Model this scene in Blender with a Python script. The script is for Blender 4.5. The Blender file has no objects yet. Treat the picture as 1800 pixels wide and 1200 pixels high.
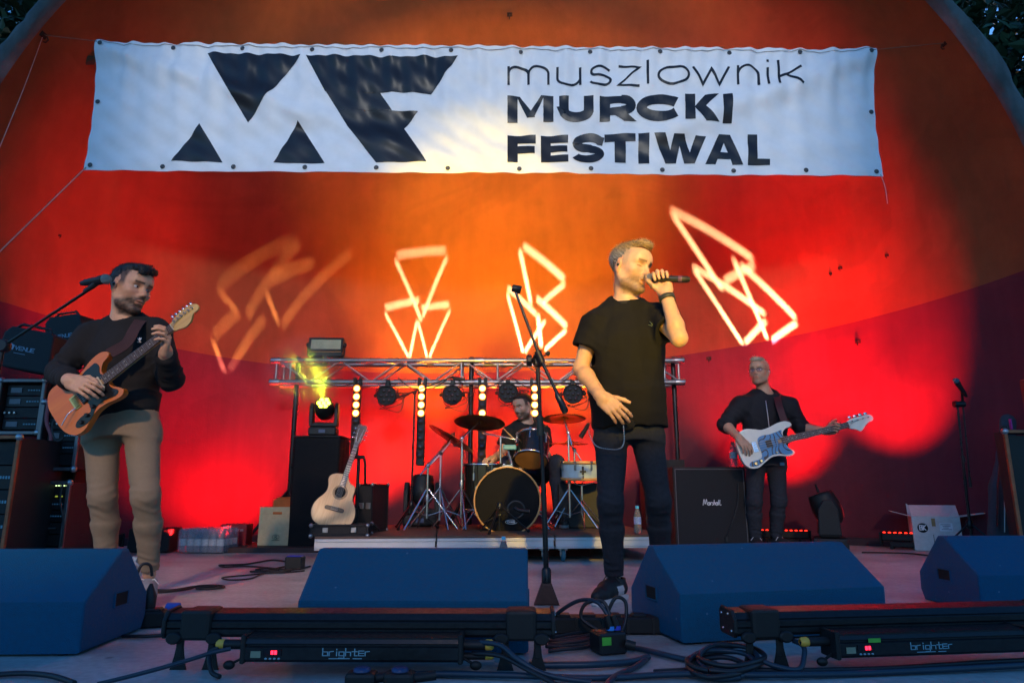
import bpy, bmesh, math, random
import numpy as np
from mathutils import Vector, Matrix, Euler
R = math.radians
PI = math.pi
random.seed(7)
SC = bpy.context.scene
COL = SC.collection

# ------------------------------------------------------------------ camera
FPX, CAMH, PITCH = 1200.0, 0.545, R(12.2)
CP, SP = math.cos(PITCH), math.sin(PITCH)
cam_d = bpy.data.cameras.new('camera')
cam_d.sensor_width = 36.0
cam_d.lens = 24.0
cam_d.clip_start = 0.05
cam_d.clip_end = 500.0
cam = bpy.data.objects.new('camera', cam_d)
COL.objects.link(cam)
cam.location = (0, 0, CAMH)
cam.rotation_euler = (PI / 2 + PITCH, 0, 0)
SC.camera = cam

# ------------------------------------------------------------------ sky (dusk) and exposure
world = bpy.data.worlds.new('World')
SC.world = world
world.use_nodes = True
wn = world.node_tree
wbg = wn.nodes['Background']
sky = wn.nodes.new('ShaderNodeTexSky')
sky.sky_type = 'NISHITA'
sky.sun_disc = False
sky.sun_elevation = R(2.8)
sky.sun_rotation = R(20)
sky.air_density = 1.0
sky.dust_density = 0.4
sky.ozone_density = 4.5
wn.links.new(sky.outputs[0], wbg.inputs[0])
wbg.inputs[1].default_value = 0.135
SC.view_settings.view_transform = 'Standard'
SC.view_settings.look = 'None'
SC.view_settings.exposure = 2.5
SC.view_settings.gamma = 1.0
SC.render.engine = 'CYCLES'
SC.cycles.use_denoising = True
SC.cycles.max_bounces = 5
SC.cycles.diffuse_bounces = 3
SC.cycles.glossy_bounces = 3
SC.cycles.transmission_bounces = 5
SC.cycles.volume_bounces = 0
SC.cycles.transparent_max_bounces = 8
SC.cycles.sample_clamp_indirect = 4.0
SC.cycles.caustics_reflective = False
SC.cycles.caustics_refractive = False

# ------------------------------------------------------------------ geometry of the view, used to place things at their real spots
def ray(px, py):
    u = (px - 900.0) / FPX
    v = (600.0 - py) / FPX
    return Vector((u, CP - SP * v, SP + CP * v))
def at(px, py, y):
    r = ray(px, py)
    t = y / r.y
    return Vector((r.x * t, y, CAMH + r.z * t))
def floor_at(px, py, z=0.0):
    r = ray(px, py)
    t = (z - CAMH) / r.z
    return Vector((r.x * t, r.y * t, z))

# ------------------------------------------------------------------ node materials
def new_mat(name):
    m = bpy.data.materials.new(name)
    m.use_nodes = True
    return m, m.node_tree, m.node_tree.nodes['Principled BSDF']
def node(nt, typ, **kw):
    n = nt.nodes.new(typ)
    for k, v in kw.items():
        setattr(n, k, v)
    return n
def mat(name, col, rough=0.6, metal=0.0, var=0.12, scale=18.0, bump=0.0, bscale=90.0, spec=0.5, coat=0.0, sheen=0.0, trans=0.0, ior=1.45, rvar=0.0, stretch=None, alpha=1.0):
    m, nt, p = new_mat(name)
    L = nt.links
    tc = node(nt, 'ShaderNodeTexCoord')
    src = tc.outputs['Object']
    if stretch:
        mp = node(nt, 'ShaderNodeMapping')
        mp.inputs['Scale'].default_value = stretch
        L.new(src, mp.inputs[0])
        src = mp.outputs[0]
    nz = node(nt, 'ShaderNodeTexNoise')
    nz.inputs['Scale'].default_value = scale
    nz.inputs['Detail'].default_value = 5
    nz.inputs['Roughness'].default_value = 0.6
    L.new(src, nz.inputs['Vector'])
    rp = node(nt, 'ShaderNodeMapRange')
    rp.inputs['From Min'].default_value = 0.3
    rp.inputs['From Max'].default_value = 0.7
    rp.inputs['To Min'].default_value = 1 - var
    rp.inputs['To Max'].default_value = 1 + var
    L.new(nz.outputs[0], rp.inputs[0])
    mx = node(nt, 'ShaderNodeVectorMath', operation='SCALE')
    mx.inputs[0].default_value = col[:3]
    L.new(rp.outputs[0], mx.inputs['Scale'])
    L.new(mx.outputs[0], p.inputs['Base Color'])
    p.inputs['Roughness'].default_value = rough
    if rvar:
        r2 = node(nt, 'ShaderNodeMapRange')
        r2.inputs['From Min'].default_value = 0.3
        r2.inputs['From Max'].default_value = 0.7
        r2.inputs['To Min'].default_value = max(0.02, rough - rvar)
        r2.inputs['To Max'].default_value = min(1, rough + rvar)
        L.new(nz.outputs[0], r2.inputs[0])
        L.new(r2.outputs[0], p.inputs['Roughness'])
    p.inputs['Metallic'].default_value = metal
    p.inputs['Specular IOR Level'].default_value = spec
    p.inputs['Coat Weight'].default_value = coat
    p.inputs['Sheen Weight'].default_value = sheen
    p.inputs['Transmission Weight'].default_value = trans
    p.inputs['IOR'].default_value = ior
    p.inputs['Alpha'].default_value = alpha
    if bump:
        n2 = node(nt, 'ShaderNodeTexNoise')
        n2.inputs['Scale'].default_value = bscale
        n2.inputs['Detail'].default_value = 4
        L.new(src, n2.inputs['Vector'])
        b = node(nt, 'ShaderNodeBump')
        b.inputs['Strength'].default_value = bump
        b.inputs['Distance'].default_value = 0.01
        L.new(n2.outputs[0], b.inputs['Height'])
        L.new(b.outputs[0], p.inputs['Normal'])
    return m
def emit(name, col, strength, base=(0.02, 0.02, 0.02)):
    m, nt, p = new_mat(name)
    p.inputs['Base Color'].default_value = (*base, 1)
    p.inputs['Emission Color'].default_value = (*col, 1)
    p.inputs['Emission Strength'].default_value = strength
    nz = node(nt, 'ShaderNodeTexNoise')
    nz.inputs['Scale'].default_value = 60
    mr = node(nt, 'ShaderNodeMapRange')
    mr.inputs['To Min'].default_value = 0.35
    mr.inputs['To Max'].default_value = 0.6
    nt.links.new(nz.outputs[0], mr.inputs[0])
    nt.links.new(mr.outputs[0], p.inputs['Roughness'])
    return m

# ------------------------------------------------------------------ mesh building
_boxcache = {}
def rot3(rx=0, ry=0, rz=0):
    return Euler((rx, ry, rz)).to_matrix()
def frame(origin, xaxis, zhint):
    """4x4 with local x along xaxis and z as near zhint as possible."""
    x = Vector(xaxis).normalized()
    z = Vector(zhint)
    z = (z - x * z.dot(x)).normalized()
    y = z.cross(x)
    m = Matrix((x, y, z)).transposed().to_4x4()
    m.translation = Vector(origin)
    return m
class MB:
    def __init__(s):
        s.v, s.f, s.s = [], [], []
    def add(s, vs, fs, smooth=False, M=None):
        o = len(s.v)
        if M is not None:
            vs = [M @ Vector(p) for p in vs]
        s.v.extend([tuple(p) for p in vs])
        for f in fs:
            s.f.append([i + o for i in f])
            s.s.append(smooth)
        return s
    def box(s, c, size, rot=None, bevel=0.0, seg=1, M=None):
        key = (tuple(round(q, 5) for q in size), round(bevel, 5), seg)
        if key not in _boxcache:
            bm = bmesh.new()
            bmesh.ops.create_cube(bm, size=1.0)
            for q in bm.verts:
                q.co = Vector((q.co.x * size[0], q.co.y * size[1], q.co.z * size[2]))
            if bevel > 0:
                bmesh.ops.bevel(bm, geom=list(bm.edges), offset=bevel, segments=seg, affect='EDGES', profile=0.5)
            bm.verts.index_update()
            _boxcache[key] = ([q.co.copy() for q in bm.verts], [[q.index for q in f.verts] for f in bm.faces])
            bm.free()
        vs, fs = _boxcache[key]
        T = Matrix.Translation(Vector(c))
        if rot is not None:
            T = T @ rot.to_4x4()
        if M is not None:
            T = M @ T
        return s.add(vs, fs, False, T)
    def tube(s, pts, r, n=8, caps=True, M=None, smooth=True, flat=1.0):
        pts = [Vector(p) for p in pts]
        m = len(pts)
        rs = [r] * m if not isinstance(r, (list, tuple)) else list(r)
        t0 = (pts[1] - pts[0]).normalized()
        up = Vector((0, 0, 1)) if abs(t0.z) < 0.9 else Vector((1, 0, 0))
        nx = t0.cross(up).normalized()
        vs = []
        for i in range(m):
            if i == 0: t = pts[1] - pts[0]
            elif i == m - 1: t = pts[-1] - pts[-2]
            else: t = (pts[i + 1] - pts[i]).normalized() + (pts[i] - pts[i - 1]).normalized()
            if t.length < 1e-9: t = t0
            t = t.normalized()
            nx = (nx - t * nx.dot(t))
            if nx.length < 1e-6: nx = t.orthogonal()
            nx.normalize()
            ny = t.cross(nx)
            for k in range(n):
                a = 2 * PI * k / n
                vs.append(pts[i] + nx * (rs[i] * math.cos(a)) + ny * (rs[i] * flat * math.sin(a)))
        fs = []
        for i in range(m - 1):
            for k in range(n):
                k2 = (k + 1) % n
                fs.append([i * n + k, i * n + k2, (i + 1) * n + k2, (i + 1) * n + k])
        s.add(vs, fs, smooth, M)
        if caps:
            s.add(vs[:n], [list(range(n))[::-1]], False, M)
            s.add(vs[-n:], [list(range(n))], False, M)
        return s
    def lathe(s, prof, n=20, M=None, smooth=True, a0=0.0, a1=2 * PI):
        """profile of (radius, z) revolved about z; a None entry starts a new smoothing run."""
        runs, cur = [], []
        for p in prof:
            if p is None:
                runs.append(cur); cur = [cur[-1]]
            else:
                cur.append(p)
        runs.append(cur)
        full = abs(a1 - a0 - 2 * PI) < 1e-6
        nn = n if full else n + 1
        for run in runs:
            vs = []
            for (r_, z) in run:
                for k in range(nn):
                    a = a0 + (a1 - a0) * k / n
                    vs.append((r_ * math.cos(a), r_ * math.sin(a), z))
            fs = []
            for i in range(len(run) - 1):
                for k in range(n):
                    k2 = (k + 1) % nn
                    fs.append([i * nn + k, i * nn + k2, (i + 1) * nn + k2, (i + 1) * nn + k])
            s.add(vs, fs, smooth, M)
        return s
    def disc(s, r_, n=24, M=None, z=0.0):
        return s.add([(r_ * math.cos(2 * PI * k / n), r_ * math.sin(2 * PI * k / n), z) for k in range(n)], [list(range(n))], False, M)
    def prism(s, poly, t, M=None, bevel=0.0, seg=2, z0=0.0):
        bm = bmesh.new()
        b = [bm.verts.new((p[0], p[1], z0)) for p in poly]
        u = [bm.verts.new((p[0], p[1], z0 + t)) for p in poly]
        n = len(poly)
        area = sum(poly[i][0] * poly[(i + 1) % n][1] - poly[(i + 1) % n][0] * poly[i][1] for i in range(n))
        if area < 0:
            b.reverse(); u.reverse()
        bm.faces.new(b[::-1]); bm.faces.new(u)
        for i in range(n):
            bm.faces.new((b[i], b[(i + 1) % n], u[(i + 1) % n], u[i]))
        if bevel > 0:
            ed = [e for e in bm.edges if abs(e.verts[0].co.z - e.verts[1].co.z) < 1e-7]
            bmesh.ops.bevel(bm, geom=ed, offset=bevel, segments=seg, affect='EDGES', profile=0.5, clamp_overlap=True)
        bmesh.ops.triangulate(bm, faces=[f for f in bm.faces if len(f.verts) > 4])
        bm.verts.index_update()
        s.add([q.co.copy() for q in bm.verts], [[q.index for q in f.verts] for f in bm.faces], False, M)
        bm.free()
        return s
    def ball(s, c, r_, n=12, m=8, M=None):
        rr = r_ if isinstance(r_, (tuple, list)) else (r_, r_, r_)
        vs, fs = [], []
        for i in range(m + 1):
            th = PI * i / m
            for k in range(n):
                a = 2 * PI * k / n
                vs.append((c[0] + rr[0] * math.sin(th) * math.cos(a), c[1] + rr[1] * math.sin(th) * math.sin(a), c[2] + rr[2] * math.cos(th)))
        for i in range(m):
            for k in range(n):
                k2 = (k + 1) % n
                fs.append([i * n + k, (i + 1) * n + k, (i + 1) * n + k2, i * n + k2])
        return s.add(vs, fs, True, M)
    def build(s, name, material, parent=None, label=None, cat=None, group=None, kind=None):
        me = bpy.data.meshes.new(name)
        me.from_pydata(s.v, [], s.f)
        me.polygons.foreach_set('use_smooth', s.s)
        me.update()
        return link_mesh(name, me, material, parent, label, cat, group, kind)
def link_mesh(name, me, material, parent=None, label=None, cat=None, group=None, kind=None):
    me.materials.append(material)
    o = bpy.data.objects.new(name, me)
    COL.objects.link(o)
    if parent is not None:
        o.parent = parent
        o.matrix_parent_inverse = Matrix.Translation(-Vector(parent.location)) if parent.get('_w') else Matrix()
    return tag(o, label, cat, group, kind)
def tag(o, label=None, cat=None, group=None, kind=None):
    if label: o['label'] = label
    if cat: o['category'] = cat
    if group: o['group'] = group
    if kind: o['kind'] = kind
    return o
def thing(name, label, cat, loc=(0, 0, 0), group=None, world_parts=True):
    """Empty at a thing's base. world_parts: its parts are modelled in world coordinates; else in the thing's own frame."""
    o = bpy.data.objects.new(name, None)
    COL.objects.link(o)
    o.location = loc
    o.empty_display_size = 0.1
    if world_parts: o['_w'] = 1
    return tag(o, label, cat, group)
def copy_tree(o, parent=None):
    c = o.copy()
    COL.objects.link(c)
    c.parent = parent
    if parent is not None:
        c.matrix_parent_inverse = o.matrix_parent_inverse.copy()
    for ch in list(o.children):
        copy_tree(ch, c)
    return c
def spline(pts, n=8, closed=False):
    """Catmull-Rom through points (tuples of any dimension)."""
    P = [np.array(p, float) for p in pts]
    m = len(P)
    out = []
    rng = range(m) if closed else range(m - 1)
    for i in rng:
        if closed:
            a, b, c, d = P[(i - 1) % m], P[i], P[(i + 1) % m], P[(i + 2) % m]
        else:
            a, b, c, d = P[max(i - 1, 0)], P[i], P[i + 1], P[min(i + 2, m - 1)]
        for k in range(n):
            t = k / n
            out.append(tuple(0.5 * ((2 * b) + (-a + c) * t + (2 * a - 5 * b + 4 * c - d) * t * t + (-a + 3 * b - 3 * c + d) * t ** 3)))
    if not closed:
        out.append(tuple(P[-1]))
    return out
def light(name, typ, loc, target, energy, col, parent=None, **kw):
    d = bpy.data.lights.new(name, typ)
    d.energy = energy
    d.color = col
    for k, v in kw.items():
        setattr(d, k, v)
    o = bpy.data.objects.new(name, d)
    COL.objects.link(o)
    o.location = loc
    dirv = Vector(target) - Vector(loc)
    o.rotation_euler = dirv.to_track_quat('-Z', 'Y').to_euler()
    return o
# ================================================================== the stage shell
SHX, SHY, SHR, SHD, SHZ = -0.15, 5.4, 4.74, 2.6, 2.2
def shell_f(p):
    dz = max(p[2] - SHZ, 0.0)
    return ((p[0] - SHX) / SHR) ** 2 + ((p[1] - SHY) / SHD) ** 2 + (dz / SHR) ** 2 - 1
def hit_shell(px, py):
    r = ray(px, py)
    lo, hi = SHY / r.y, 14.0
    o = Vector((0, 0, CAMH))
    for _ in range(50):
        mid = 0.5 * (lo + hi)
        if shell_f(o + r * mid) > 0: hi = mid
        else: lo = mid
    return o + r * lo
def shell_pt(th, z):
    s = math.sqrt(max(0.0, 1 - (max(z - SHZ, 0) / SHR) ** 2))
    return Vector((SHX + SHR * s * math.cos(th), SHY + SHD * s * math.sin(th), z))
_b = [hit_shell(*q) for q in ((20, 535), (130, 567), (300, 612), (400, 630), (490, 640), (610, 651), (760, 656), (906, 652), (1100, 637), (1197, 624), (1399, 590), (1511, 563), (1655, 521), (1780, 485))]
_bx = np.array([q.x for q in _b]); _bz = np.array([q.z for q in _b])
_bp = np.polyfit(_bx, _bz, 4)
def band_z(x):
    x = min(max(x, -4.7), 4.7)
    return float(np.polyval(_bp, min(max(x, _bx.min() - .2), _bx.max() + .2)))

def plaster(name, col, var, streak):
    m, nt, p = new_mat(name)
    L = nt.links
    tc = node(nt, 'ShaderNodeTexCoord')
    n1 = node(nt, 'ShaderNodeTexNoise'); n1.inputs['Scale'].default_value = 1.3; n1.inputs['Detail'].default_value = 8; n1.inputs['Roughness'].default_value = 0.62
    L.new(tc.outputs['Object'], n1.inputs['Vector'])
    mp = node(nt, 'ShaderNodeMapping'); mp.inputs['Scale'].default_value = (9, 9, 0.9)
    L.new(tc.outputs['Object'], mp.inputs[0])
    n2 = node(nt, 'ShaderNodeTexNoise'); n2.inputs['Scale'].default_value = 1.0; n2.inputs['Detail'].default_value = 6
    L.new(mp.outputs[0], n2.inputs['Vector'])
    a = node(nt, 'ShaderNodeMapRange'); a.inputs['From Min'].default_value = .3; a.inputs['From Max'].default_value = .7; a.inputs['To Min'].default_value = 1 - var; a.inputs['To Max'].default_value = 1 + var
    L.new(n1.outputs[0], a.inputs[0])
    b = node(nt, 'ShaderNodeMapRange'); b.inputs['From Min'].default_value = .3; b.inputs['From Max'].default_value = .75; b.inputs['To Min'].default_value = 1 + streak; b.inputs['To Max'].default_value = 1 - streak
    L.new(n2.outputs[0], b.inputs[0])
    mu = node(nt, 'ShaderNodeMath', operation='MULTIPLY')
    L.new(a.outputs[0], mu.inputs[0]); L.new(b.outputs[0], mu.inputs[1])
    n5 = node(nt, 'ShaderNodeTexNoise'); n5.inputs['Scale'].default_value = .55; n5.inputs['Detail'].default_value = 5; n5.inputs['Distortion'].default_value = 1.4
    L.new(tc.outputs['Object'], n5.inputs['Vector'])
    pr = node(nt, 'ShaderNodeMapRange'); pr.inputs['From Min'].default_value = .49; pr.inputs['From Max'].default_value = .53; pr.inputs['To Min'].default_value = 1.05; pr.inputs['To Max'].default_value = .93
    L.new(n5.outputs[0], pr.inputs[0])
    m5 = node(nt, 'ShaderNodeMath', operation='MULTIPLY'); L.new(mu.outputs[0], m5.inputs[0]); L.new(pr.outputs[0], m5.inputs[1]); mu = m5
    sc = node(nt, 'ShaderNodeVectorMath', operation='SCALE'); sc.inputs[0].default_value = col
    L.new(mu.outputs[0], sc.inputs['Scale'])
    L.new(sc.outputs[0], p.inputs['Base Color'])
    p.inputs['Roughness'].default_value = 0.75
    p.inputs['Specular IOR Level'].default_value = 0.25
    n3 = node(nt, 'ShaderNodeTexNoise'); n3.inputs['Scale'].default_value = 55; n3.inputs['Detail'].default_value = 6
    n4 = node(nt, 'ShaderNodeTexNoise'); n4.inputs['Scale'].default_value = 3.5; n4.inputs['Detail'].default_value = 3
    L.new(tc.outputs['Object'], n3.inputs['Vector']); L.new(tc.outputs['Object'], n4.inputs['Vector'])
    ad = node(nt, 'ShaderNodeMath', operation='MULTIPLY_ADD'); ad.inputs[1].default_value = 6.0
    L.new(n4.outputs[0], ad.inputs[0]); L.new(n3.outputs[0], ad.inputs[2])
    bp = node(nt, 'ShaderNodeBump'); bp.inputs['Strength'].default_value = 0.35; bp.inputs['Distance'].default_value = 0.006
    L.new(ad.outputs[0], bp.inputs['Height']); L.new(bp.outputs[0], p.inputs['Normal'])
    return m
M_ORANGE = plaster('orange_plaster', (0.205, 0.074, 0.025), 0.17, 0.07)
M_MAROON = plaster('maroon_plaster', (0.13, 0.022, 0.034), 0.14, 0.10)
M_RIM = plaster('weathered_white_plaster', (0.13, 0.13, 0.125), 0.45, 0.3)

shell = thing('stage_shell', 'curved concert shell wall painted orange above and maroon below', 'stage shell', (SHX, SHY + SHD, 0))
NT = 120
def shell_sheet(zfun, nv):
    vs, fs = [], []
    for i in range(NT + 1):
        th = PI * i / NT
        for j in range(nv + 1):
            vs.append(zfun(th, j / nv))
    for i in range(NT):
        for j in range(nv):
            a = i * (nv + 1) + j
            fs.append([a, a + 1, a + nv + 2, a + nv + 1])
    return MB().add(vs, fs, True)
def th_band(th):
    return band_z(SHX + SHR * math.cos(th))
def low(th, v):
    return shell_pt(th, th_band(th) * v)
ZT = SHZ + SHR
def up(th, v):
    zb = th_band(th)
    # equal arc-length-ish rows to the crown
    a0 = math.asin(min(max((zb - SHZ) / SHR, 0), 1)) if zb > SHZ else 0
    if zb < SHZ and v < 0.08:
        return shell_pt(th, zb + (SHZ - zb) * v / 0.08)
    w = (v - 0.08) / 0.92 if zb < SHZ else v
    return shell_pt(th, SHZ + SHR * math.sin(a0 + (PI / 2 - a0) * w))
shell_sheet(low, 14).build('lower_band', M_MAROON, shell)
def up_grid():
    vs, fs = [], []
    nv = 50
    for i in range(NT + 1):
        th = PI * i / NT
        for j in range(nv + 1):
            vs.append(up(th, j / nv))
    for i in range(NT):
        for j in range(nv):
            a = i * (nv + 1) + j
            fs.append([a, a + 1, a + nv + 2, a + nv + 1])
    return MB().add(vs, fs, True)
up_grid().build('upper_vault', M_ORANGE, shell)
# plaster rim of the arch, chipped
def rim():
    rng = random.Random(3)
    ph = [rng.uniform(0, 6.28) for _ in range(12)]
    vs, fs = [], []
    n = 260
    prof = [(-0.02, -0.005), (0.0, -0.09), (0.05, -0.12), (0.11, -0.09), (0.14, 0.0), (0.14, 0.35)]
    m = len(prof)
    for i in range(n + 1):
        s = i / n
        L = PI * SHR + 2 * SHZ
        d = s * L
        if d < SHZ: c = Vector((SHX + SHR, SHY, d)); o = Vector((1, 0, 0))
        elif d > L - SHZ: c = Vector((SHX - SHR, SHY, L - d)); o = Vector((-1, 0, 0))
        else:
            a = (d - SHZ) / SHR
            o = Vector((math.cos(a), 0, math.sin(a))); c = Vector((SHX, SHY, SHZ)) + o * SHR
        for j, (rr, yy) in enumerate(prof):
            nz = sum(math.sin(d * (2.3 + 2.9 * k) + ph[k] + j * (1.1 + k)) / (1.5 + k) for k in range(8))
            ch = -0.035 if (math.sin(d * 5.1 + ph[9]) + math.sin(d * 13.7 + j)) > 1.35 else 0.0
            k = 1.0 if 0 < j < m - 1 else 0.0
            vs.append(c + o * (rr + k * (0.014 * nz + ch)) + Vector((0, yy + k * 0.014 * math.cos(nz * 3), 0)))
    for i in range(n):
        for j in range(m - 1):
            a = i * m + j
            fs.append([a, a + m, a + m + 1, a + 1])
    return MB().add(vs, fs, True)
rim().build('arch_rim', M_RIM, shell, label='chipped whitish plaster rim of the arch')

# ------------------------------------------------------------------ stage floor, ground
def floor_mat():
    m, nt, p = new_mat('stage_concrete')
    L = nt.links
    tc = node(nt, 'ShaderNodeTexCoord')
    n1 = node(nt, 'ShaderNodeTexNoise'); n1.inputs['Scale'].default_value = 0.9; n1.inputs['Detail'].default_value = 9; n1.inputs['Roughness'].default_value = .65
    n2 = node(nt, 'ShaderNodeTexNoise'); n2.inputs['Scale'].default_value = 38; n2.inputs['Detail'].default_value = 5
    mp = node(nt, 'ShaderNodeMapping'); mp.inputs['Scale'].default_value = (1.0, 2.2, 1); mp.inputs['Rotation'].default_value = (0, 0, 0.5)
    n3 = node(nt, 'ShaderNodeTexNoise'); n3.inputs['Scale'].default_value = 2.0; n3.inputs['Detail'].default_value = 6
    for n_ in (n1, n2): L.new(tc.outputs['Object'], n_.inputs['Vector'])
    L.new(tc.outputs['Object'], mp.inputs[0]); L.new(mp.outputs[0], n3.inputs['Vector'])
    cr = node(nt, 'ShaderNodeValToRGB')
    cr.color_ramp.elements[0].position = .36; cr.color_ramp.elements[0].color = (.22, .212, .205, 1)
    cr.color_ramp.elements[1].position = .62; cr.color_ramp.elements[1].color = (.50, .49, .47, 1)
    mx = node(nt, 'ShaderNodeMath', operation='MULTIPLY_ADD'); mx.inputs[1].default_value = .5
    L.new(n3.outputs[0], mx.inputs[0])
    m2 = node(nt, 'ShaderNodeMath', operation='MULTIPLY'); m2.inputs[1].default_value = .5
    L.new(n1.outputs[0], m2.inputs[0]); L.new(m2.outputs[0], mx.inputs[2])
    L.new(mx.outputs[0], cr.inputs[0])
    m3 = node(nt, 'ShaderNodeMapRange'); m3.inputs['From Min'].default_value = .35; m3.inputs['From Max'].default_value = .65; m3.inputs['To Min'].default_value = .86; m3.inputs['To Max'].default_value = 1.1
    L.new(n2.outputs[0], m3.inputs[0])
    sc = node(nt, 'ShaderNodeVectorMath', operation='SCALE')
    L.new(cr.outputs[0], sc.inputs[0]); L.new(m3.outputs[0], sc.inputs['Scale'])
    # darker spots: gum, scuffs
    v = node(nt, 'ShaderNodeTexVoronoi'); v.inputs['Scale'].default_value = 3.2
    L.new(tc.outputs['Object'], v.inputs['Vector'])
    vr = node(nt, 'ShaderNodeMapRange'); vr.inputs['From Min'].default_value = .03; vr.inputs['From Max'].default_value = .06; vr.inputs['To Min'].default_value = .45; vr.inputs['To Max'].default_value = 1
    L.new(v.outputs['Distance'], vr.inputs[0])
    s2 = node(nt, 'ShaderNodeVectorMath', operation='SCALE')
    L.new(sc.outputs[0], s2.inputs[0]); L.new(vr.outputs[0], s2.inputs['Scale'])
    L.new(s2.outputs[0], p.inputs['Base Color'])
    rr = node(nt, 'ShaderNodeMapRange'); rr.inputs['From Min'].default_value = .3; rr.inputs['From Max'].default_value = .7; rr.inputs['To Min'].default_value = .38; rr.inputs['To Max'].default_value = .7
    L.new(n3.outputs[0], rr.inputs[0]); L.new(rr.outputs[0], p.inputs['Roughness'])
    b = node(nt, 'ShaderNodeBump'); b.inputs['Strength'].default_value = .25; b.inputs['Distance'].default_value = .004
    L.new(n2.outputs[0], b.inputs['Height']); L.new(b.outputs[0], p.inputs['Normal'])
    return m
M_FLOOR = floor_mat()
MB().box((0, 4.9, -0.6), (22, 8.2, 1.2), bevel=0.02).build('stage_floor', M_FLOOR, kind='structure', label='grey worn concrete stage floor')
MB().add([(-250, -250, -1.21), (250, -250, -1.21), (250, 250, -1.21), (-250, 250, -1.21)], [[0, 1, 2, 3]]).build(
    'ground', mat('park_ground', (0.05, 0.06, 0.035), .9, var=.4, scale=2, bump=.5, bscale=12), kind='structure', label='dark grassy park ground around the stage')
# skirting along the foot of the wall
vs, fs = [], []
for i in range(NT + 1):
    th = PI * i / NT
    q = shell_pt(th, 0)
    n_ = Vector((math.cos(th) / SHR, math.sin(th) / SHD, 0)).normalized()
    for (dd, zz) in ((0.02, 0.075), (-0.035, 0.075), (-0.045, 0.065), (-0.045, 0.0)):
        w = q + n_ * dd; w.z = zz; vs.append(w)
for i in range(NT):
    for j in range(3):
        a = i * 4 + j
        fs.append([a, a + 1, a + 5, a + 4])
MB().add(vs, fs).build('skirting', mat('dark_skirting', (0.05, 0.02, 0.025), .6, bump=.2), shell)

# ------------------------------------------------------------------ trees behind the shell
def leaf_mat(name, col):
    m, nt, p = new_mat(name)
    g = node(nt, 'ShaderNodeNewGeometry')
    r_ = node(nt, 'ShaderNodeMapRange'); r_.inputs['To Min'].default_value = .45; r_.inputs['To Max'].default_value = 1.5
    nt.links.new(g.outputs['Random Per Island'], r_.inputs[0])
    sc = node(nt, 'ShaderNodeVectorMath', operation='SCALE'); sc.inputs[0].default_value = col
    nt.links.new(r_.outputs[0], sc.inputs['Scale']); nt.links.new(sc.outputs[0], p.inputs['Base Color'])
    p.inputs['Roughness'].default_value = .55
    return m
M_LEAF = leaf_mat('dark_leaves', (0.035, 0.075, 0.035))
M_BARK = mat('bark', (0.06, 0.045, 0.035), .9, var=.4, bump=.8, bscale=30)
def tree(label, x, y, h, rad, seed):
    rng = random.Random(seed)
    t = thing('broadleaf_tree', label, 'tree', (x, y, -1.2), group='trees behind the shell')
    tr = MB()
    base = Vector((x, y, -1.2))
    tr.tube([base, base + Vector((.1, 0, h * .3)), base + Vector((-.1, .1, h * .6)), base + Vector((0, 0, h * .92))], [.22, .17, .12, .04], 10)
    tips = []
    for k in range(14):
        a = rng.uniform(0, 6.28); z0 = h * rng.uniform(.3, .8)
        p0 = base + Vector((0, 0, z0)); L = rad * rng.uniform(.6, 1.05)
        p1 = p0 + Vector((math.cos(a) * L * .55, math.sin(a) * L * .55, L * .25)); p2 = p0 + Vector((math.cos(a) * L, math.sin(a) * L, L * rng.uniform(.2, .6)))
        tr.tube([p0, p1, p2], [.06, .04, .012], 6, caps=False)
        tips += [p1, p2, (p1 + p2) / 2]
    tr.build('trunk', M_BARK, t)
    vs, fs = [], []
    for tip in tips + [base + Vector((0, 0, h * q)) for q in (.7, .8, .9, .97)]:
        for c in range(7):
            cc = tip + Vector((rng.gauss(0, rad * .2), rng.gauss(0, rad * .2), rng.gauss(0, rad * .17)))
            for l_ in range(46):
                q = cc + Vector((rng.gauss(0, .2), rng.gauss(0, .2), rng.gauss(0, .16)))
                s_ = rng.uniform(.07, .13)
                m3 = Euler((rng.uniform(-1, 1), rng.uniform(-1, 1), rng.uniform(0, 6.28))).to_matrix()
                o = len(vs)
                for pp in ((-.9, 0, 0), (0, -.5, .12), (1.1, 0, 0), (0, .5, .12)):
                    vs.append(q + m3 @ (Vector(pp) * s_))
                fs.append([o, o + 1, o + 2, o + 3])
    MB().add(vs, fs).build('crown', M_LEAF, t)
    return t
tree('dark leafy tree beyond the arch rim at the upper left', -6.6, 8.6, 9.6, 2.4, 1)
tree('dark leafy tree beyond the arch rim at the upper right', 6.9, 8.4, 9.2, 2.5, 2)
tree('dense dark tree filling the gap behind the upper left rim', -7.6, 10.2, 10.5, 3.0, 8)
tree('dense dark tree filling the gap behind the upper right rim', 7.9, 10.2, 10.0, 3.0, 9)
tree('darker tree crown low behind the right side of the arch', 6.6, 10.4, 7.6, 2.3, 5)
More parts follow.
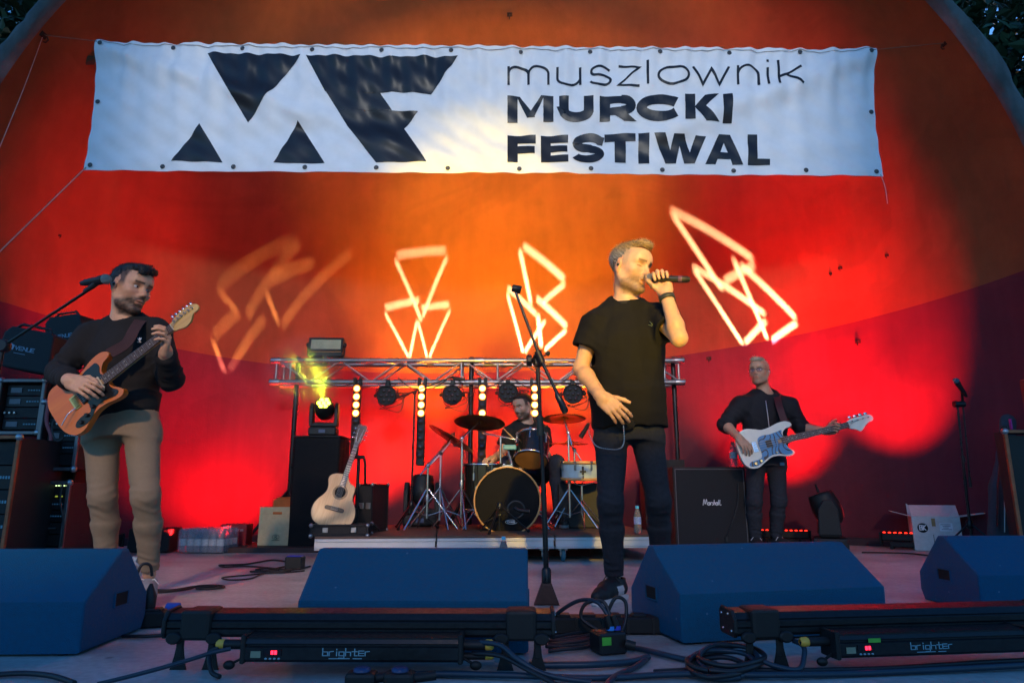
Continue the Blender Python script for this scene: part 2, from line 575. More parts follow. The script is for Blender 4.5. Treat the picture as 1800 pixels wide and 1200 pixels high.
# ================================================================== the banner
BY = 5.5
_c = [at(172, 76, BY), at(1538, 88, BY), at(1553, 309, BY), at(148, 299, BY)]     # tl tr br bl
def banner_pt(u, v, off=0.0):
    """u 0..1 left to right, v 0..1 top to bottom; off = towards the audience."""
    top = _c[0].lerp(_c[1], u); bot = _c[3].lerp(_c[2], u)
    p = top.lerp(bot, v)
    x, z = u * 7.0, v * 1.24
    d = 0.0
    # vertical pleats from the folded cloth, strongest left and above
    d += 0.013 * math.sin(x * 24 + 1.5 * math.sin(z * 2.1)) * (0.35 + 0.65 * math.exp(-((z - .3) / .5) ** 2)) * (0.4 + .6 * math.sin(x * 1.1 + .6) ** 2)
    d += 0.009 * math.sin(x * 41 + 2 * math.sin(z * 3 + x)) * math.exp(-(z / .5) ** 2)
    # the big diagonal tension folds from the upper corners
    a = (z - 0.05) - 0.335 * x
    d += 0.05 * math.exp(-(a / .10) ** 2) * math.exp(-(x / 3.2) ** 2)
    a = (z - 0.05) - 0.42 * (7.0 - x)
    d += 0.05 * math.exp(-(a / .12) ** 2) * math.exp(-((7 - x) / 2.6) ** 2)
    a = (z - 0.85) - 0.10 * math.sin(x * 1.7)
    d -= 0.035 * math.exp(-(a / .16) ** 2) * math.sin(PI * u)
    # small crumples
    d += 0.007 * math.sin(x * 9.0 + z * 14) * math.sin(z * 9 - x * 6.1) + 0.004 * math.sin(x * 23 - z * 31)
    # scalloped top between eyelets
    sc = abs(math.sin(x / 7.0 * 11 * PI)) ** .7
    p = p + Vector((0, 0, 0.010 * sc * (1 - v) ** 6 - 0.006 * (1 - abs(math.sin(x / 7 * 11 * PI))) * v ** 6))
    d += 0.022 * math.sin(u * 9.5 + .4) * math.sin(PI * v)
    edge = min(u, 1 - u) * 7.0
    p.x += 0.03 * math.sin(PI * v) * (math.exp(-u * 40) - math.exp(-(1 - u) * 40)) * (1)
    return p + Vector((0, -d - off, 0))
def vinyl(name, col, rough):
    m = mat(name, col, rough, var=.05, scale=6, bump=.18, bscale=7, spec=.5)
    return m
M_VINYL = vinyl('white_vinyl', (.80, .80, .82), .52)
M_INK = vinyl('black_ink_print', (.012, .012, .016), .40)
banner = thing('festival_banner', 'long white vinyl banner with black triangle logo and festival lettering', 'banner', _c[3].lerp(_c[2], .5))
NU, NV = 360, 70
vs = [banner_pt(i / NU, j / NV) for i in range(NU + 1) for j in range(NV + 1)]
fs = [[i * (NV + 1) + j, i * (NV + 1) + j + 1, (i + 1) * (NV + 1) + j + 1, (i + 1) * (NV + 1) + j] for i in range(NU) for j in range(NV)]
nf = len(vs)
vs += [p + Vector((0, .003, 0)) for p in vs]
fs += [[q + nf for q in f[::-1]] for f in fs]
MB().add(vs, fs, True).build('cloth', M_VINYL, banner)
def px2uv(px, py):
    """picture position on the flat banner -> u, v"""
    r = ray(px, py); t = BY / r.y
    x, z = r.x * t, CAMH + r.z * t
    u, v = .5, .5
    for _ in range(12):
        top = _c[0].lerp(_c[1], u); bot = _c[3].lerp(_c[2], u)
        v = (top.z - z) / (top.z - bot.z)
        l = _c[0].lerp(_c[3], v).x; r_ = _c[1].lerp(_c[2], v).x
        u = (x - l) / (r_ - l)
    return u, v
def print_quad(mb, q, nx, ny):
    """q: four (px,py) corners; fine grid laid on the cloth"""
    uv = [px2uv(*p) for p in q]
    vs = []
    for i in range(nx + 1):
        for j in range(ny + 1):
            s, t = i / nx, j / ny
            a = [uv[0][k] * (1 - s) + uv[1][k] * s for k in (0, 1)]
            b = [uv[3][k] * (1 - s) + uv[2][k] * s for k in (0, 1)]
            vs.append(banner_pt(a[0] * (1 - t) + b[0] * t, a[1] * (1 - t) + b[1] * t, .004))
    fs = [[i * (ny + 1) + j, i * (ny + 1) + j + 1, (i + 1) * (ny + 1) + j + 1, (i + 1) * (ny + 1) + j] for i in range(nx) for j in range(ny)]
    mb.add(vs, fs, True)
def print_tri(name, a, b, c):
    mb = MB(); print_quad(mb, (a, b, c, c), 50, 40); return mb.build(name, M_INK, banner)
print_tri('logo_triangle', (364, 94), (529, 98), (437, 217))
print_tri('logo_triangle', (302, 284), (352, 219), (391, 285))
print_tri('logo_triangle', (481, 286), (524, 213), (571, 287))
mb = MB()
print_quad(mb, (((538, 98)), (690, 100), (700, 160), (571, 160)), 60, 30)
print_quad(mb, ((690, 100), (805, 99), (757, 163), (700, 160)), 40, 30)
print_quad(mb, ((571, 160), (700, 160), (668, 162), (572, 162)), 40, 2)
print_quad(mb, ((572, 160), (666, 160), (688, 191), (592, 191)), 40, 18)
print_quad(mb, ((592, 191), (734, 192), (709, 222), (611, 222)), 50, 18)
print_quad(mb, ((611, 222), (709, 222), (750, 285), (661, 285)), 46, 30)
mb.build('logo_letter', M_INK, banner)

# ---- lettering: stroked glyphs, unit box 0..1 (y down)
def arc(cx, cy, rx, ry, a0, a1, n=14):
    return [(cx + rx * math.cos(R(a0 + (a1 - a0) * k / n)), cy + ry * math.sin(R(a0 + (a1 - a0) * k / n))) for k in range(n + 1)]
GLYPH = {   # thin lower case: x-height spans .3..1
    'm': [[(0, .30), (0, 1)], [(0, .62)] + arc(.25, .56, .25, .26, 180, 360) + [(.5, 1)], [(.5, .62)] + arc(.75, .56, .25, .26, 180, 360) + [(1, 1)]],
    'u': [[(0, .3), (0, .7)] + arc(.5, .72, .5, .28, 180, 0) + [(1, .3)], [(1, .3), (1, 1)]],
    's': [[(.95, .42)] + arc(.5, .47, .44, .17, -25, -180) + arc(.28, .5, .22, .13, 180, 90, 6) + [(.5, .645)] + arc(.6, .82, .38, .175, -90, 90) + arc(.5, .84, .5, .16, 90, 165)],
    'z': [[(0, .3), (1, .3), (0, 1), (1, 1)]],
    'l': [[(.5, 0), (.5, 1)]],
    'o': [arc(.5, .65, .5, .35, 0, 360, 28)],
    'w': [[(0, .3), (.27, 1), (.5, .42), (.73, 1), (1, .3)]],
    'n': [[(0, .3), (0, 1)], [(0, .65)] + arc(.5, .6, .5, .3, 180, 360) + [(1, 1)]],
    'i': [[(.5, .3), (.5, 1)], [(.5, .0), (.5, .1)]],
    'k': [[(0, 0), (0, 1)], [(.95, .28), (.02, .68)], [(.35, .55), (1, 1)]],
}
def stroke(mb, pts, w, close=False):
    """flat ribbon with mitred corners in picture units, laid on the cloth"""
    P = []
    for p in pts:
        if not P or (abs(p[0] - P[-1][0]) + abs(p[1] - P[-1][1])) > .01: P.append(p)
    L, Rr = [], []
    n = len(P)
    for i in range(n):
        a = P[i - 1] if i else P[i]; c = P[i + 1] if i < n - 1 else P[i]
        d1 = Vector((P[i][0] - a[0], P[i][1] - a[1])); d2 = Vector((c[0] - P[i][0], c[1] - P[i][1]))
        if close and i in (0, n - 1):
            d1 = Vector((P[-1][0] - P[-2][0], P[-1][1] - P[-2][1])); d2 = Vector((P[1][0] - P[0][0], P[1][1] - P[0][1]))
        if d1.length < 1e-6: d1 = d2
        if d2.length < 1e-6: d2 = d1
        d1.normalize(); d2.normalize()
        t = d1 + d2
        if t.length < .25: t = d1
        t.normalize()
        nn = Vector((-t.y, t.x)); k = min(2.2, 1 / max(.3, abs(nn.dot(Vector((-d1.y, d1.x))))))
        L.append((P[i][0] + nn.x * w / 2 * k, P[i][1] + nn.y * w / 2 * k)); Rr.append((P[i][0] - nn.x * w / 2 * k, P[i][1] - nn.y * w / 2 * k))
    for i in range(n - 1):
        ln = math.hypot(P[i + 1][0] - P[i][0], P[i + 1][1] - P[i][1])
        print_quad(mb, (L[i], L[i + 1], Rr[i + 1], Rr[i]), max(1, int(ln / 4)), max(1, int(w / 5)))
def letter(ch, strokes, x0, y0, x1, y1, w):
    mb = MB()
    for st in strokes:
        stroke(mb, [(x0 + (x1 - x0) * p[0], y0 + (y1 - y0) * p[1]) for p in st], w, close=(len(st) > 20 and ch in 'oO'))
    mb.build('letter', M_INK, banner)
for ch, x0, x1, top, bot in (('m', 894, 964, 105, 149), ('u', 980, 1020, 105, 150), ('s', 1037, 1074, 105, 150), ('z', 1087, 1124, 105, 152), ('l', 1136, 1140, 108, 151),
                             ('o', 1157, 1210, 105, 149), ('w', 1218, 1281, 105, 150), ('n', 1296, 1333, 103, 152), ('i', 1346, 1350, 108, 154), ('k', 1367, 1408, 108, 153)):
    letter(ch, GLYPH[ch], x0, top, x1, bot, 4.2)
# bold capitals as filled pieces (unit box)
def cap_letter(ch, x0, y0, x1, y1, quads=(), strokes=(), w=17):
    mb = MB()
    T = lambda p: (x0 + (x1 - x0) * p[0], y0 + (y1 - y0) * p[1])
    for q in quads:
        q = [T(p) for p in q]
        sx = max(2, int(math.hypot(q[1][0] - q[0][0], q[1][1] - q[0][1]) / 4)); sy = max(2, int(math.hypot(q[3][0] - q[0][0], q[3][1] - q[0][1]) / 4))
        print_quad(mb, q, sx, sy)
    for st in strokes:
        stroke(mb, [T(p) for p in st], w)
    mb.build('letter', M_INK, banner)
def rc(a, b, c, d): return ((a, b), (c, b), (c, d), (a, d))
cap_letter('M', 892, 168, 973, 213, [rc(0, 0, .22, 1), rc(.78, 0, 1, 1), ((.2, 0), (.27, 0), (.60, .84), (.43, .84)), ((.73, 0), (.80, 0), (.58, .84), (.42, .84))])
cap_letter('U', 983, 169, 1043, 214, [rc(0, 0, .28, .55), rc(.72, 0, 1, .55)], [[(.14, .5), (.15, .62)] + arc(.5, .60, .36, .22, 175, 5) + [(.86, .5)]], 17)
cap_letter('R', 1054, 170, 1119, 214, [rc(0, 0, .28, 1), rc(.27, 0, .60, .31), rc(.27, .46, .60, .76), ((.36, .7), (.68, .66), (1.0, 1.0), (.66, 1.0))], [arc(.58, .38, .27, .235, -90, 90)], 16)
cap_letter('C', 1118, 169, 1197, 214, [], [arc(.53, .5, .42, .33, -35, -325, 24)], 17)
cap_letter('K', 1203, 168, 1262, 217, [rc(0, 0, .3, .92), ((.28, .46), (.60, .02), (1.0, .0), (.42, .66)), ((.34, .52), (.56, .38), (1.02, 1.0), (.62, 1.0))])
cap_letter('I', 1269, 169, 1285, 219, [rc(0, 0, 1, 1)])
cap_letter('F', 892, 234, 942, 285, [rc(0, 0, .36, 1), rc(.34, 0, 1, .30), rc(.34, .40, .96, .68)])
cap_letter('E', 951, 235, 999, 285, [rc(0, 0, .36, 1), rc(.34, 0, 1, .27), rc(.34, .37, .97, .62), rc(.34, .73, 1, 1)])
cap_letter('S', 1006, 233, 1062, 286, [], [[(.98, .28)] + arc(.52, .30, .36, .165, -20, -180) + arc(.42, .32, .27, .16, 180, 100, 6) + [(.55, .50)] + arc(.55, .70, .32, .17, -80, 90) + arc(.48, .70, .38, .17, 90, 165)], 14.5)
cap_letter('T', 1063, 235, 1117, 287, [rc(0, 0, 1, .27), rc(.32, .25, .68, 1)])
cap_letter('I', 1122, 235, 1141, 288, [rc(0, 0, 1, 1)])
cap_letter('W', 1149, 236, 1241, 288, [((.0, 0), (.21, 0), (.42, 1), (.22, 1)), ((.38, .02), (.54, .02), (.42, 1), (.26, 1)), ((.44, .02), (.58, .02), (.76, 1), (.58, 1)), ((.80, .05), (1.0, .08), (.78, 1), (.62, 1))])
cap_letter('A', 1239, 237, 1306, 290, [((.36, 0), (.58, 0), (.27, 1), (0, 1)), ((.42, 0), (.66, 0), (1, 1), (.72, 1)), ((.24, .60), (.78, .60), (.82, .82), (.18, .82))])
cap_letter('L', 1314, 237, 1353, 291, [rc(0, 0, .43, 1), rc(.41, .80, 1, 1)])
# hem lines and eyelets
M_EYE = mat('eyelet_metal', (.10, .09, .085), .4, .8)
def eyelet(u, v):
    c = banner_pt(u, v, .006)
    M_ = Matrix.Translation(c) @ Matrix.Rotation(PI / 2, 4, 'X')
    MB().lathe([(.008, 0), (.010, .004), (.018, .004), (.021, 0)], 12, M_).disc(.009, 10, M_, .001).build('eyelet', M_EYE, banner)
for k in range(12):
    eyelet(.008 + .984 * k / 11, .035); eyelet(.008 + .984 * k / 11, .965)
eyelet(.006, .48); eyelet(.994, .50)
# lacing cord along the top hem
M_ROPE = mat('pale_cord', (.42, .36, .30), .8, var=.2)
mb = MB()
mb.tube([banner_pt(.008 + .984 * k / 110, .012 + .02 * abs(math.sin(k / 10 * PI)) , .008) for k in range(111)], .003, 5)
mb.build('lacing_cord', M_ROPE, banner)
# guy ropes to the hooks in the shell
def rope(label, pts, r_=.004, m_=None):
    MB().tube(spline(pts, 8), r_, 6).build('guy_rope', m_ or M_ROPE, label=label, cat='rope', group='ropes holding the banner')
M_ROPE2 = mat('dull_cord', (.16, .11, .07), .85, var=.2)
hookL = hit_shell(76, 62); hookR = hit_shell(1660, 76)
rope('taut pale cord running down and left from the banner lower left corner', [banner_pt(.003, .98), banner_pt(.003, .98).lerp(at(-80, 520, 5.2), .5), at(-80, 520, 5.2)], .005)
rope('thin cord from the banner top left corner to a wall hook', [banner_pt(.004, .02), hookL], .004, M_ROPE2)
rope('thin cord from the left wall hook down along the shell', [hookL, at(40, 160, 5.5), at(-30, 330, 5.2)], .0035)
rope('faint cord from the banner top right corner to a wall hook', [banner_pt(.996, .02), hookR], .004, M_ROPE2)
rope('faint cord slanting down from the right wall hook to the rim', [hookR, at(1760, 190, 5.6), at(1830, 270, 5.5)], .0035, M_ROPE2)
rope('short loose cord hanging from the banner lower right corner', [banner_pt(.997, .985), at(1556, 330, BY), at(1560, 358, BY)], .004)
# hooks and nails in the wall
M_HOOK = mat('rusty_iron', (.05, .03, .02), .8, .4, var=.3)
def hook(px, py, s, label):
    c = hit_shell(px, py)
    n_ = Vector(((c.x - SHX) / SHR ** 2, (c.y - SHY) / SHD ** 2, max(c.z - SHZ, 0) / SHR ** 2)).normalized()
    M_ = frame(c, -n_, (0, 0, 1))
    mb = MB().tube([(-.02, 0, 0), (.05 * s, 0, 0), (.075 * s, 0, -.02 * s), (.07 * s, 0, -.05 * s), (.045 * s, 0, -.055 * s)], .007 * s, 6, M=M_)
    mb.box((.004, 0, 0), (.008, .07 * s, .05 * s), M=M_, bevel=.002)
    mb.build('wall_hook', M_HOOK, label=label, cat='hook', group='iron hooks in the shell wall')
hook(76, 62, 1.0, 'iron hook near the arch rim holding the banner cord, upper left')
hook(1660, 78, .7, 'iron hook near the arch rim beyond the banner upper right')
hook(896, 26, .9, 'iron hook in the vault above the middle of the banner')
hook(1246, 630, .8, 'iron hook in the maroon band beside the truss end')
hook(1508, 600, .8, 'iron hook in the maroon band above the bass headstock')
hook(1477, 471, .6, 'pair of bent nails in the red-lit orange wall, right one')
hook(1460, 481, .45, 'pair of bent nails in the red-lit orange wall, left one')
hook(1559, 449, .55, 'small nail in the orange wall nearest the right band edge')
hook(104, 414, .5, 'small nail in the orange wall above the guitarist')
# ================================================================== guitars
M_CHROME = mat('chrome', (.65, .65, .66), .18, 1.0, var=.05)
M_STEEL = mat('dull_steel', (.42, .42, .43), .38, 1.0, var=.1, rvar=.1)
M_BLACKPL = mat('black_plastic', (.012, .012, .013), .4)
M_BLACKMET = mat('black_powder_coat', (.014, .014, .016), .45, .0, rvar=.1, scale=30)
def wood(name, c0, c1, rough=.35, coat=.4, stretch=(3, 30, 30)):
    m, nt, p = new_mat(name)
    tc = node(nt, 'ShaderNodeTexCoord'); mp = node(nt, 'ShaderNodeMapping'); mp.inputs['Scale'].default_value = stretch
    nz = node(nt, 'ShaderNodeTexNoise'); nz.inputs['Scale'].default_value = 1.6; nz.inputs['Detail'].default_value = 6; nz.inputs['Distortion'].default_value = .6
    cr = node(nt, 'ShaderNodeValToRGB'); cr.color_ramp.elements[0].position = .3; cr.color_ramp.elements[1].position = .72
    cr.color_ramp.elements[0].color = (*c0, 1); cr.color_ramp.elements[1].color = (*c1, 1)
    nt.links.new(tc.outputs['Object'], mp.inputs[0]); nt.links.new(mp.outputs[0], nz.inputs['Vector']); nt.links.new(nz.outputs[0], cr.inputs[0]); nt.links.new(cr.outputs[0], p.inputs['Base Color'])
    p.inputs['Roughness'].default_value = rough; p.inputs['Coat Weight'].default_value = coat; p.inputs['Coat Roughness'].default_value = .12
    return m
def zfront(mb_z): return Matrix.Translation((0, 0, mb_z))
def knob(mb, x, y, z, r_, h): mb.lathe([(r_, z), (r_ * .96, z + h * .8), (r_ * .8, z + h), None, (0, z + h)], 16, Matrix.Translation((x, y, 0)))
def solid_guitar(name, label, cat, M, outline, guard, mats, scale_len, bridge_x, nfret, fb_end, nut_w, headpts, tuners, pickups, knobs, inlay=True, th=.044, strings=6, strap=None):
    """M: 4x4 placing local (x along neck, y bass side, z out of the face)"""
    g = thing(name, label, cat, world_parts=False)
    nut = bridge_x + scale_len
    body = MB().prism(spline(outline, 7, True), th, None, .008, 3, -th / 2).build('body', mats['body'], g)
    zf = th / 2
    if guard: MB().prism(spline(guard, 5, True), .003, None, .001, 1, zf + .0006).build('pickguard', mats['guard'], body)
    zk = zf + .006
    nb = MB()
    w0, w1 = nut_w * 1.28, nut_w
    nb.tube([(fb_end - .03, 0, zk + .001 - w0 * .96 * .31), (nut, 0, zk + .001 - w1 * .96 * .31)], [w0 / 2 * .96, w1 / 2 * .96], 14, flat=.62)
    neck = nb.build('neck', mats['neck'], g)
    fb = MB(); q = [(fb_end, -w0 / 2), (nut, -w1 / 2), (nut, w1 / 2), (fb_end, w0 / 2)]
    fb.prism(q, .006, None, .0012, 1, zk).build('fretboard', mats['board'], neck)
    fr = MB(); ins = MB(); last = nut
    for k in range(1, nfret + 1):
        x = bridge_x + scale_len * 2 ** (-k / 12)
        w = w1 + (w0 - w1) * (nut - x) / (nut - fb_end)
        fr.box((x, 0, zk + .0068), (.0018, w * .97, .0014))
        if inlay and k in (3, 5, 7, 9, 12, 15, 17, 19, 21):
            c = (x + last) / 2
            for yy in ((-.012, .012) if k == 12 else (0,)): ins.disc(.0034, 12, Matrix.Translation((c, yy, zk + .0064)))
        last = x
    fr.build('frets', mat('fret_wire', (.25, .25, .25), .5, .6) if 'fret_wire' not in bpy.data.materials else bpy.data.materials['fret_wire'], neck)
    if inlay: ins.build('inlay_dots', mats['inlay'], neck)
    hz = zk - .012
    hd = MB().prism(spline([(nut + a, b) for a, b in headpts], 6, True), .014, None, .003, 2, hz).build('headstock', mats['head'], neck)
    MB().box((nut + .002, 0, zk + .004), (.005, w1, .010), bevel=.001).build('nut', mats['inlay'], neck)
    st = MB()
    for k, (tx, ty) in enumerate(tuners):
        mb = MB(); mb.lathe([(.0055, 0), (.0055, .004), (.0035, .005), (.0030, .016), (.0040, .018), (0, .019)], 12, Matrix.Translation((nut + tx, ty, hz + .014)))
        sy = 1 if ty > -.02 or strings == 4 else -1
        if len(headpts) > 0:
            mb.tube([(nut + tx, ty, hz - .004), (nut + tx, ty + .030 * tuner_dir(tuners, k), hz - .004)], .003, 6)
            mb.ball((nut + tx, ty + .038 * tuner_dir(tuners, k), hz - .003), (.008, .010, .0045) if strings == 6 else (.016, .013, .004), 12, 8)
        mb.build('tuner', mats['metal'], hd)
    for k in range(strings):
        f = (k / (strings - 1) - .5)
        st.tube([(bridge_x - .01, f * w0 * 1.0, zf + .012), (bridge_x, f * w0, zf + .014), (nut, f * w1 * .82, zk + .0095), (nut + tuners[k][0], tuners[k][1], hz + .026)], .0007 if strings == 6 else .0011, 4)
    st.build('strings', M_STEEL, g)
    for (px_, w_, l_, ang, cover) in pickups:
        mb = MB(); mb.box((0, 0, zf + .005), (w_, l_, .012), bevel=.004, seg=2, M=Matrix.Translation((px_, 0, 0)) @ Matrix.Rotation(ang, 4, 'Z'))
        o = mb.build('pickup', mats[cover], body)
        mb = MB()
        for k in range(strings): mb.lathe([(.0026, zf + .0112), (.0022, zf + .0122), (0, zf + .0122)], 8, Matrix.Translation((px_, 0, 0)) @ Matrix.Rotation(ang, 4, 'Z') @ Matrix.Translation((0, (k / (strings - 1) - .5) * w0, 0)))
        mb.build('pole_piece', M_CHROME, o)
    br = MB(); br.box((bridge_x - .008, 0, zf + .0035), (.04, w0 * 1.45, .005), bevel=.0012)
    for k in range(strings): br.box((bridge_x - .004, (k / (strings - 1) - .5) * w0, zf + .0095), (.026, .0085 if strings == 6 else .011, .007), bevel=.0015)
    br.build('bridge', mats['bridge'], body)
    for (kx, ky, kr, km) in knobs:
        mb = MB(); knob(mb, kx, ky, zf + .003, kr, kr * 1.5); mb.build('knob', mats[km], body)
    mb = MB(); mb.lathe([(.004, 0), (.004, .008), (.008, .012), (0, .013)], 10, frame((outline[0][0] + .002, 0, 0), (0, 0, 1), (-1, 0, 0))); mb.build('strap_button', M_CHROME, body)
    g.matrix_world = M
    return g, body
def tuner_dir(tuners, k):
    ys = [t[1] for t in tuners]
    if max(ys) - min(ys) < .05: return 1
    return 1 if tuners[k][1] > 0 else -1
STRAT = [(0, 0), (.006, .085), (.045, .145), (.10, .158), (.155, .140), (.205, .122), (.265, .130), (.33, .150), (.395, .152), (.432, .128), (.422, .104), (.380, .092), (.350, .062), (.346, .032), (.346, -.032), (.356, -.060), (.378, -.085), (.392, -.112), (.372, -.134), (.33, -.132), (.265, -.116), (.205, -.118), (.155, -.140), (.10, -.162), (.045, -.150), (.008, -.092)]
def ribbon(pts, w, t, up):
    """flat strap through points; up(i) gives the strap's face normal"""
    P = [Vector(p) for p in spline([tuple(p) for p in pts], 8)]
    U = [Vector(p).normalized() for p in spline([tuple(p) for p in up], 8)]
    vs = []
    for i, p in enumerate(P):
        d = (P[min(i + 1, len(P) - 1)] - P[max(i - 1, 0)]).normalized()
        n_ = (U[i] - d * U[i].dot(d)).normalized(); s_ = d.cross(n_)
        for a, b in ((-w / 2, 0), (w / 2, 0), (w / 2, t), (-w / 2, t)): vs.append(p + s_ * a + n_ * b)
    fs = []
    for i in range(len(P) - 1):
        for k in range(4): fs.append([i * 4 + k, i * 4 + (k + 1) % 4, i * 4 + 4 + (k + 1) % 4, i * 4 + 4 + k])
    fs += [[3, 2, 1, 0], [len(vs) - 4, len(vs) - 3, len(vs) - 2, len(vs) - 1]]
    return MB().add(vs, fs)
# ================================================================== smooth blended bodies: distance fields turned into one continuous surface
def npv(v): return np.array(tuple(v), dtype=np.float32)
class Field:
    def __init__(s):
        s.ops = []; s.disp = None; s.dmax = 0.0
    def _add(s, fn, c, rad, k, kind):
        s.ops.append((fn, npv(c), float(rad), float(k), kind)); return s
    def cone(s, a, b, ra, rb, k=.02, kind='u', cap=False):
        a, b = npv(a), npv(b); ab = b - a; L = float(np.linalg.norm(ab)) + 1e-9; u = ab / L
        def fn(P):
            q = P - a; t = q @ u
            tc = np.clip(t, 0, L)
            if cap:
                rad = np.sqrt(np.maximum(((q - t[:, None] * u) ** 2).sum(1), 0)) - (ra + (rb - ra) * tc / L)
                return np.maximum(rad, np.maximum(-t, t - L))
            d = q - tc[:, None] * u
            return np.sqrt((d * d).sum(1)) - (ra + (rb - ra) * tc / L)
        return s._add(fn, (a + b) / 2, L / 2 + max(ra, rb), k, kind)
    def path(s, pts, rs, k=.01, kind='u'):
        for i in range(len(pts) - 1): s.cone(pts[i], pts[i + 1], rs[i], rs[i + 1], k if i == 0 else min(k, .008), kind)
        return s
    def scone(s, M3, a, b, ra, rb, flat=.65, k=.03, kind='u', cap=False):
        """tapered capsule squashed along the frame's y axis (M3 columns = frame)"""
        Mi = np.array(M3.inverted(), dtype=np.float32); a0 = npv(a); b_ = (Mi @ (npv(b) - a0)); sc = np.array([1, 1 / flat, 1], np.float32)
        b_ = b_ * sc; L = float(np.linalg.norm(b_)) + 1e-9; u = b_ / L
        def fn(P):
            q = ((P - a0) @ Mi.T) * sc; t = q @ u; tc = np.clip(t, 0, L)
            if cap:
                rad = np.sqrt(((q - t[:, None] * u) ** 2).sum(1)) - (ra + (rb - ra) * tc / L)
                return np.maximum(rad, np.maximum(-t, t - L)) * .8
            d = q - tc[:, None] * u
            return (np.sqrt((d * d).sum(1)) - (ra + (rb - ra) * tc / L)) * .8
        return s._add(fn, (a0 + npv(b)) / 2, float(np.linalg.norm(npv(b) - a0)) / 2 + max(ra, rb), k, kind)
    def ell(s, c, r_, M3=None, k=.02, kind='u'):
        c = npv(c); r_ = np.array(r_, np.float32); Mi = np.array(M3.inverted(), dtype=np.float32) if M3 is not None else None
        def fn(P):
            q = P - c
            if Mi is not None: q = q @ Mi.T
            k0 = np.sqrt(((q / r_) ** 2).sum(1)); k1 = np.sqrt(((q / r_ ** 2) ** 2).sum(1)) + 1e-6
            return k0 * (k0 - 1) / k1
        return s._add(fn, c, float(r_.max()), k, kind)
    def box(s, c, h, M3=None, rd=.005, k=.01, kind='u'):
        c = npv(c); h = np.array(h, np.float32) - rd; Mi = np.array(M3.inverted(), dtype=np.float32) if M3 is not None else None
        def fn(P):
            q = P - c
            if Mi is not None: q = q @ Mi.T
            q = np.abs(q) - h
            return np.sqrt((np.maximum(q, 0) ** 2).sum(1)) + np.minimum(q.max(1), 0) - rd
        return s._add(fn, c, float(np.linalg.norm(h)) + rd, k, kind)
    def plane(s, p, n_, k=.004):
        """keep the side the normal points away from"""
        p, n_ = npv(p), npv(Vector(n_).normalized())
        return s._add(lambda P: (P - p) @ n_, p, 1e3, k, 'i')
    def evalf(s, P, bid=None, bc=None, bh=0.0):
        d = np.full(len(P), 9.0, np.float32)
        for fn, c, rad, k, kind in s.ops:
            if bid is not None and rad < 100:
                m = (np.linalg.norm(bc - c, axis=1) < rad + bh + k + .03)[bid]
                if not m.any(): continue
                if m.all(): m = slice(None)
            else: m = slice(None)
            e = fn(P[m]); o = d[m]
            if kind == 'u':
                h = np.clip(.5 + .5 * (o - e) / k, 0, 1); d[m] = o + (e - o) * h - k * h * (1 - h)
            else:
                if kind == 's': e = -e
                h = np.clip(.5 - .5 * (o - e) / k, 0, 1); d[m] = o + (e - o) * h + k * h * (1 - h)
        if s.disp is not None: d = d + s.disp(P).astype(np.float32)
        return d
    def mesh(s, vox, B=8):
        lo = np.min([c - r_ for f_, c, r_, k, kd in s.ops if kd == 'u'], axis=0) - 3 * vox - s.dmax
        hi = np.max([c + r_ for f_, c, r_, k, kd in s.ops if kd == 'u'], axis=0) + 3 * vox + s.dmax
        nb = np.ceil((hi - lo) / (vox * B)).astype(int) + 1
        bi = np.stack(np.meshgrid(*[np.arange(q) for q in nb], indexing='ij'), -1).reshape(-1, 3)
        bc = (lo + (bi + .5) * B * vox - vox * .5).astype(np.float32)
        bh = float(B * vox * .9)
        dc = s.evalf(bc)
        act = np.abs(dc) < bh * 1.35 + s.dmax + .012
        G = np.empty(tuple(nb) + (B, B, B), np.float32)
        G[...] = np.where(dc < 0, -1, 1).reshape(tuple(nb) + (1, 1, 1))
        off = np.stack(np.meshgrid(*[np.arange(B)] * 3, indexing='ij'), -1).reshape(-1, 3)
        ab, abc = bi[act], bc[act]
        P = (lo + (ab[:, None, :] * B + off[None]) * vox).reshape(-1, 3).astype(np.float32)
        v = s.evalf(P, np.repeat(np.arange(len(ab)), B ** 3), abc, bh).reshape(-1, B, B, B)
        G[ab[:, 0], ab[:, 1], ab[:, 2]] = v
        G = G.transpose(0, 3, 1, 4, 2, 5).reshape(nb[0] * B, nb[1] * B, nb[2] * B)
        I = G < 0
        S = np.zeros(np.array(G.shape) - 1, np.int8)
        cs = [(a, b, c) for a in (0, 1) for b in (0, 1) for c in (0, 1)]
        for a, b, c in cs: S += I[a:a + S.shape[0], b:b + S.shape[1], c:c + S.shape[2]]
        ci = np.stack(np.nonzero((S > 0) & (S < 8)), 1)
        val = {q: G[ci[:, 0] + q[0], ci[:, 1] + q[1], ci[:, 2] + q[2]] for q in cs}
        acc = np.zeros((len(ci), 3)); cnt = np.zeros(len(ci))
        for q in cs:
            for ax in range(3):
                if q[ax]: continue
                q2 = list(q); q2[ax] = 1; q2 = tuple(q2)
                a_, b_ = val[q], val[q2]; mk = (a_ < 0) != (b_ < 0)
                t = np.where(mk, a_ / np.where(mk, a_ - b_, 1), 0)
                for k in range(3): acc[:, k] += mk * (q[k] + (t if k == ax else 0))
                cnt += mk
        V = lo + (ci + acc / cnt[:, None]) * vox
        ID = np.full(S.shape, -1, np.int32); ID[ci[:, 0], ci[:, 1], ci[:, 2]] = np.arange(len(ci))
        Q = []
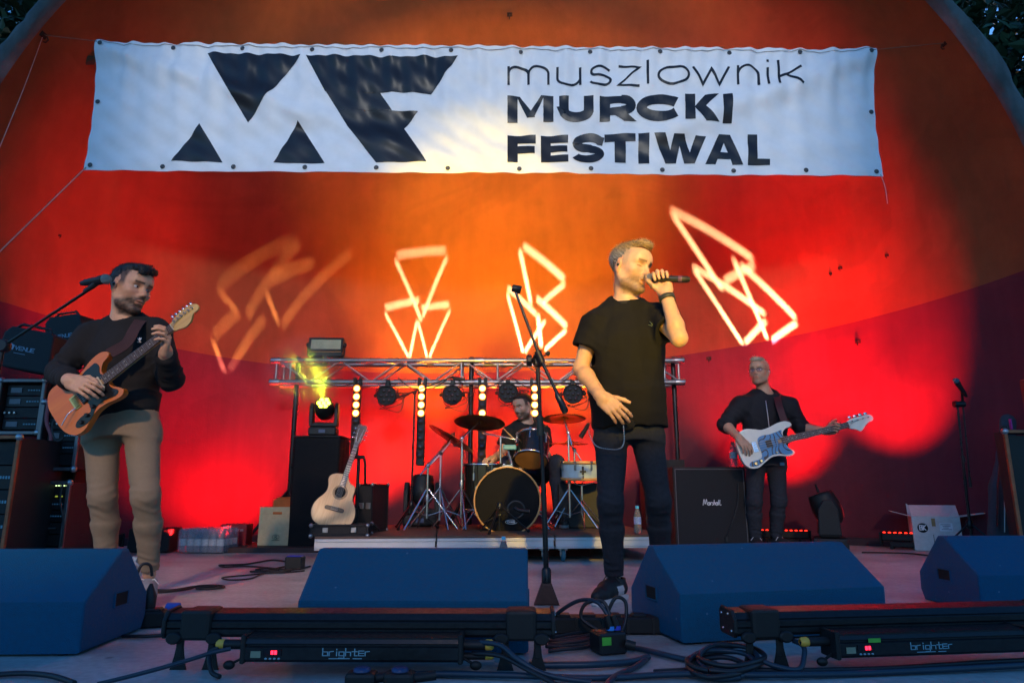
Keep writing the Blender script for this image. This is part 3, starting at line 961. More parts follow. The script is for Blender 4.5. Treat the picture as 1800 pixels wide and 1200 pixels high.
        for ax in range(3):
            sl0 = [slice(1, -1)] * 3; sl1 = [slice(1, -1)] * 3
            sl0[ax] = slice(0, -1); sl1[ax] = slice(1, None)
            x0 = I[tuple(sl0)]; x1 = I[tuple(sl1)]
            e = np.stack(np.nonzero(x0 != x1), 1)
            flip = x0[e[:, 0], e[:, 1], e[:, 2]]
            e = e + 1; e[:, ax] -= 1
            b_, c_ = (ax + 1) % 3, (ax + 2) % 3
            qs = []
            for db, dd in ((-1, -1), (0, -1), (0, 0), (-1, 0)):
                w = e.copy(); w[:, b_] += db; w[:, c_] += dd
                qs.append(ID[w[:, 0], w[:, 1], w[:, 2]])
            q = np.stack(qs, 1); q[~flip] = q[~flip][:, ::-1]
            Q.append(q[(q >= 0).all(1)])
        return V, np.concatenate(Q)
    def build(s, name, vox, material, parent=None, color=None, smooth=1, **kw):
        V, Q = s.mesh(vox)
        for _ in range(smooth):      # one light relaxation takes the stair-steps off
            n_ = len(V); ia = Q.ravel(); ib = Q[:, [1, 2, 3, 0]].ravel()
            cn = np.bincount(ia, minlength=n_)
            acc = np.stack([np.bincount(ia, weights=V[ib, k], minlength=n_) for k in range(3)], 1)
            V = .5 * V + .5 * acc / np.maximum(cn, 1)[:, None]
        me = bpy.data.meshes.new(name)
        me.vertices.add(len(V)); me.vertices.foreach_set('co', V.astype(np.float32).ravel())
        me.loops.add(len(Q) * 4); me.loops.foreach_set('vertex_index', Q.astype(np.int32).ravel())
        me.polygons.add(len(Q)); me.polygons.foreach_set('loop_start', np.arange(0, len(Q) * 4, 4, dtype=np.int32))
        me.polygons.foreach_set('loop_total', np.full(len(Q), 4, np.int32))
        me.polygons.foreach_set('use_smooth', np.ones(len(Q), bool))
        if color is not None:
            C = np.ones((len(V), 4), np.float32); C[:, :3] = color(V)
            at_ = me.color_attributes.new('tint', 'FLOAT_COLOR', 'POINT'); at_.data.foreach_set('color', C.ravel())
        me.update(calc_edges=True); me.validate()
        return link_mesh(name, me, material, parent, **kw)
_wr = np.random.RandomState(4)
def wrinkle(amp, freq, n=5, stretch=(1, 1, 1), seed=0, sharp=True):
    rs = np.random.RandomState(seed)
    D = rs.normal(size=(n, 3)) * np.array(stretch); D /= np.linalg.norm(D, axis=1)[:, None]
    D *= np.array(stretch); ph = rs.uniform(0, 6.28, n); fr = freq * rs.uniform(.6, 1.5, n)
    W2 = rs.normal(size=(n, 3)) * freq * .35
    def f(P):
        d = 0
        for k in range(n):
            w = np.sin(P @ D[k] * fr[k] + ph[k] + 1.6 * np.sin(P @ W2[k] + k))
            if sharp: w = 1 - np.abs(w) * 1.6
            d = d + w
        return d * (-amp / n)
    return f

# ------------------------------------------------------------------ skin and cloth materials
def tint_mat(name, rough, bump=.2, bscale=300, sss=0.0, spec=.4, var=.06, sheen=0., stretch=None, crease=0.):
    m, nt, p = new_mat(name)
    L = nt.links
    a = node(nt, 'ShaderNodeVertexColor', layer_name='tint')
    tc = node(nt, 'ShaderNodeTexCoord'); src = tc.outputs['Object']
    nz = node(nt, 'ShaderNodeTexNoise'); nz.inputs['Scale'].default_value = 60; nz.inputs['Detail'].default_value = 4
    L.new(src, nz.inputs['Vector'])
    r_ = node(nt, 'ShaderNodeMapRange'); r_.inputs['From Min'].default_value = .3; r_.inputs['From Max'].default_value = .7; r_.inputs['To Min'].default_value = 1 - var; r_.inputs['To Max'].default_value = 1 + var
    L.new(nz.outputs[0], r_.inputs[0])
    sc = node(nt, 'ShaderNodeVectorMath', operation='SCALE'); L.new(a.outputs[0], sc.inputs[0]); L.new(r_.outputs[0], sc.inputs['Scale'])
    L.new(sc.outputs[0], p.inputs['Base Color'])
    p.inputs['Roughness'].default_value = rough; p.inputs['Specular IOR Level'].default_value = spec
    p.inputs['Sheen Weight'].default_value = sheen
    if sss:
        p.inputs['Subsurface Weight'].default_value = sss; p.inputs['Subsurface Radius'].default_value = (.9, .35, .2); p.inputs['Subsurface Scale'].default_value = .006
    n2 = node(nt, 'ShaderNodeTexNoise'); n2.inputs['Scale'].default_value = bscale; n2.inputs['Detail'].default_value = 3
    if stretch:
        mp = node(nt, 'ShaderNodeMapping'); mp.inputs['Scale'].default_value = stretch; L.new(src, mp.inputs[0]); L.new(mp.outputs[0], n2.inputs['Vector'])
    else: L.new(src, n2.inputs['Vector'])
    b = node(nt, 'ShaderNodeBump'); b.inputs['Strength'].default_value = bump; b.inputs['Distance'].default_value = .003
    L.new(n2.outputs[0], b.inputs['Height']); L.new(b.outputs[0], p.inputs['Normal'])
    if crease:
        n3 = node(nt, 'ShaderNodeTexNoise', noise_type='RIDGED_MULTIFRACTAL'); n3.inputs['Scale'].default_value = 5.5; n3.inputs['Detail'].default_value = 3; n3.inputs['Distortion'].default_value = .9
        mp3 = node(nt, 'ShaderNodeMapping'); mp3.inputs['Scale'].default_value = (1, 1, 1.7); mp3.inputs['Rotation'].default_value = (0, .5, .3); L.new(src, mp3.inputs[0]); L.new(mp3.outputs[0], n3.inputs['Vector'])
        b3 = node(nt, 'ShaderNodeBump'); b3.inputs['Strength'].default_value = crease; b3.inputs['Distance'].default_value = .012
        L.new(n3.outputs[0], b3.inputs['Height']); L.new(b3.outputs[0], b.inputs['Normal'])
    return m
M_SKIN = tint_mat('skin', .48, .15, 260, sss=.15)
M_HAIR = tint_mat('hair', .5, .6, 420, var=.25, spec=.5)
M_CLOTH = tint_mat('cloth', .85, .25, 420, var=.08, spec=.2, crease=.45)
M_DENIM = tint_mat('denim', .82, .4, 140, var=.14, spec=.2, crease=.5)
M_SHOE = tint_mat('shoe', .6, .2, 300, var=.05)
M_EYEBALL = tint_mat('eyeball', .12, 0.0, 100, var=.02, spec=.6)

# ------------------------------------------------------------------ body parts
def head_frame(c, yaw, pitch=0., roll=0., s=1.0):
    """head looks at the camera (-y) at yaw 0; yaw>0 turns to picture right; pitch>0 lifts the chin"""
    M_ = Matrix.Rotation(yaw, 3, 'Z') @ Matrix.Rotation(roll, 3, 'Y') @ Matrix.Rotation(-pitch, 3, 'X')
    B_ = Matrix(((-1, 0, 0), (0, -1, 0), (0, 0, 1)))     # local +y (face) -> -y
    return (M_ @ B_), Vector(c), s
def head_field(F, hf, open_mouth=0.0, slim=1.0, eyes_closed=False, snarl=0.):
    M3, c, s = hf
    def W(x, y, z): return c + M3 @ (Vector((x * slim, y, z)) * s)
    def E(p, r_, k, kind='u', M=None): F.ell(W(*p), [q * s for q in r_], M3 @ M if M is not None else M3, k * s, kind)
    def C(a, b, ra, rb, k, kind='u'): F.cone(W(*a), W(*b), ra * s, rb * s, k * s, kind)
    E((0, -.012, .038), (.076, .098, .082), .02)            # skull
    E((0, .030, .005), (.066, .068, .085), .03)             # upper face
    E((0, .038, -.050), (.056, .056, .060), .03)            # lower face
    for sx in (-1, 1):
        C((sx * .060, -.005, -.045), (sx * .048, .022, -.082), .016, .016, .03)   # jaw angle
        C((sx * .048, .022, -.082), (sx * .014, .078, -.106), .016, .016, .025)
        E((sx * .046, .064, -.022), (.020, .020, .015), .025)                      # cheekbone
        C((sx * .012, .090, .027), (sx * .046, .072, .024), .010, .009, .018)      # brow ridge
    E((0, .086, -.103), (.020, .016, .016), .022)           # chin
    E((0, .080, .052), (.045, .02, .03), .04)               # forehead
    for sx in (-1, 1):
        E((sx * .031, .098, .004), (.021, .021, .0135), .012, 's')                  # sockets
        E((sx * .031, .0740, .003), (.0160, .0135, .0140), .004)                   # eyeball bulge / lids
    C((0, .094, .016), (0, .112, -.028), .0075, .0115, .012)                        # nose bridge
    E((0, .113, -.031), (.0125, .011, .010), .008)
    for sx in (-1, 1):
        E((sx * .0125, .102, -.036), (.0085, .011, .008), .006)
        E((sx * .007, .106, -.0445), (.0042, .006, .004), .003, 's')               # nostrils
    E((0, .092, -.062), (.026, .016, .016), .02)            # muzzle
    mz = -.068
    E((0, .0985 + .003 * open_mouth, mz + .007 + .003 * open_mouth), (.021, .0068, .0042), .006)
    E((0, .0968 + .002 * open_mouth, mz - .008 - .010 * open_mouth), (.018, .0075, .0050), .006)
    C((-.022, .100, mz - .001), (.022, .100, mz - .001), .0022 + .004 * open_mouth, .0022 + .004 * open_mouth, .004, 's')
    E((0, .108, mz), (.021, .008, .0016 + .007 * open_mouth), .004, 's')
    if open_mouth > .3: E((0, .089, mz + .001), (.019, .008, .0035), .003)   # teeth
    E((0, .101, -.088), (.022, .008, .006), .012, 's')      # fold above chin
    for sx in (-1, 1):
        if snarl: C((sx * .02, .106, -.038), (sx * .037, .088, -.075), .003, .003, .008, 's')
        Re = Euler((0, R(-8) * sx, R(-18) * sx)).to_matrix()
        E((sx * .080, -.008, -.006), (.0085, .019, .031), .006, 'u', Re)          # ear
        E((sx * .088, -.002, .000), (.006, .010, .017), .004, 's', Re)
        E((sx * .079, -.004, -.032), (.007, .010, .010), .006)
def hand_field(F, wrist, d, back, thumb, curl, s=1.0, spread=.12, thumb_curl=(.5, .4), kf=.004):
    """d: wrist->knuckles; back: out of the back of the hand; thumb: +1/-1 side along back x d. curl: per finger (a,b,c) radians"""
    x = Vector(d).normalized(); z = Vector(back); z = (z - x * z.dot(x)).normalized(); y = z.cross(x) * thumb
    w = Vector(wrist)
    def W(a, b, c): return w + (x * a + y * b + z * c) * s
    K = [(.088, .031, .001), (.092, .010, .004), (.087, -.011, .003), (.078, -.030, -.001)]
    LN = [(.044, .026, .020), (.049, .030, .022), (.045, .028, .021), (.036, .021, .018)]
    RD = [.0092, .0095, .0090, .0080]
    F.cone(W(-.02, 0, 0), W(.02, 0, 0), .026 * s, .027 * s, .02)
    for k_, (kx, ky, kz) in enumerate(K):
        F.cone(W(.012, ky * .75, -.001), W(kx - .004, ky, kz - .003), .0165 * s, .0125 * s, .010)
    F.cone(W(.02, .018, -.008), W(.055, .024, -.010), .018 * s, .014 * s, .012)     # thumb ball
    F.cone(W(.015, -.022, -.008), W(.055, -.024, -.008), .016 * s, .013 * s, .012)  # heel
    tips = []
    for k_ in range(4):
        p = Vector(K[k_]); a = 0.; sp = spread * (1.5 - k_) * .8
        pts = [W(*p)]
        for j in range(3):
            a += curl[k_][j]
            dv = Vector((math.cos(a) * math.cos(sp), math.cos(a) * math.sin(sp), -math.sin(a)))
            p = p + dv * LN[k_][j]; pts.append(W(*p))
        r0 = RD[k_] * s
        F.path(pts, [r0 * 1.08, r0, r0 * .92, r0 * .78], kf)
        tips.append(pts)
    # thumb
    a1, a2 = thumb_curl
    p0 = Vector((.022, .026, -.010)); d1 = Vector((.72, .62, -.28)).normalized()
    p1 = p0 + d1 * .040
    d2 = (d1 + Vector((.55, -.6, -.15)) * a1).normalized(); p2 = p1 + d2 * .032
    d3 = (d2 + Vector((.4, -.7, -.1)) * a2).normalized(); p3 = p2 + d3 * .026
    F.path([W(*p0), W(*p1), W(*p2), W(*p3)], [.0145 * s, .0125 * s, .0110 * s, .0088 * s], .008)
    return tips, [W(*p2), W(*p3)]
def skin_color(hf, base, beard=None, beard_col=(.05, .035, .025), lips=(.95, .72, .70), brow=(.06, .045, .03), slim=1.0, closed=False, brow_amt=.9, moust=1.0, stub_low=-.03, fade=None):
    M3, c, s = hf
    Mi = np.array(M3.inverted(), dtype=np.float64); c0 = np.array(c)
    base = np.array(base)
    rs = np.random.RandomState(2); D = rs.normal(size=(6, 3)) * 260
    def f(V):
        q = ((V - c0) @ Mi.T) / s; q[:, 0] /= slim
        x, y, z = q[:, 0], q[:, 1], q[:, 2]; ax = np.abs(x)
        C = np.tile(base, (len(V), 1))
        near = (np.abs(z) < .14) & (np.abs(y) < .16) & (ax < .1)
        g = np.sin(V @ D.T).mean(1)
        # blush on cheeks, nose, ears
        bl = np.exp(-((ax - .042) / .022) ** 2 - ((z + .03) / .025) ** 2) * (y > .02) + np.exp(-(x / .014) ** 2 - ((z + .03) / .016) ** 2) * (y > .09) + .8 * (ax > .077) * near
        C *= 1 - (bl * near)[:, None] * np.array([.02, .16, .18])
        lp = np.clip(1.25 - ((x / .024) ** 2 + ((z + .069) / .014) ** 2), 0, 1) * (y > .085) * near
        C *= 1 - np.clip(lp * 1.5, 0, 1)[:, None] * (1 - np.array(lips))
        if beard:
            jaw = np.clip((stub_low - z - .018 * np.clip((.075 - y) / .05, -1, 1.2)) / .018, 0, 1)
            zone = jaw * np.clip((y - .002) / .02, 0, 1) * near * np.clip((z + .150) / .02, 0, 1)
            mo = np.exp(-((z + .054) / .0075) ** 2) * (ax < .032) * (y > .07) * near * moust
            zone = np.clip(np.maximum(zone, mo), 0, 1) * (1 - np.clip(lp * 3, 0, 1))
            zone = np.clip(zone * beard * (1 + .25 * g), 0, 1)
            C = C * (1 - zone[:, None]) + np.array(beard_col) * zone[:, None]
        if fade:
            fz = np.clip((z + .012) / .03, 0, 1) * np.clip((.052 - y) / .012, 0, 1) * np.clip((ax - .048) / .012, 0, 1) * (ax < .0775) * near
            fz = np.maximum(fz, np.clip((-.01 - y) / .02, 0, 1) * np.clip((z + .06) / .03, 0, 1) * (ax < .0775) * near) * fade[1]
            C = C * (1 - fz[:, None]) + np.array(fade[0]) * fz[:, None]
        bz = .0265 - .10 * (ax - .028) ** 2 * 10 + .02 * (ax - .03)
        br = np.exp(-((z - bz) / .0052) ** 2) * (ax > .010) * (ax < .052) * (y > .055) * near * brow_amt
        C = C * (1 - br[:, None]) + np.array(brow) * br[:, None]
        ez = .003
        ln = np.exp(-((z - ez + (.002 if closed else -.006)) / .0028) ** 2) * (np.abs(ax - .031) < .017) * (y > .06) * near * (.8 if closed else .55)
        C = C * (1 - ln[:, None]) + np.array((.06, .03, .025)) * ln[:, None]
        return np.clip(C, 0, 1)
    return f
def eyes(hf, parent, slim=1.0, look=(0, 0), iris=(.10, .06, .03)):
    M3, c, s = hf
    for sx in (-1, 1):
        o = c + M3 @ (Vector((sx * .031 * slim, .0752, .003)) * s)
        g = (M3 @ Vector((look[0], 1, look[1]))).normalized()
        mb = MB(); mb.ball((0, 0, 0), (.0150 * s, .0138 * s, .0098 * s), 20, 14, M=M3.to_4x4())
        ob = mb.build('eye', M_EYEBALL, parent)
        me = ob.data
        V = np.array([v.co for v in me.vertices]); a = (V / (.0138 * s)) @ np.array(g)
        C = np.ones((len(V), 4), np.float32); C[:, :3] = (.62, .58, .55)
        C[a > .86, :3] = iris; C[a > .965, :3] = (.01, .01, .01)
        me.color_attributes.new('tint', 'FLOAT_COLOR', 'POINT').data.foreach_set('color', C.ravel())
        for v in me.vertices: v.co = v.co + o
def const_col(c): return lambda V: np.tile(np.array(c), (len(V), 1))
# ================================================================== clothing builders
def torso_frame(shl, shr, hipc, neck):
    """columns: lateral (picture right), depth (away), up"""
    x = (shr - shl); z = (neck - hipc).normalized(); x = (x - z * x.dot(z)).normalized(); y = z.cross(x)
    return Matrix((x, y, z)).transposed()
def limb_rings(segs, seed=0):
    """cloth rings that stack round a limb: segs of (a, b, centre 0..1, width, amp, freq)"""
    rs = np.random.RandomState(seed); S = []
    for a, b, c, w, amp, fr in segs:
        a, b = npv(a), npv(b); L = np.linalg.norm(b - a); u = (b - a) / L
        o1 = np.cross(u, [0.3, .9, .2]); o1 /= np.linalg.norm(o1); o2 = np.cross(u, o1)
        S.append((a, u, L, c, w, amp, fr, o1, o2, rs.uniform(0, 6.28, 4)))
    def f(P):
        d = np.zeros(len(P))
        for a, u, L, c, w, amp, fr, o1, o2, ph in S:
            q = P - a; t = q @ u; x = q @ o1; y = q @ o2
            near = np.exp(-((x * x + y * y) / .16 ** 2))
            ang = np.arctan2(y, x)
            win = np.exp(-((t / L - c) / w) ** 2) * near
            wv = np.sin(t * fr * .8 + ph[0] + 1.3 * np.sin(ang + ph[1]) + .9 * np.sin(2 * ang + ph[2]))
            wv = (.5 - np.abs(wv) ** .7) * 1.5 * (.5 + .5 * np.sin(ang * 2.0 + ph[3] + t * fr * .45))
            d -= amp * win * wv
        return d
    return f
def add_disp(*fs): return lambda P: sum(f(P) for f in fs)
def shoe(parent, ankle, toe_dir, upper_col, sole_col, accent, name='shoe', L=.285, lace_col=(.6, .6, .6), z0=0.0):
    d = Vector((toe_dir[0], toe_dir[1], 0)).normalized(); y = Vector((-d.y, d.x, 0)); a = Vector((ankle[0], ankle[1], z0))
    def W(p, q, r_): return a + d * p + y * q + Vector((0, 0, r_))
    F = Field()
    F.path([W(-.045, 0, .055), W(.03, 0, .06), W(.11, .004, .052), W(.165, .004, .042), W(.195, .002, .038)], [.040, .043, .044, .040, .032], .02)
    F.cone(W(-.02, 0, .06), W(-.015, 0, .105), .042, .044, .02, cap=True)
    F.cone(W(.02, 0, .08), W(.10, 0, .065), .034, .036, .03)
    F.cone(W(-.015, 0, .085), W(-.012, 0, .13), .034, .036, .006, 's')
    F.plane(W(0, 0, .022), (0, 0, -1))
    c0, c1 = np.array(upper_col), np.array(accent)
    dn, yn, an = npv(d), npv(y), npv(a)
    def colr(V):
        q = V - an; t = q @ dn; w = q @ yn; z = q[:, 2]
        C = np.tile(c0, (len(V), 1)); st = (t > -.025 + (z - .03) * .7) & (t < .045 + (z - .03) * .7) & (np.abs(w) > .020) & (z > .028) & (z < .075)
        C[st] = c1
        return C
    sh = F.build(name, .005, M_SHOE, parent, color=colr)
    poly = [(-.092, -.022), (-.075, -.036), (0, -.038), (.09, -.044), (.15, -.047), (.20, -.038), (.228, -.012), (.226, .016), (.20, .038), (.14, .046), (.06, .038), (0, .036), (-.07, .034), (-.092, .018)]
    M_ = frame(a, d, (0, 0, 1))
    so = MB().prism(spline(poly, 4, True), .027, M_, .009)
    M2 = mat('shoe_sole', sole_col, .6, var=.08)
    ob = so.build('sole', M2, sh)
    lc = MB()
    for k in range(5):
        t = .035 + .018 * k; zt = .100 - .0085 * k
        lc.tube([W(t, -.026, zt - .012), W(t + .006, 0, zt + .003), W(t + .002, .026, zt - .012)], .0038, 5, flat=.6)
    lc.tube([W(.03, 0, .104), W(.05, .03, .115), W(.04, .05, .09)], .003, 5); lc.tube([W(.03, 0, .104), W(.055, -.025, .118), W(.05, -.048, .088)], .003, 5)
    lc.build('lace', mat('shoe_lace', lace_col, .8), sh)
    return sh
def trousers_field(legs, waist, Tm, r=(.100, .078, .058), flat=.80, seed=1, rings=(.007, .012), hem=True):
    F = Field()
    hipc = (legs[0][0] + legs[1][0]) / 2
    w = (legs[1][0] - legs[0][0]).length / 2
    F.scone(Tm, hipc + Tm @ Vector((0, 0, -.02)), waist, w + .085, w + .073, .66, .05, cap=True)
    segs = []
    for hip, knee, ank in legs:
        F.cone(hip + Vector((0, 0, .0)), knee, r[0], r[1], .045)
        mid = knee.lerp(ank, .35) + Vector((0, .012, 0))
        F.cone(knee, mid, r[1], r[1] * .96, .03)
        F.cone(mid, ank, r[1] * .96, r[2], .03, cap=hem)
        segs += [(hip, knee, .95, .22, rings[0], 90), (knee, ank, .86, .24, rings[1], 110), (hip, knee, .08, .22, rings[0], 60), (knee, ank, .15, .2, rings[0], 80)]
    F.disp = add_disp(limb_rings(segs, seed), wrinkle(.004, 22, 5, (1.3, 1.3, .6), seed + 3)); F.dmax = .014
    return F
def arm_skin(F, sh, el, wr, r=(.050, .043, .0285), k=.03):
    F.cone(sh, el, r[0], r[1] * .95, k)
    mid = el.lerp(wr, .28)
    F.cone(el, mid, r[1] * .95, r[1], .02)
    F.cone(mid, wr, r[1], r[2], .02)
def inner_body(F, neck, hipc, legs, Tm):
    """the unseen body under the clothes keeps the figure one continuous surface"""
    lo_ = hipc.lerp(neck, .25)
    F.scone(Tm, lo_, neck - (neck - hipc) * .22, .10, .12, .55, .05)
    F.cone(neck - (neck - hipc) * .24, neck, .075, .05, .05)
    for hip, knee, ank in legs:
        F.cone(lo_, hip, .05, .045, .03); F.cone(hip, knee, .045, .036, .02); F.cone(knee, ank + (ank - knee).normalized() * .03, .04, .03, .02)
def earbud(hf, side, parent, col=(.02, .02, .02), slim=1.0, wire=True):
    M3, c, s = hf
    p = c + M3 @ (Vector((side * .084 * slim, .000, -.006)) * s)
    n_ = M3 @ Vector((side, 0, 0))
    mb = MB(); mb.ball(p + n_ * .004, .008 * s, 10, 8)
    q = [p + n_ * .008, p + n_ * .012 + M3 @ Vector((0, -.01, .025)) * s, p + n_ * .006 + M3 @ Vector((0, -.03, .02)) * s, p + M3 @ Vector((-side * .012, -.035, -.05)) * s, p + M3 @ Vector((-side * .02, -.02, -.12)) * s]
    if wire: mb.tube(spline(q, 6), .0016, 5)
    mb.build('earpiece', mat('earpiece_plastic', col, .3), parent)

# ------------------------------------------------------------------ hair: cap over the skull with combed relief
def hair_build(hf, parent, col_fn, parts, face_cut, vox, comb, amp=.004, slim=1.0, freq=900., strands=700):
    """parts: (centre, radii[, k]) in head units; face_cut: (centre, radii) removed; comb: local direction the strands run"""
    M3, c, s = hf
    F = Field()
    def W(p): return c + M3 @ (Vector((p[0] * slim, p[1], p[2])) * s)
    for p in parts: F.ell(W(p[0]), [q * s for q in p[1]], M3 @ (p[3] if len(p) > 3 else Matrix.Identity(3)), (p[2] if len(p) > 2 else .015) * s)
    for p in face_cut: F.ell(W(p[0]), [q * s for q in p[1]], M3 @ (p[3] if len(p) > 3 else Matrix.Identity(3)), (p[2] if len(p) > 2 else .004) * s, 's')
    Mi = np.array(M3.inverted(), dtype=np.float64); c0 = np.array(c)
    g = np.array(Vector(comb).normalized())
    o1 = np.array(Vector(comb).normalized().orthogonal()); o2 = np.cross(g, o1)
    def disp(P):
        q = ((P - c0) @ Mi.T) / s
        u, v, t = q @ o1, q @ o2, q @ g
        a = np.sin(u * freq * .24 + 2.2 * np.sin(t * 26 + u * 40) ) * np.sin(v * freq * .24 + 1.7 * np.sin(t * 31)) 
        b = np.sin(u * freq * .55 + 3 * np.sin(t * 18 + v * 30)) * .5
        return -amp * s * (a + b)
    F.disp = disp; F.dmax = amp * 1.6
    def colr(V):
        q = ((V - c0) @ Mi.T) / s
        u, v = q @ o1, q @ o2
        st = .85 + .3 * np.sin(u * freq * .5 + 3 * np.sin(v * 60)) 
        return np.clip(col_fn(q) * st[:, None], 0, 1)
    ob = F.build('hair', vox, M_HAIR, parent, color=colr)
    # loose strands over the cap break its outline
    V = np.array([v.co for v in ob.data.vertices]); N = np.array([v.normal for v in ob.data.vertices])
    q = ((V - c0) @ Mi.T) / s
    ok = np.nonzero(q[:, 2] > .03)[0]; rs = np.random.RandomState(5); pick = rs.choice(ok, min(strands, len(ok)))
    vs, fs, cl = [], [], []
    gw = np.array(M3) @ g
    for i in pick:
        p0, n_ = V[i], N[i]; t = gw + rs.normal(size=3) * .35; t = t - n_ * (t @ n_); t /= np.linalg.norm(t) + 1e-9
        L_ = rs.uniform(.018, .036) * s; lift = rs.uniform(.002, .009) * s; w = np.cross(t, n_) * .0009 * s; cc = np.clip(col_fn(q[i:i + 1])[0] * rs.uniform(.6, 1.7), 0, 1)
        o = len(vs)
        for k in range(4):
            f = k / 3; c_ = p0 - n_ * .001 + t * L_ * f + n_ * (lift * math.sin(f * 2.2)); ww = w * (1 - f * .85)
            vs += [c_ - ww, c_ + n_ * .0012 * (1 - f), c_ + ww]; cl += [cc] * 3
        for k in range(3):
            for a, b in ((0, 1), (1, 2), (2, 0)): fs.append([o + 3 * k + a, o + 3 * k + b, o + 3 * k + 3 + b, o + 3 * k + 3 + a])
    so = MB().add(vs, fs, True).build('loose_strands', M_HAIR, ob); so.parent = ob
    C = np.ones((len(vs), 4), np.float32); C[:, :3] = np.array(cl); so.data.color_attributes.new('tint', 'FLOAT_COLOR', 'POINT').data.foreach_set('color', C.ravel())
    so['kind'] = 'stuff'
    return ob
# ================================================================== the singer
def build_singer():
    J = dict(neck=at(1101, 533, 3.63), shl=at(1045, 563, 3.62), ell=at(1021, 648, 3.63), wrl=at(1058, 698, 3.43),
             shr=at(1157, 556, 3.62), elr=at(1194, 594, 3.40), wrr=at(1170, 516, 3.475), hipc=at(1104, 752, 3.63))
    hf = head_frame(at(1107, 472, 3.60), R(42), R(-11), R(5), 1.14)
    foot_l = floor_at(1077, 1046)
    legs = [(at(1075, 770, 3.62), at(1073, 884, 3.53), at(1080, 1010, 3.63)), (at(1137, 768, 3.64), at(1158, 880, 3.60), at(1162, 1000, 3.78))]
    Tm = torso_frame(J['shl'], J['shr'], J['hipc'], J['neck'])
    # ---- skin
    F = Field()
    head_field(F, hf, open_mouth=.75, slim=.98, eyes_closed=True, snarl=1.)
    M3, hc, s = hf
    F.cone(J['neck'] - Vector((0, 0, .05)), hc + M3 @ Vector((0, -.022, -.055)), .068, .058, .03)
    F.cone(J['neck'] + Vector((-.02, 0, .0)), J['shl'] + Vector((.05, 0, .02)), .045, .03, .04)
    F.cone(J['neck'] + Vector((.02, 0, .0)), J['shr'] + Vector((-.05, 0, .02)), .045, .03, .04)
    inner_body(F, J['neck'] - Vector((0, 0, .06)), J['hipc'], legs, Tm)
    arm_skin(F, J['shl'], J['ell'], J['wrl'], (.050, .043, .031)); arm_skin(F, J['shr'], J['elr'], J['wrr'], (.050, .043, .031))
    # relaxed hand on the thigh, back to the audience
    dl = (at(1090, 727, 3.38) - J['wrl'])
    hand_field(F, J['wrl'], dl, (-.35, -.9, .35), 1, [(.45, .45, .25), (.5, .5, .3), (.55, .5, .3), (.6, .5, .3)], 1.06, .10, (.15, .2))
    # hand round the microphone
    mic_a = at(1139, 489, 3.495); mic_b = at(1213, 491, 3.43)
    kn = at(1162, 485, 3.50)
    dr = (kn - J['wrr'])
    hand_field(F, J['wrr'], dr, (.30, .95, .05), -1, [(1.25, 1.3, .8), (1.25, 1.3, .8), (1.2, 1.3, .8), (1.15, 1.3, .8)], 1.1, .03, (.3, .3), .003)
    body = F.build('person', .0042, M_SKIN, color=skin_color(hf, (.58, .34, .21), beard=.68, stub_low=-.042, beard_col=(.09, .06, .035), brow=(.12, .075, .035), closed=True, slim=.98, brow_amt=.9, fade=((.20, .19, .18), .5)),
                   label='singer in a black t-shirt gripping a microphone at his mouth', cat='person', group='band members on stage')
    # ---- hair: swept up quiff with yellowish light put into its top colour, grey sides
    def hc_fn(q):
        top = np.clip((q[:, 2] - .055) / .03, 0, 1)[:, None]
        return np.array((.20, .19, .19)) * (1 - top) + np.array((.26, .17, .075)) * top
    hair_build(hf, body, hc_fn, [((0, -.022, .046), (.079, .098, .082)), ((0, .030, .108), (.054, .060, .024), .02, Euler((R(10), 0, 0)).to_matrix()), ((0, .078, .112), (.040, .028, .020), .02)],
               [((0, .090, .018), (.075, .075, .070)), ((0, .115, .06), (.06, .05, .032)), ((0, .0, -.085), (.12, .11, .075)), ((0, .045, -.03), (.12, .06, .06))], .0042, (0.1, -1, .5), .0020, .98)
    earbud(hf, 1, body, slim=.98)
    # ---- t-shirt
    T = Field()
    ch = J['neck'].lerp(J['hipc'], .34); wa = J['neck'].lerp(J['hipc'], .72)
    lowc = J['hipc'] + Tm @ Vector((.008, 0, .0))
    T.scone(Tm, lowc, wa, .205, .198, .70, .03, cap=True)
    T.scone(Tm, wa, ch, .198, .200, .66, .04)
    T.scone(Tm, ch, J['neck'] + Tm @ Vector((0, .01, -.07)), .198, .13, .62, .05)
    for nk, sh, el, sg in ((-.05, J['shl'], J['ell'], .56), (.05, J['shr'], J['elr'], .62)):
        T.cone(J['neck'] + Tm @ Vector((nk, .012, -.03)), sh + Vector((0, 0, -.012)), .050, .066, .05)
        e = sh.lerp(el, sg)
        T.cone(sh, e, .066, .082, .05, cap=True)
        T.cone(sh.lerp(el, sg * .55), sh.lerp(el, sg + .3), .056, .074, .006, 's', cap=True)
    na = (hc + M3 @ Vector((0, -.03, -.07)) - J['neck']).normalized() + Vector((0, .35, 0)) * -1; na = (na + Vector((0, 0, .6))).normalized()
    nb = J['neck'] + Vector((0, .0, -.005))
    T.cone(nb - na * .10, nb + na * .012, .105, .082, .035, cap=True)
    T.cone(nb - na * .03, nb + na * .08, .066, .074, .006, 's', cap=True)
    T.disp = add_disp(wrinkle(.014, 13, 6, (1.5, 1.2, .55), 11), wrinkle(.006, 30, 5, (1, 1, .8), 5),
                      limb_rings([(J['shl'], J['ell'], .35, .3, .004, 60), (J['shr'], J['elr'], .35, .3, .006, 55)], 2)); T.dmax = .014
    sh_o = T.build('t_shirt', .0065, M_CLOTH, body, color=const_col((.006, .006, .007)), label='loose black t-shirt with a small green print on the chest')
    # neck rib
    Mn = frame(nb + na * .010, na.orthogonal(), na)
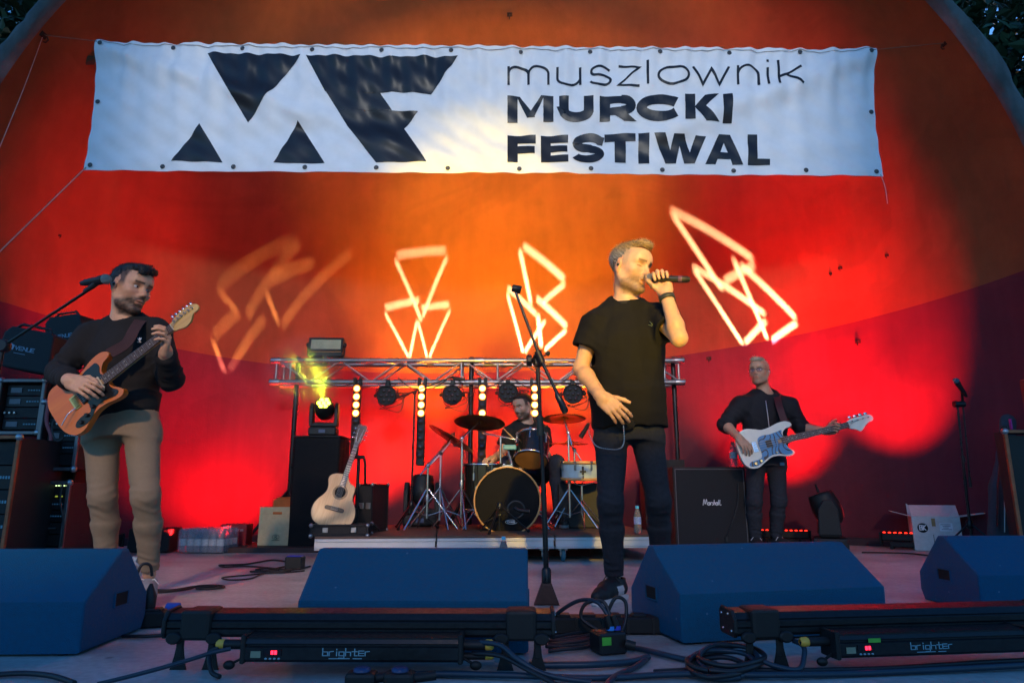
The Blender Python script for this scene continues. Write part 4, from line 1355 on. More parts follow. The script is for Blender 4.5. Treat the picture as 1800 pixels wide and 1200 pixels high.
    MB().lathe([(.064, -.012), (.068, .004), (.075, .008), (.081, .003), (.086, -.008)], 40, Mn).build('neck_rib', mat('rib_knit', (.015, .015, .016), .9, bump=.3, bscale=200), sh_o)
    # little sprig print
    mb = MB(); c0 = at(1147, 574, 3.50)
    for a, l in ((100, .055), (60, .045), (140, .04), (270, .06), (30, .03)):
        mb.tube([c0, c0 + Vector((math.cos(R(a)) * l * .35, 0, math.sin(R(a)) * l * .3)), c0 + Vector((math.cos(R(a + 15)) * l * .6, 0.002, math.sin(R(a + 15)) * l * .6))], [.0012, .002, .0008], 5)
    mb.build('chest_print', mat('sprig_print', (.10, .14, .10), .8), sh_o)
    # ---- jeans
    tf = trousers_field(legs, J['hipc'] + Tm @ Vector((0, 0, .08)), Tm, (.087, .063, .048), seed=3, rings=(.005, .008))
    tf.build('jeans', .0065, M_DENIM, body, color=const_col((.022, .024, .030)), label='faded black slim jeans')
    shoe(body, (legs[0][2].x + .005, legs[0][2].y, 0), (-.62, -.85), (.012, .012, .013), (.62, .62, .60), (.65, .65, .63), L=.29, lace_col=(.03, .03, .03))
    shoe(body, (legs[1][2].x, legs[1][2].y, 0), (.35, -.9), (.012, .012, .013), (.62, .62, .60), (.65, .65, .63), L=.29, lace_col=(.03, .03, .03))
    # ---- wrist strap, belt chain, black pouch
    ax = (J['elr'] - J['wrr']).normalized(); wc = J['wrr'] + ax * .03
    M_ = frame(wc, ax.orthogonal(), ax)
    MB().lathe([(.036, -.013), (.042, -.012), (.042, .012), (.036, .013)], 24, M_).build('wrist_strap', mat('strap_rubber', (.03, .035, .03), .5), body)
    ch_p = [at(1096, 748, 3.41), at(1097, 775, 3.43), at(1090, 788, 3.44), at(1070, 789, 3.46), at(1048, 783, 3.48), at(1037, 765, 3.52), at(1035, 755, 3.58)]
    pts = spline(ch_p, 14)
    mb = MB()
    for k in range(0, len(pts) - 1):
        a, b = Vector(pts[k]), Vector(pts[k + 1]); d = (b - a).normalized(); c = (a + b) / 2
        mb.ball((0, 0, 0), (.0052, .0036 if k % 2 else .0022, .0022 if k % 2 else .0036), 8, 5, M=frame(c, d, (0, -1, .2)))
    mb.build('belt_chain', mat('silver_chain', (.6, .58, .55), .3, 1.0), body)
    P = Field(); P.ell(at(1100, 745, 3.49), (.05, .018, .035), None, .01); P.build('pocket_pouch', .006, M_CLOTH, body, color=const_col((.012, .012, .013)))
    # ---- the microphone: a thing of its own
    mt = thing('microphone', 'black handheld microphone held at the singer\'s mouth', 'microphone', mic_b, group='microphones')
    M_ = frame(mic_a, mic_b - mic_a, (0, 0, 1)) @ Matrix.Rotation(PI / 2, 4, 'Y')
    L = (mic_b - mic_a).length
    MB().ball((0, 0, .006), (.0255, .0255, .027), 20, 14, M=M_).lathe([(.0268, .004), (.0268, .014)], 24, M_).build('grille', mat('mic_grille', (.42, .42, .43), .35, .9, var=.4, scale=380, bump=1., bscale=420), mt)
    MB().lathe([(.0225, .022), (.024, .035), (.0205, .06), (.0185, .10), (.0175, L - .045), (.0175, L - .04)], 24, M_).build('handle', mat('mic_body', (.012, .012, .014), .35), mt)
    MB().lathe([(.0178, L - .060), (.0182, L - .058), (.0182, L - .042), (.0178, L - .040)], 24, M_).build('colour_ring', mat('mic_ring', (.12, .05, .10), .4), mt)
    MB().lathe([(.0175, L - .04), (.0165, L - .036), (.0165, L - .012), (.013, L - .010), (.013, L), None, (0, L)], 24, M_).build('end_cap', mat('mic_cap', (.008, .008, .008), .5), mt)
    return body
build_singer()
# ================================================================== the guitarist
GM = {}
def build_guitarist():
    J = dict(neck=at(221, 560, 3.50), shl=at(160, 590, 3.52), ell=at(104, 655, 3.44), wrl=at(124, 669, 3.19),
             shr=at(274, 586, 3.49), elr=at(301, 665, 3.44), wrr=at(291, 621, 3.27), hipc=at(216, 752, 3.52))
    hf = head_frame(at(228, 508, 3.47), R(68), R(-8), R(6), 1.08)
    legs = [(at(180, 765, 3.52), at(181, 872, 3.46), at(187, 1003, 3.56)), (at(250, 765, 3.51), at(256, 872, 3.40), at(262, 1000, 3.55))]
    Tm = torso_frame(J['shl'], J['shr'], J['hipc'], J['neck'])
    # guitar plane first, the hands meet it
    tail, tip = at(101, 737, 3.27), at(355, 541, 3.22)
    L = (tip - tail).length
    x = (tip - tail).normalized(); zh = Vector((.10, -1, .16))
    Mg = frame(tail, x, zh); sc = L / .985
    Mg = Mg @ Matrix.Scale(sc, 4)
    F = Field()
    head_field(F, hf, 0, slim=.97)
    M3, hc, s = hf
    F.cone(J['neck'] - Vector((0, 0, .05)), hc + M3 @ Vector((0, -.022, -.055)), .066, .056, .03)
    F.cone(J['neck'], J['shl'] + Vector((.05, 0, .02)), .045, .03, .04); F.cone(J['neck'], J['shr'] + Vector((-.05, 0, .02)), .045, .03, .04)
    inner_body(F, J['neck'] - Vector((0, 0, .06)), J['hipc'], legs, Tm)
    arm_skin(F, J['shl'], J['ell'], J['wrl'], (.045, .038, .029)); arm_skin(F, J['shr'], J['elr'], J['wrr'], (.045, .038, .029))
    # picking hand over the strings
    hand_field(F, J['wrl'], at(155, 681, 3.155) - J['wrl'], (-.1, -.85, .40), 1, [(.35, .8, .5), (.35, .65, .4), (.4, .6, .4), (.45, .6, .4)], 1.0, .06, (.9, .7))
    # fretting hand: palm behind the neck, fingers over the board
    hand_field(F, J['wrr'], at(296, 596, 3.22) - J['wrr'], (.85, .40, .10), -1, [(.55, .75, .5), (.65, .8, .5), (.7, .8, .5), (.7, .9, .5)], .98, .10, (.25, .2))
    body = F.build('person', .0042, M_SKIN, color=skin_color(hf, (.60, .34, .21), beard=.9, beard_col=(.045, .03, .022), brow=(.025, .018, .014), slim=.97, brow_amt=1.0, stub_low=-.045, fade=((.025, .018, .014), .85)),
                   label='guitarist in a black sweatshirt and khaki trousers glancing to the side', cat='person', group='band members on stage')
    eyes(hf, body, .97, (-.25, .0), (.03, .02, .015))
    hair_build(hf, body, const_col((.012, .010, .009)), [((0, -.022, .046), (.0785, .097, .082)), ((0, .025, .098), (.060, .072, .026), .02), ((.0, .080, .098), (.054, .034, .026), .02), ((.03, .100, .078), (.022, .016, .024), .014)],
               [((0, .098, -.004), (.063, .072, .064)), ((.02, .118, .04), (.05, .05, .026)), ((0, .0, -.085), (.12, .11, .075)), ((0, .065, -.035), (.12, .055, .055))], .0042, (.5, .8, -.3), .0016, .97)
    earbud(hf, 1, body, slim=.97, wire=False)
    # ---- sweatshirt
    T = Field()
    ch = J['neck'].lerp(J['hipc'], .36); wa = J['neck'].lerp(J['hipc'], .74)
    low = J['hipc'] + Tm @ Vector((0, 0, .035))
    T.scone(Tm, low, wa, .162, .178, .70, .03, cap=True)
    T.scone(Tm, wa, ch, .178, .185, .66, .04)
    T.scone(Tm, ch, J['neck'] + Tm @ Vector((0, .01, -.08)), .185, .13, .62, .05)
    for nk, sh, el, wr in ((-.05, J['shl'], J['ell'], J['wrl']), (.05, J['shr'], J['elr'], J['wrr'])):
        T.cone(J['neck'] + Tm @ Vector((nk, .012, -.03)), sh + Vector((0, 0, -.01)), .050, .066, .05)
        T.cone(sh, el, .072, .060, .05); w2 = el.lerp(wr, .80)
        T.cone(el, w2, .060, .050, .03); T.cone(w2, el.lerp(wr, .95), .050, .040, .02, cap=True)
    na = Vector((0, -.42, .9)).normalized(); nb = J['neck'] + Vector((.002, 0, -.012))
    T.cone(nb - na * .10, nb + na * .010, .105, .080, .035, cap=True)
    T.cone(nb - na * .03, nb + na * .08, .064, .072, .006, 's', cap=True)
    T.disp = add_disp(wrinkle(.010, 14, 6, (1.5, 1.2, .6), 21), wrinkle(.006, 32, 5, (1, 1, .8), 6),
                      limb_rings([(J['shl'], J['ell'], .8, .3, .009, 85), (J['ell'], J['wrl'], .5, .4, .008, 90), (J['shr'], J['elr'], .85, .3, .009, 85), (J['elr'], J['wrr'], .5, .4, .008, 90), (low, wa, .1, .6, .008, 70)], 8)); T.dmax = .016
    sw = T.build('sweatshirt', .0065, M_CLOTH, body, color=const_col((.017, .017, .018)), label='black crew neck sweatshirt with a small white chest emblem')
    MB().lathe([(.062, -.012), (.066, .004), (.073, .008), (.079, .003), (.085, -.008)], 40, frame(nb + na * .008, na.orthogonal(), na)).build('neck_rib', mat('rib_knit', (.014, .014, .015), .9, bump=.3, bscale=200), sw)
    # three-leaf emblem
    mb = MB(); c0 = at(245, 599, 3.345)
    for a in (60, 90, 125):
        d = Vector((math.cos(R(a)), 0, math.sin(R(a))))
        mb.ball((0, 0, 0), (.011, .003, .0042), 12, 6, M=frame(c0 + d * .008, d, (0, -1, 0)))
    for k in range(2): mb.box(c0 + Vector((0, -.001, -.004 - .003 * k)), (.020, .003, .0014))
    mb.build('chest_emblem', mat('white_print', (.75, .75, .78), .7), sw)
    # ---- khaki trousers
    tf = trousers_field(legs, J['hipc'] + Tm @ Vector((0, 0, .075)), Tm, (.085, .063, .047), seed=9, rings=(.005, .007))
    tf.build('trousers', .0065, tint_mat('cotton_twill', .85, .3, 300, var=.03, spec=.15, crease=.5), body, color=const_col((.25, .185, .12)), label='khaki cotton trousers tapered at the ankle')
    shoe(body, (legs[1][2].x, legs[1][2].y, 0), (.42, -.9), (.30, .29, .29), (.58, .58, .57), (.05, .32, .36), lace_col=(.75, .75, .75))
    shoe(body, (legs[0][2].x, legs[0][2].y, 0), (-.1, -1), (.30, .29, .29), (.58, .58, .57), (.05, .32, .36), lace_col=(.75, .75, .75))
    # ---- the guitar
    mats = dict(body=wood('amber_guitar_finish', (.50, .10, .005), (.60, .15, .009), .35, .35, (2, 14, 14)), guard=mat('black_pickguard', (.010, .010, .011), .25), neck=wood('maple_neck', (.42, .25, .09), (.52, .33, .13)),
                board=wood('rosewood', (.045, .018, .010), (.09, .04, .022), .5, .1), inlay=mat('cream_inlay', (.62, .58, .46), .5), head=wood('aged_maple', (.45, .26, .05), (.58, .36, .08)),
                metal=M_CHROME, cream=mat('cream_pickup', (.62, .55, .40), .4), dark=M_BLACKPL, bridge=mat('brassy_bridge', (.60, .42, .16), .28, 1.0))
    head = [(-.004, .021), (.012, .026), (.05, .040), (.10, .046), (.150, .040), (.178, .028), (.186, .008), (.172, -.012), (.148, -.010), (.128, -.020), (.100, -.042), (.060, -.048), (.025, -.034), (-.004, -.022)]
    tuners = [(.030 + .0245 * k, .022 - .001 * k) for k in range(6)]
    guard = [(.145, -.135), (.185, -.10), (.20, -.045), (.20, .03), (.215, .085), (.26, .112), (.31, .118), (.345, .118), (.352, .085), (.335, .055), (.345, .026), (.345, -.026), (.345, -.06), (.368, -.098), (.345, -.115), (.28, -.098), (.225, -.098), (.185, -.125)]
    guard[0:1] = [(.09, -.135), (.075, -.118), (.09, -.10), (.135, -.09)]; guard.append((.14, -.142))
    g, gb = solid_guitar('electric_guitar', 'amber electric guitar with black pickguard played by the khaki-trousered guitarist', 'guitar', Mg, STRAT, guard, mats, .648, .150, 22, .330, .043, head, tuners,
                     [(.190, .034, .080, 0.0, 'dark'), (.308, .022, .080, 0, 'cream'), (.250, .020, .078, 0, 'dark')], [(.16, -.105, .011, 'dark'), (.115, -.118, .011, 'dark'), (.21, -.085, .011, 'dark')])
    mb = MB(); mb.tube([(.13, -.03, .03), (.09, -.045, .055), (-.0 + .03, -.075, .052)], .0028, 6); mb.build('tremolo_arm', M_CHROME, gb)
    # strap, worn over the far shoulder
    Mi = g.matrix_world.inverted()
    def gl(p): return Mi @ Vector(p)
    horn = Mg @ Vector((.425, .125, .0))
    pts = [horn, at(222, 604, 3.30), at(235, 582, 3.345), at(244, 568, 3.40), at(248, 563, 3.47), at(242, 568, 3.58)]
    ups = [(-.1, -1, .1), (-.05, -1, .15), (0, -.95, .3), (.05, -.7, .7), (.05, 0, 1), (0, .8, .5)]
    o = ribbon(pts, .062, .004, ups).build('strap', mat('brown_webbing', (.045, .018, .018), .85, var=.15, bump=.4, bscale=220))
    o.parent = g; o.matrix_parent_inverse = Mi
    return body
build_guitarist()
# ================================================================== the bassist
def build_bassist():
    Y = 6.45
    J = dict(neck=at(1344, 690, Y), shl=at(1303, 712, Y), ell=at(1274, 745, Y - .02), wrl=at(1299, 769, Y - .24),
             shr=at(1387, 713, Y), elr=at(1408, 752, Y - .02), wrr=at(1452, 757, Y - .19), hipc=at(1345, 800, Y + .02))
    hf = head_frame(at(1335, 654, Y - .03), R(-38), R(4), R(-3), 1.06)
    legs = [(at(1328, 815, Y + .02), at(1326, 880, Y - .03), at(1328, 946, Y + .08)), (at(1364, 815, Y + .02), at(1369, 880, Y), at(1364, 945, Y + .1))]
    Tm = torso_frame(J['shl'], J['shr'], J['hipc'], J['neck'])
    tail, tip = at(1297, 793, Y - .23), at(1533, 737, Y - .27)
    x = (tip - tail).normalized(); Mg = frame(tail, x, (.02, -1, .12)); sc = (tip - tail).length / 1.165
    Mg = Mg @ Matrix.Scale(sc, 4)
    F = Field()
    head_field(F, hf, .25, slim=.97)
    M3, hc, s = hf
    F.cone(J['neck'] - Vector((0, 0, .05)), hc + M3 @ Vector((0, -.022, -.055)), .066, .056, .03)
    F.cone(J['neck'], J['shl'] + Vector((.05, 0, .02)), .045, .03, .04); F.cone(J['neck'], J['shr'] + Vector((-.05, 0, .02)), .045, .03, .04)
    inner_body(F, J['neck'] - Vector((0, 0, .06)), J['hipc'], legs, Tm)
    arm_skin(F, J['shl'], J['ell'], J['wrl'], (.045, .044, .031)); arm_skin(F, J['shr'], J['elr'], J['wrr'], (.045, .042, .031))
    hand_field(F, J['wrl'], at(1312, 784, Y - .30) - J['wrl'], (.1, -.9, .4), 1, [(.4, .55, .4), (.45, .6, .4), (.5, .6, .4), (.5, .6, .4)], 1.08, .08, (.4, .3))
    hand_field(F, J['wrr'], at(1466, 755, Y - .235) - J['wrr'], (.15, .95, -.3), -1, [(.9, 1.0, .6), (.95, 1.1, .6), (1., 1.1, .6), (1., 1.1, .6)], 1.08, .08, (.3, .2))
    body = F.build('person', .0060, M_SKIN, color=skin_color(hf, (.50, .29, .19), beard=.30, beard_col=(.10, .06, .04), brow=(.14, .10, .06), slim=.97, brow_amt=.7, stub_low=-.05, moust=2.5, fade=((.30, .24, .16), .5)),
                   label='bassist in a black bomber jacket and glasses beside the speaker cabinet', cat='person', group='band members on stage')
    eyes(hf, body, .97, (.1, .05), (.05, .06, .07))
    hair_build(hf, body, const_col((.42, .36, .26)), [((0, -.022, .046), (.0775, .096, .080)), ((0, .030, .104), (.058, .066, .026), .02), ((.0, .080, .100), (.044, .026, .022), .02)],
               [((0, .092, .012), (.075, .074, .066)), ((0, .118, .055), (.06, .05, .030)), ((0, .0, -.085), (.12, .11, .075)), ((0, .055, -.03), (.12, .06, .06))], .0058, (.2, -1, .4), .0018, .97)
    earbud(hf, -1, body, (.5, .5, .5), slim=.97, wire=False)
    # ---- wire glasses
    def HW(a, b, c): return hc + M3 @ (Vector((a, b, c)) * s)
    mb = MB(); ln = MB()
    for sx in (-1, 1):
        rim_ = [HW(sx * (.034 + .024 * math.cos(a)), .1005 - .004 * math.cos(a), .001 + .0185 * math.sin(a) * (1 if math.sin(a) < 0 else .8)) for a in [2 * PI * k / 20 for k in range(21)]]
        mb.tube(rim_, .0022, 5, caps=False)
        ln.add(rim_[:20], [list(range(20))])
        mb.tube([HW(sx * .058, .097, .006), HW(sx * .079, .05, .006), HW(sx * .082, .0, .004)], .0020, 5)
    mb.tube([HW(-.011, .104, .006), HW(0, .108, .009), HW(.011, .104, .006)], .0022, 5)
    gl = mb.build('glasses', mat('thin_metal_frame', (.12, .10, .09), .3, 1.0), body)
    m, nt, p = new_mat('coated_lens'); p.inputs['Base Color'].default_value = (.35, .3, .6, 1); p.inputs['Roughness'].default_value = .08; p.inputs['Alpha'].default_value = .14
    ln.build('lens', m, gl)
    # ---- bomber jacket, sleeves pushed up
    T = Field()
    ch = J['neck'].lerp(J['hipc'], .36); wa = J['neck'].lerp(J['hipc'], .74)
    low = J['hipc'] + Tm @ Vector((0, 0, .07))
    T.scone(Tm, low, wa, .180, .205, .70, .03, cap=True); T.scone(Tm, wa, ch, .205, .205, .66, .04)
    T.scone(Tm, ch, J['neck'] + Tm @ Vector((0, .01, -.08)), .205, .14, .64, .05)
    for nk, sh, el, wr, e2 in ((-.05, J['shl'], J['ell'], J['wrl'], .22), (.05, J['shr'], J['elr'], J['wrr'], .18)):
        T.cone(J['neck'] + Tm @ Vector((nk, .012, -.03)), sh + Vector((0, 0, -.005)), .055, .078, .05)
        T.cone(sh, el, .088, .078, .05); T.cone(el, el.lerp(wr, e2), .080, .070, .03, cap=True)
    na = Vector((.15, -.5, .85)).normalized(); nb = J['neck'] + Vector((.01, -.01, -.005))
    T.cone(nb - na * .10, nb + na * .024, .115, .086, .03, cap=True)
    T.cone(nb - na * .06, nb + na * .09, .066, .078, .006, 's', cap=True)
    T.disp = add_disp(wrinkle(.016, 13, 6, (1.4, 1.2, .7), 31), wrinkle(.008, 30, 5, (1, 1, .8), 16),
                      limb_rings([(J['shl'], J['ell'], .8, .5, .012, 75), (J['shr'], J['elr'], .8, .5, .012, 75), (low, wa, .0, .4, .008, 70)], 18)); T.dmax = .02
    jk = T.build('bomber_jacket', .0085, tint_mat('nylon_jacket', .72, .5, 120, var=.1, spec=.25), body, color=const_col((.012, .012, .016)), label='black bomber jacket with pushed up sleeves and a metal zip')
    zp = MB(); zp.tube([at(1346, 704, Y - .165), at(1349, 725, Y - .20), at(1352, 750, Y - .195)], .0035, 6); zp.build('zip', M_STEEL, jk)
    tf = trousers_field(legs, J['hipc'] + Tm @ Vector((0, 0, .09)), Tm, (.092, .070, .056), seed=19, rings=(.008, .012))
    tf.build('jeans', .0085, M_DENIM, body, color=const_col((.030, .032, .040)), label='washed black jeans')
    mb = MB(); mb.box(at(1375, 815, Y - .125), (.042, .004, .028), bevel=.001); mb.build('thigh_label', mat('blue_label', (.03, .12, .22), .7), body)
    for k, d in ((0, (-.2, -1)), (1, (.35, -.9))): shoe(body, (legs[k][2].x, legs[k][2].y, 0), d, (.02, .02, .02), (.3, .3, .3), (.03, .03, .03))
    # ---- bass
    m, nt, p = new_mat('blue_swirl_guard'); L = nt.links
    tc = node(nt, 'ShaderNodeTexCoord'); n1 = node(nt, 'ShaderNodeTexWave'); n1.inputs['Scale'].default_value = 7; n1.inputs['Distortion'].default_value = 14; n1.inputs['Detail'].default_value = 1.2; n1.inputs['Detail Scale'].default_value = 1.2
    cr = node(nt, 'ShaderNodeValToRGB'); cr.color_ramp.elements[0].position = .10; cr.color_ramp.elements[0].color = (.004, .01, .02, 1); cr.color_ramp.elements[1].position = .17; cr.color_ramp.elements[1].color = (.03, .20, .42, 1)
    L.new(tc.outputs['Object'], n1.inputs['Vector']); L.new(n1.outputs[0], cr.inputs[0]); L.new(cr.outputs[0], p.inputs['Base Color']); p.inputs['Roughness'].default_value = .3
    cream = mat('cream_lacquer', (.72, .70, .58), .25, coat=.6, var=.04)
    mats = dict(body=cream, guard=m, neck=wood('maple_bass_neck', (.40, .24, .1), (.5, .32, .14)), board=wood('rosewood_board', (.05, .022, .016), (.10, .05, .035), .5, .1),
                inlay=mat('white_inlay', (.75, .73, .68), .5), head=cream, metal=M_CHROME, dark=M_BLACKPL, bridge=M_CHROME, brass=mat('brass_knob', (.7, .5, .2), .25, 1.))
    outline = [(0, 0), (.008, .085), (.05, .145), (.115, .162), (.18, .145), (.24, .126), (.31, .132), (.385, .150), (.455, .150), (.498, .122), (.488, .098), (.44, .092), (.405, .066), (.398, .034), (.398, -.034), (.404, -.060), (.424, -.085), (.446, -.104), (.432, -.130), (.38, -.132), (.31, -.112), (.245, -.112), (.18, -.140), (.115, -.168), (.05, -.155), (.010, -.10)]
    guard = [(.050, -.132), (.068, -.112), (.115, -.108), (.165, -.098), (.178, -.05), (.175, .02), (.19, .065), (.235, .078), (.29, .074), (.36, .082), (.398, .086), (.390, .055), (.396, .034), (.396, -.034), (.40, -.065), (.425, -.10), (.42, -.118), (.37, -.118), (.31, -.098), (.245, -.098), (.18, -.126), (.115, -.152), (.065, -.148)]
    head = [(-.004, .026), (.010, .036), (.05, .044), (.11, .046), (.17, .046), (.205, .036), (.214, .010), (.20, -.012), (.172, -.016), (.14, -.030), (.10, -.062), (.075, -.074), (.058, -.060), (.03, -.044), (-.004, -.028)]
    tuners = [(.035 + .046 * k, .022) for k in range(4)]
    g, gb = solid_guitar('bass_guitar', 'cream bass guitar with a blue swirl pickguard held by the bassist', 'bass guitar', Mg, outline, guard, mats, .864 * .925, .150, 20, .37, .046, head, tuners,
                     [(.262, .05, .062, 0, 'dark')], [(.10, -.132, .013, 'brass'), (.15, -.122, .013, 'brass'), (.30, -.085, .006, 'brass')], strings=4)
    Mi = g.matrix_world.inverted()
    horn = Mg @ Vector((.49, .118, .02))
    pts = [horn, at(1381, 745, Y - .2), at(1371, 718, Y - .17), at(1366, 698, Y - .08), at(1366, 692, Y + .02), at(1360, 705, Y + .12)]
    ups = [(.1, -1, .1), (.05, -1, .15), (0, -.95, .3), (.05, -.7, .7), (.05, 0, 1), (0, .8, .5)]
    o = ribbon(pts, .065, .004, ups).build('strap', mat('oxblood_strap', (.06, .012, .016), .6, var=.15)); o.parent = g; o.matrix_parent_inverse = Mi
    return body
build_bassist()
# ================================================================== the drummer, seated behind the kit
RISER = 0.20
def build_drummer():
    Y = 6.85
    J = dict(neck=at(926, 743, Y), shl=at(898, 757, Y - .06), ell=at(880, 800, Y - .12), wrl=at(866, 806, Y - .40),
             shr=at(953, 757, Y + .02), elr=at(961, 803, Y - .02), wrr=at(945, 812, Y - .28), hipc=at(930, 826, Y + .08))
    hf = head_frame(at(920, 714, Y - .04), R(-44), R(-16), R(-4), 1.02)
    legs = [(at(912, 835, Y + .06), at(893, 815, Y - .34), at(890, 905, Y - .36)), (at(950, 835, Y + .06), at(978, 813, Y - .30), at(984, 905, Y - .32))]
    Tm = torso_frame(J['shl'], J['shr'], J['hipc'], J['neck'])
    F = Field()
    head_field(F, hf, 0, slim=.98); M3, hc, s = hf
    F.cone(J['neck'] - Vector((0, 0, .05)), hc + M3 @ Vector((0, -.022, -.055)), .066, .056, .03)
    F.cone(J['neck'], J['shl'] + Vector((.05, 0, .02)), .045, .03, .04); F.cone(J['neck'], J['shr'] + Vector((-.05, 0, .02)), .045, .03, .04)
    inner_body(F, J['neck'] - Vector((0, 0, .06)), J['hipc'], legs, Tm)
    arm_skin(F, J['shl'], J['ell'], J['wrl'], (.050, .043, .030)); arm_skin(F, J['shr'], J['elr'], J['wrr'], (.050, .043, .030))
    hl = at(856, 806, Y - .46); hand_field(F, J['wrl'], hl - J['wrl'], (-.2, -.3, .9), 1, [(.9, 1.1, .6)] * 4, 1., .05, (.5, .5))
    hr = at(938, 806, Y - .36); hand_field(F, J['wrr'], hr - J['wrr'], (.2, -.3, .9), -1, [(.9, 1.1, .6)] * 4, 1., .05, (.5, .5))
    body = F.build('person', .0062, M_SKIN, color=skin_color(hf, (.44, .27, .19), beard=.85, beard_col=(.035, .022, .016), brow=(.02, .014, .01), slim=.98, stub_low=-.04, fade=((.02, .014, .01), .9)),
                   label='bearded drummer in a black t-shirt looking down behind the drum kit', cat='person', group='band members on stage')
    eyes(hf, body, .98, (.1, -.4), (.03, .02, .015))
    hair_build(hf, body, const_col((.012, .009, .008)), [((0, -.022, .044), (.0785, .097, .080)), ((0, .020, .096), (.060, .070, .024), .02)],
               [((0, .098, -.002), (.075, .072, .064)), ((0, .0, -.085), (.12, .11, .075)), ((0, .055, -.03), (.12, .06, .06))], .0060, (.3, .8, -.3), .0012, .98)
    T = Field()
    ch = J['neck'].lerp(J['hipc'], .36); wa = J['neck'].lerp(J['hipc'], .74)
    T.scone(Tm, J['hipc'], wa, .19, .185, .72, .03, cap=True); T.scone(Tm, wa, ch, .185, .19, .66, .04); T.scone(Tm, ch, J['neck'] + Tm @ Vector((0, .01, -.07)), .19, .13, .62, .05)
    for nk, sh, el in ((-.05, J['shl'], J['ell']), (.05, J['shr'], J['elr'])):
        T.cone(J['neck'] + Tm @ Vector((nk, .012, -.03)), sh, .05, .066, .05); T.cone(sh, sh.lerp(el, .62), .070, .080, .05, cap=True)
    na = Vector((0, -.4, .9)).normalized(); nb = J['neck'] + Vector((0, 0, -.01))
    T.cone(nb - na * .10, nb + na * .01, .105, .080, .035, cap=True); T.cone(nb - na * .03, nb + na * .08, .064, .072, .006, 's', cap=True)
    T.disp = add_disp(wrinkle(.010, 14, 6, (1.4, 1.2, .6), 41), wrinkle(.006, 30, 5, (1, 1, .8), 46)); T.dmax = .014
    T.build('t_shirt', .009, M_CLOTH, body, color=const_col((.014, .014, .015)))
    tf = trousers_field(legs, J['hipc'] + Tm @ Vector((0, 0, .08)), Tm, (.10, .076, .06), seed=29)
    tf.build('jeans', .009, M_DENIM, body, color=const_col((.03, .034, .05)))
    for k, d in ((0, (-.1, -1)), (1, (.15, -1))): shoe(body, (legs[k][2].x, legs[k][2].y, RISER), d, (.02, .02, .02), (.2, .2, .2), (.03, .03, .03), z0=RISER + .004)
    # drumsticks held in the fists
    for a, b, lb in ((hl + Vector((.01, .10, -.03)), at(858, 818, Y - .8), 'pale wooden drumstick pointing down in the drummer\'s picture-left fist'), (hr + Vector((.03, .10, -.02)), at(884, 752, Y - .62), 'pale wooden drumstick raised over the rack tom')):
        v = b - a
        MB().tube([a, a + v * .8, a + v * .93, a + v * .95, b], [.0075, .0072, .0045, .006, .005], 10).build('drumstick', wood('hickory', (.45, .28, .14), (.55, .36, .2), .6, 0), label=lb, cat='drumstick', group='drumsticks')
    # stool
    st = thing('drum_stool', 'black round drum stool under the drummer', 'stool', (J['hipc'].x, J['hipc'].y + .02, RISER))
    b = Vector((J['hipc'].x, J['hipc'].y + .02, RISER)); hz = J['hipc'].z - RISER - .10
    MB().lathe([(.0, hz - .06), (.15, hz - .06), (.165, hz - .045), (.165, hz - .015), (.15, hz), (0, hz + .005)], 24, Matrix.Translation(b)).build('seat', M_BLACKPL, st)
    MB().tube([b + Vector((0, 0, .12)), b + Vector((0, 0, hz - .06))], .014, 10).build('post', M_CHROME, st)
    for k in range(3):
        a = 2 * PI * k / 3; MB().tube([b + Vector((0, 0, .25)), b + Vector((math.cos(a) * .22, math.sin(a) * .22, .012))], .010, 8).build('leg', M_CHROME, st)
build_drummer()
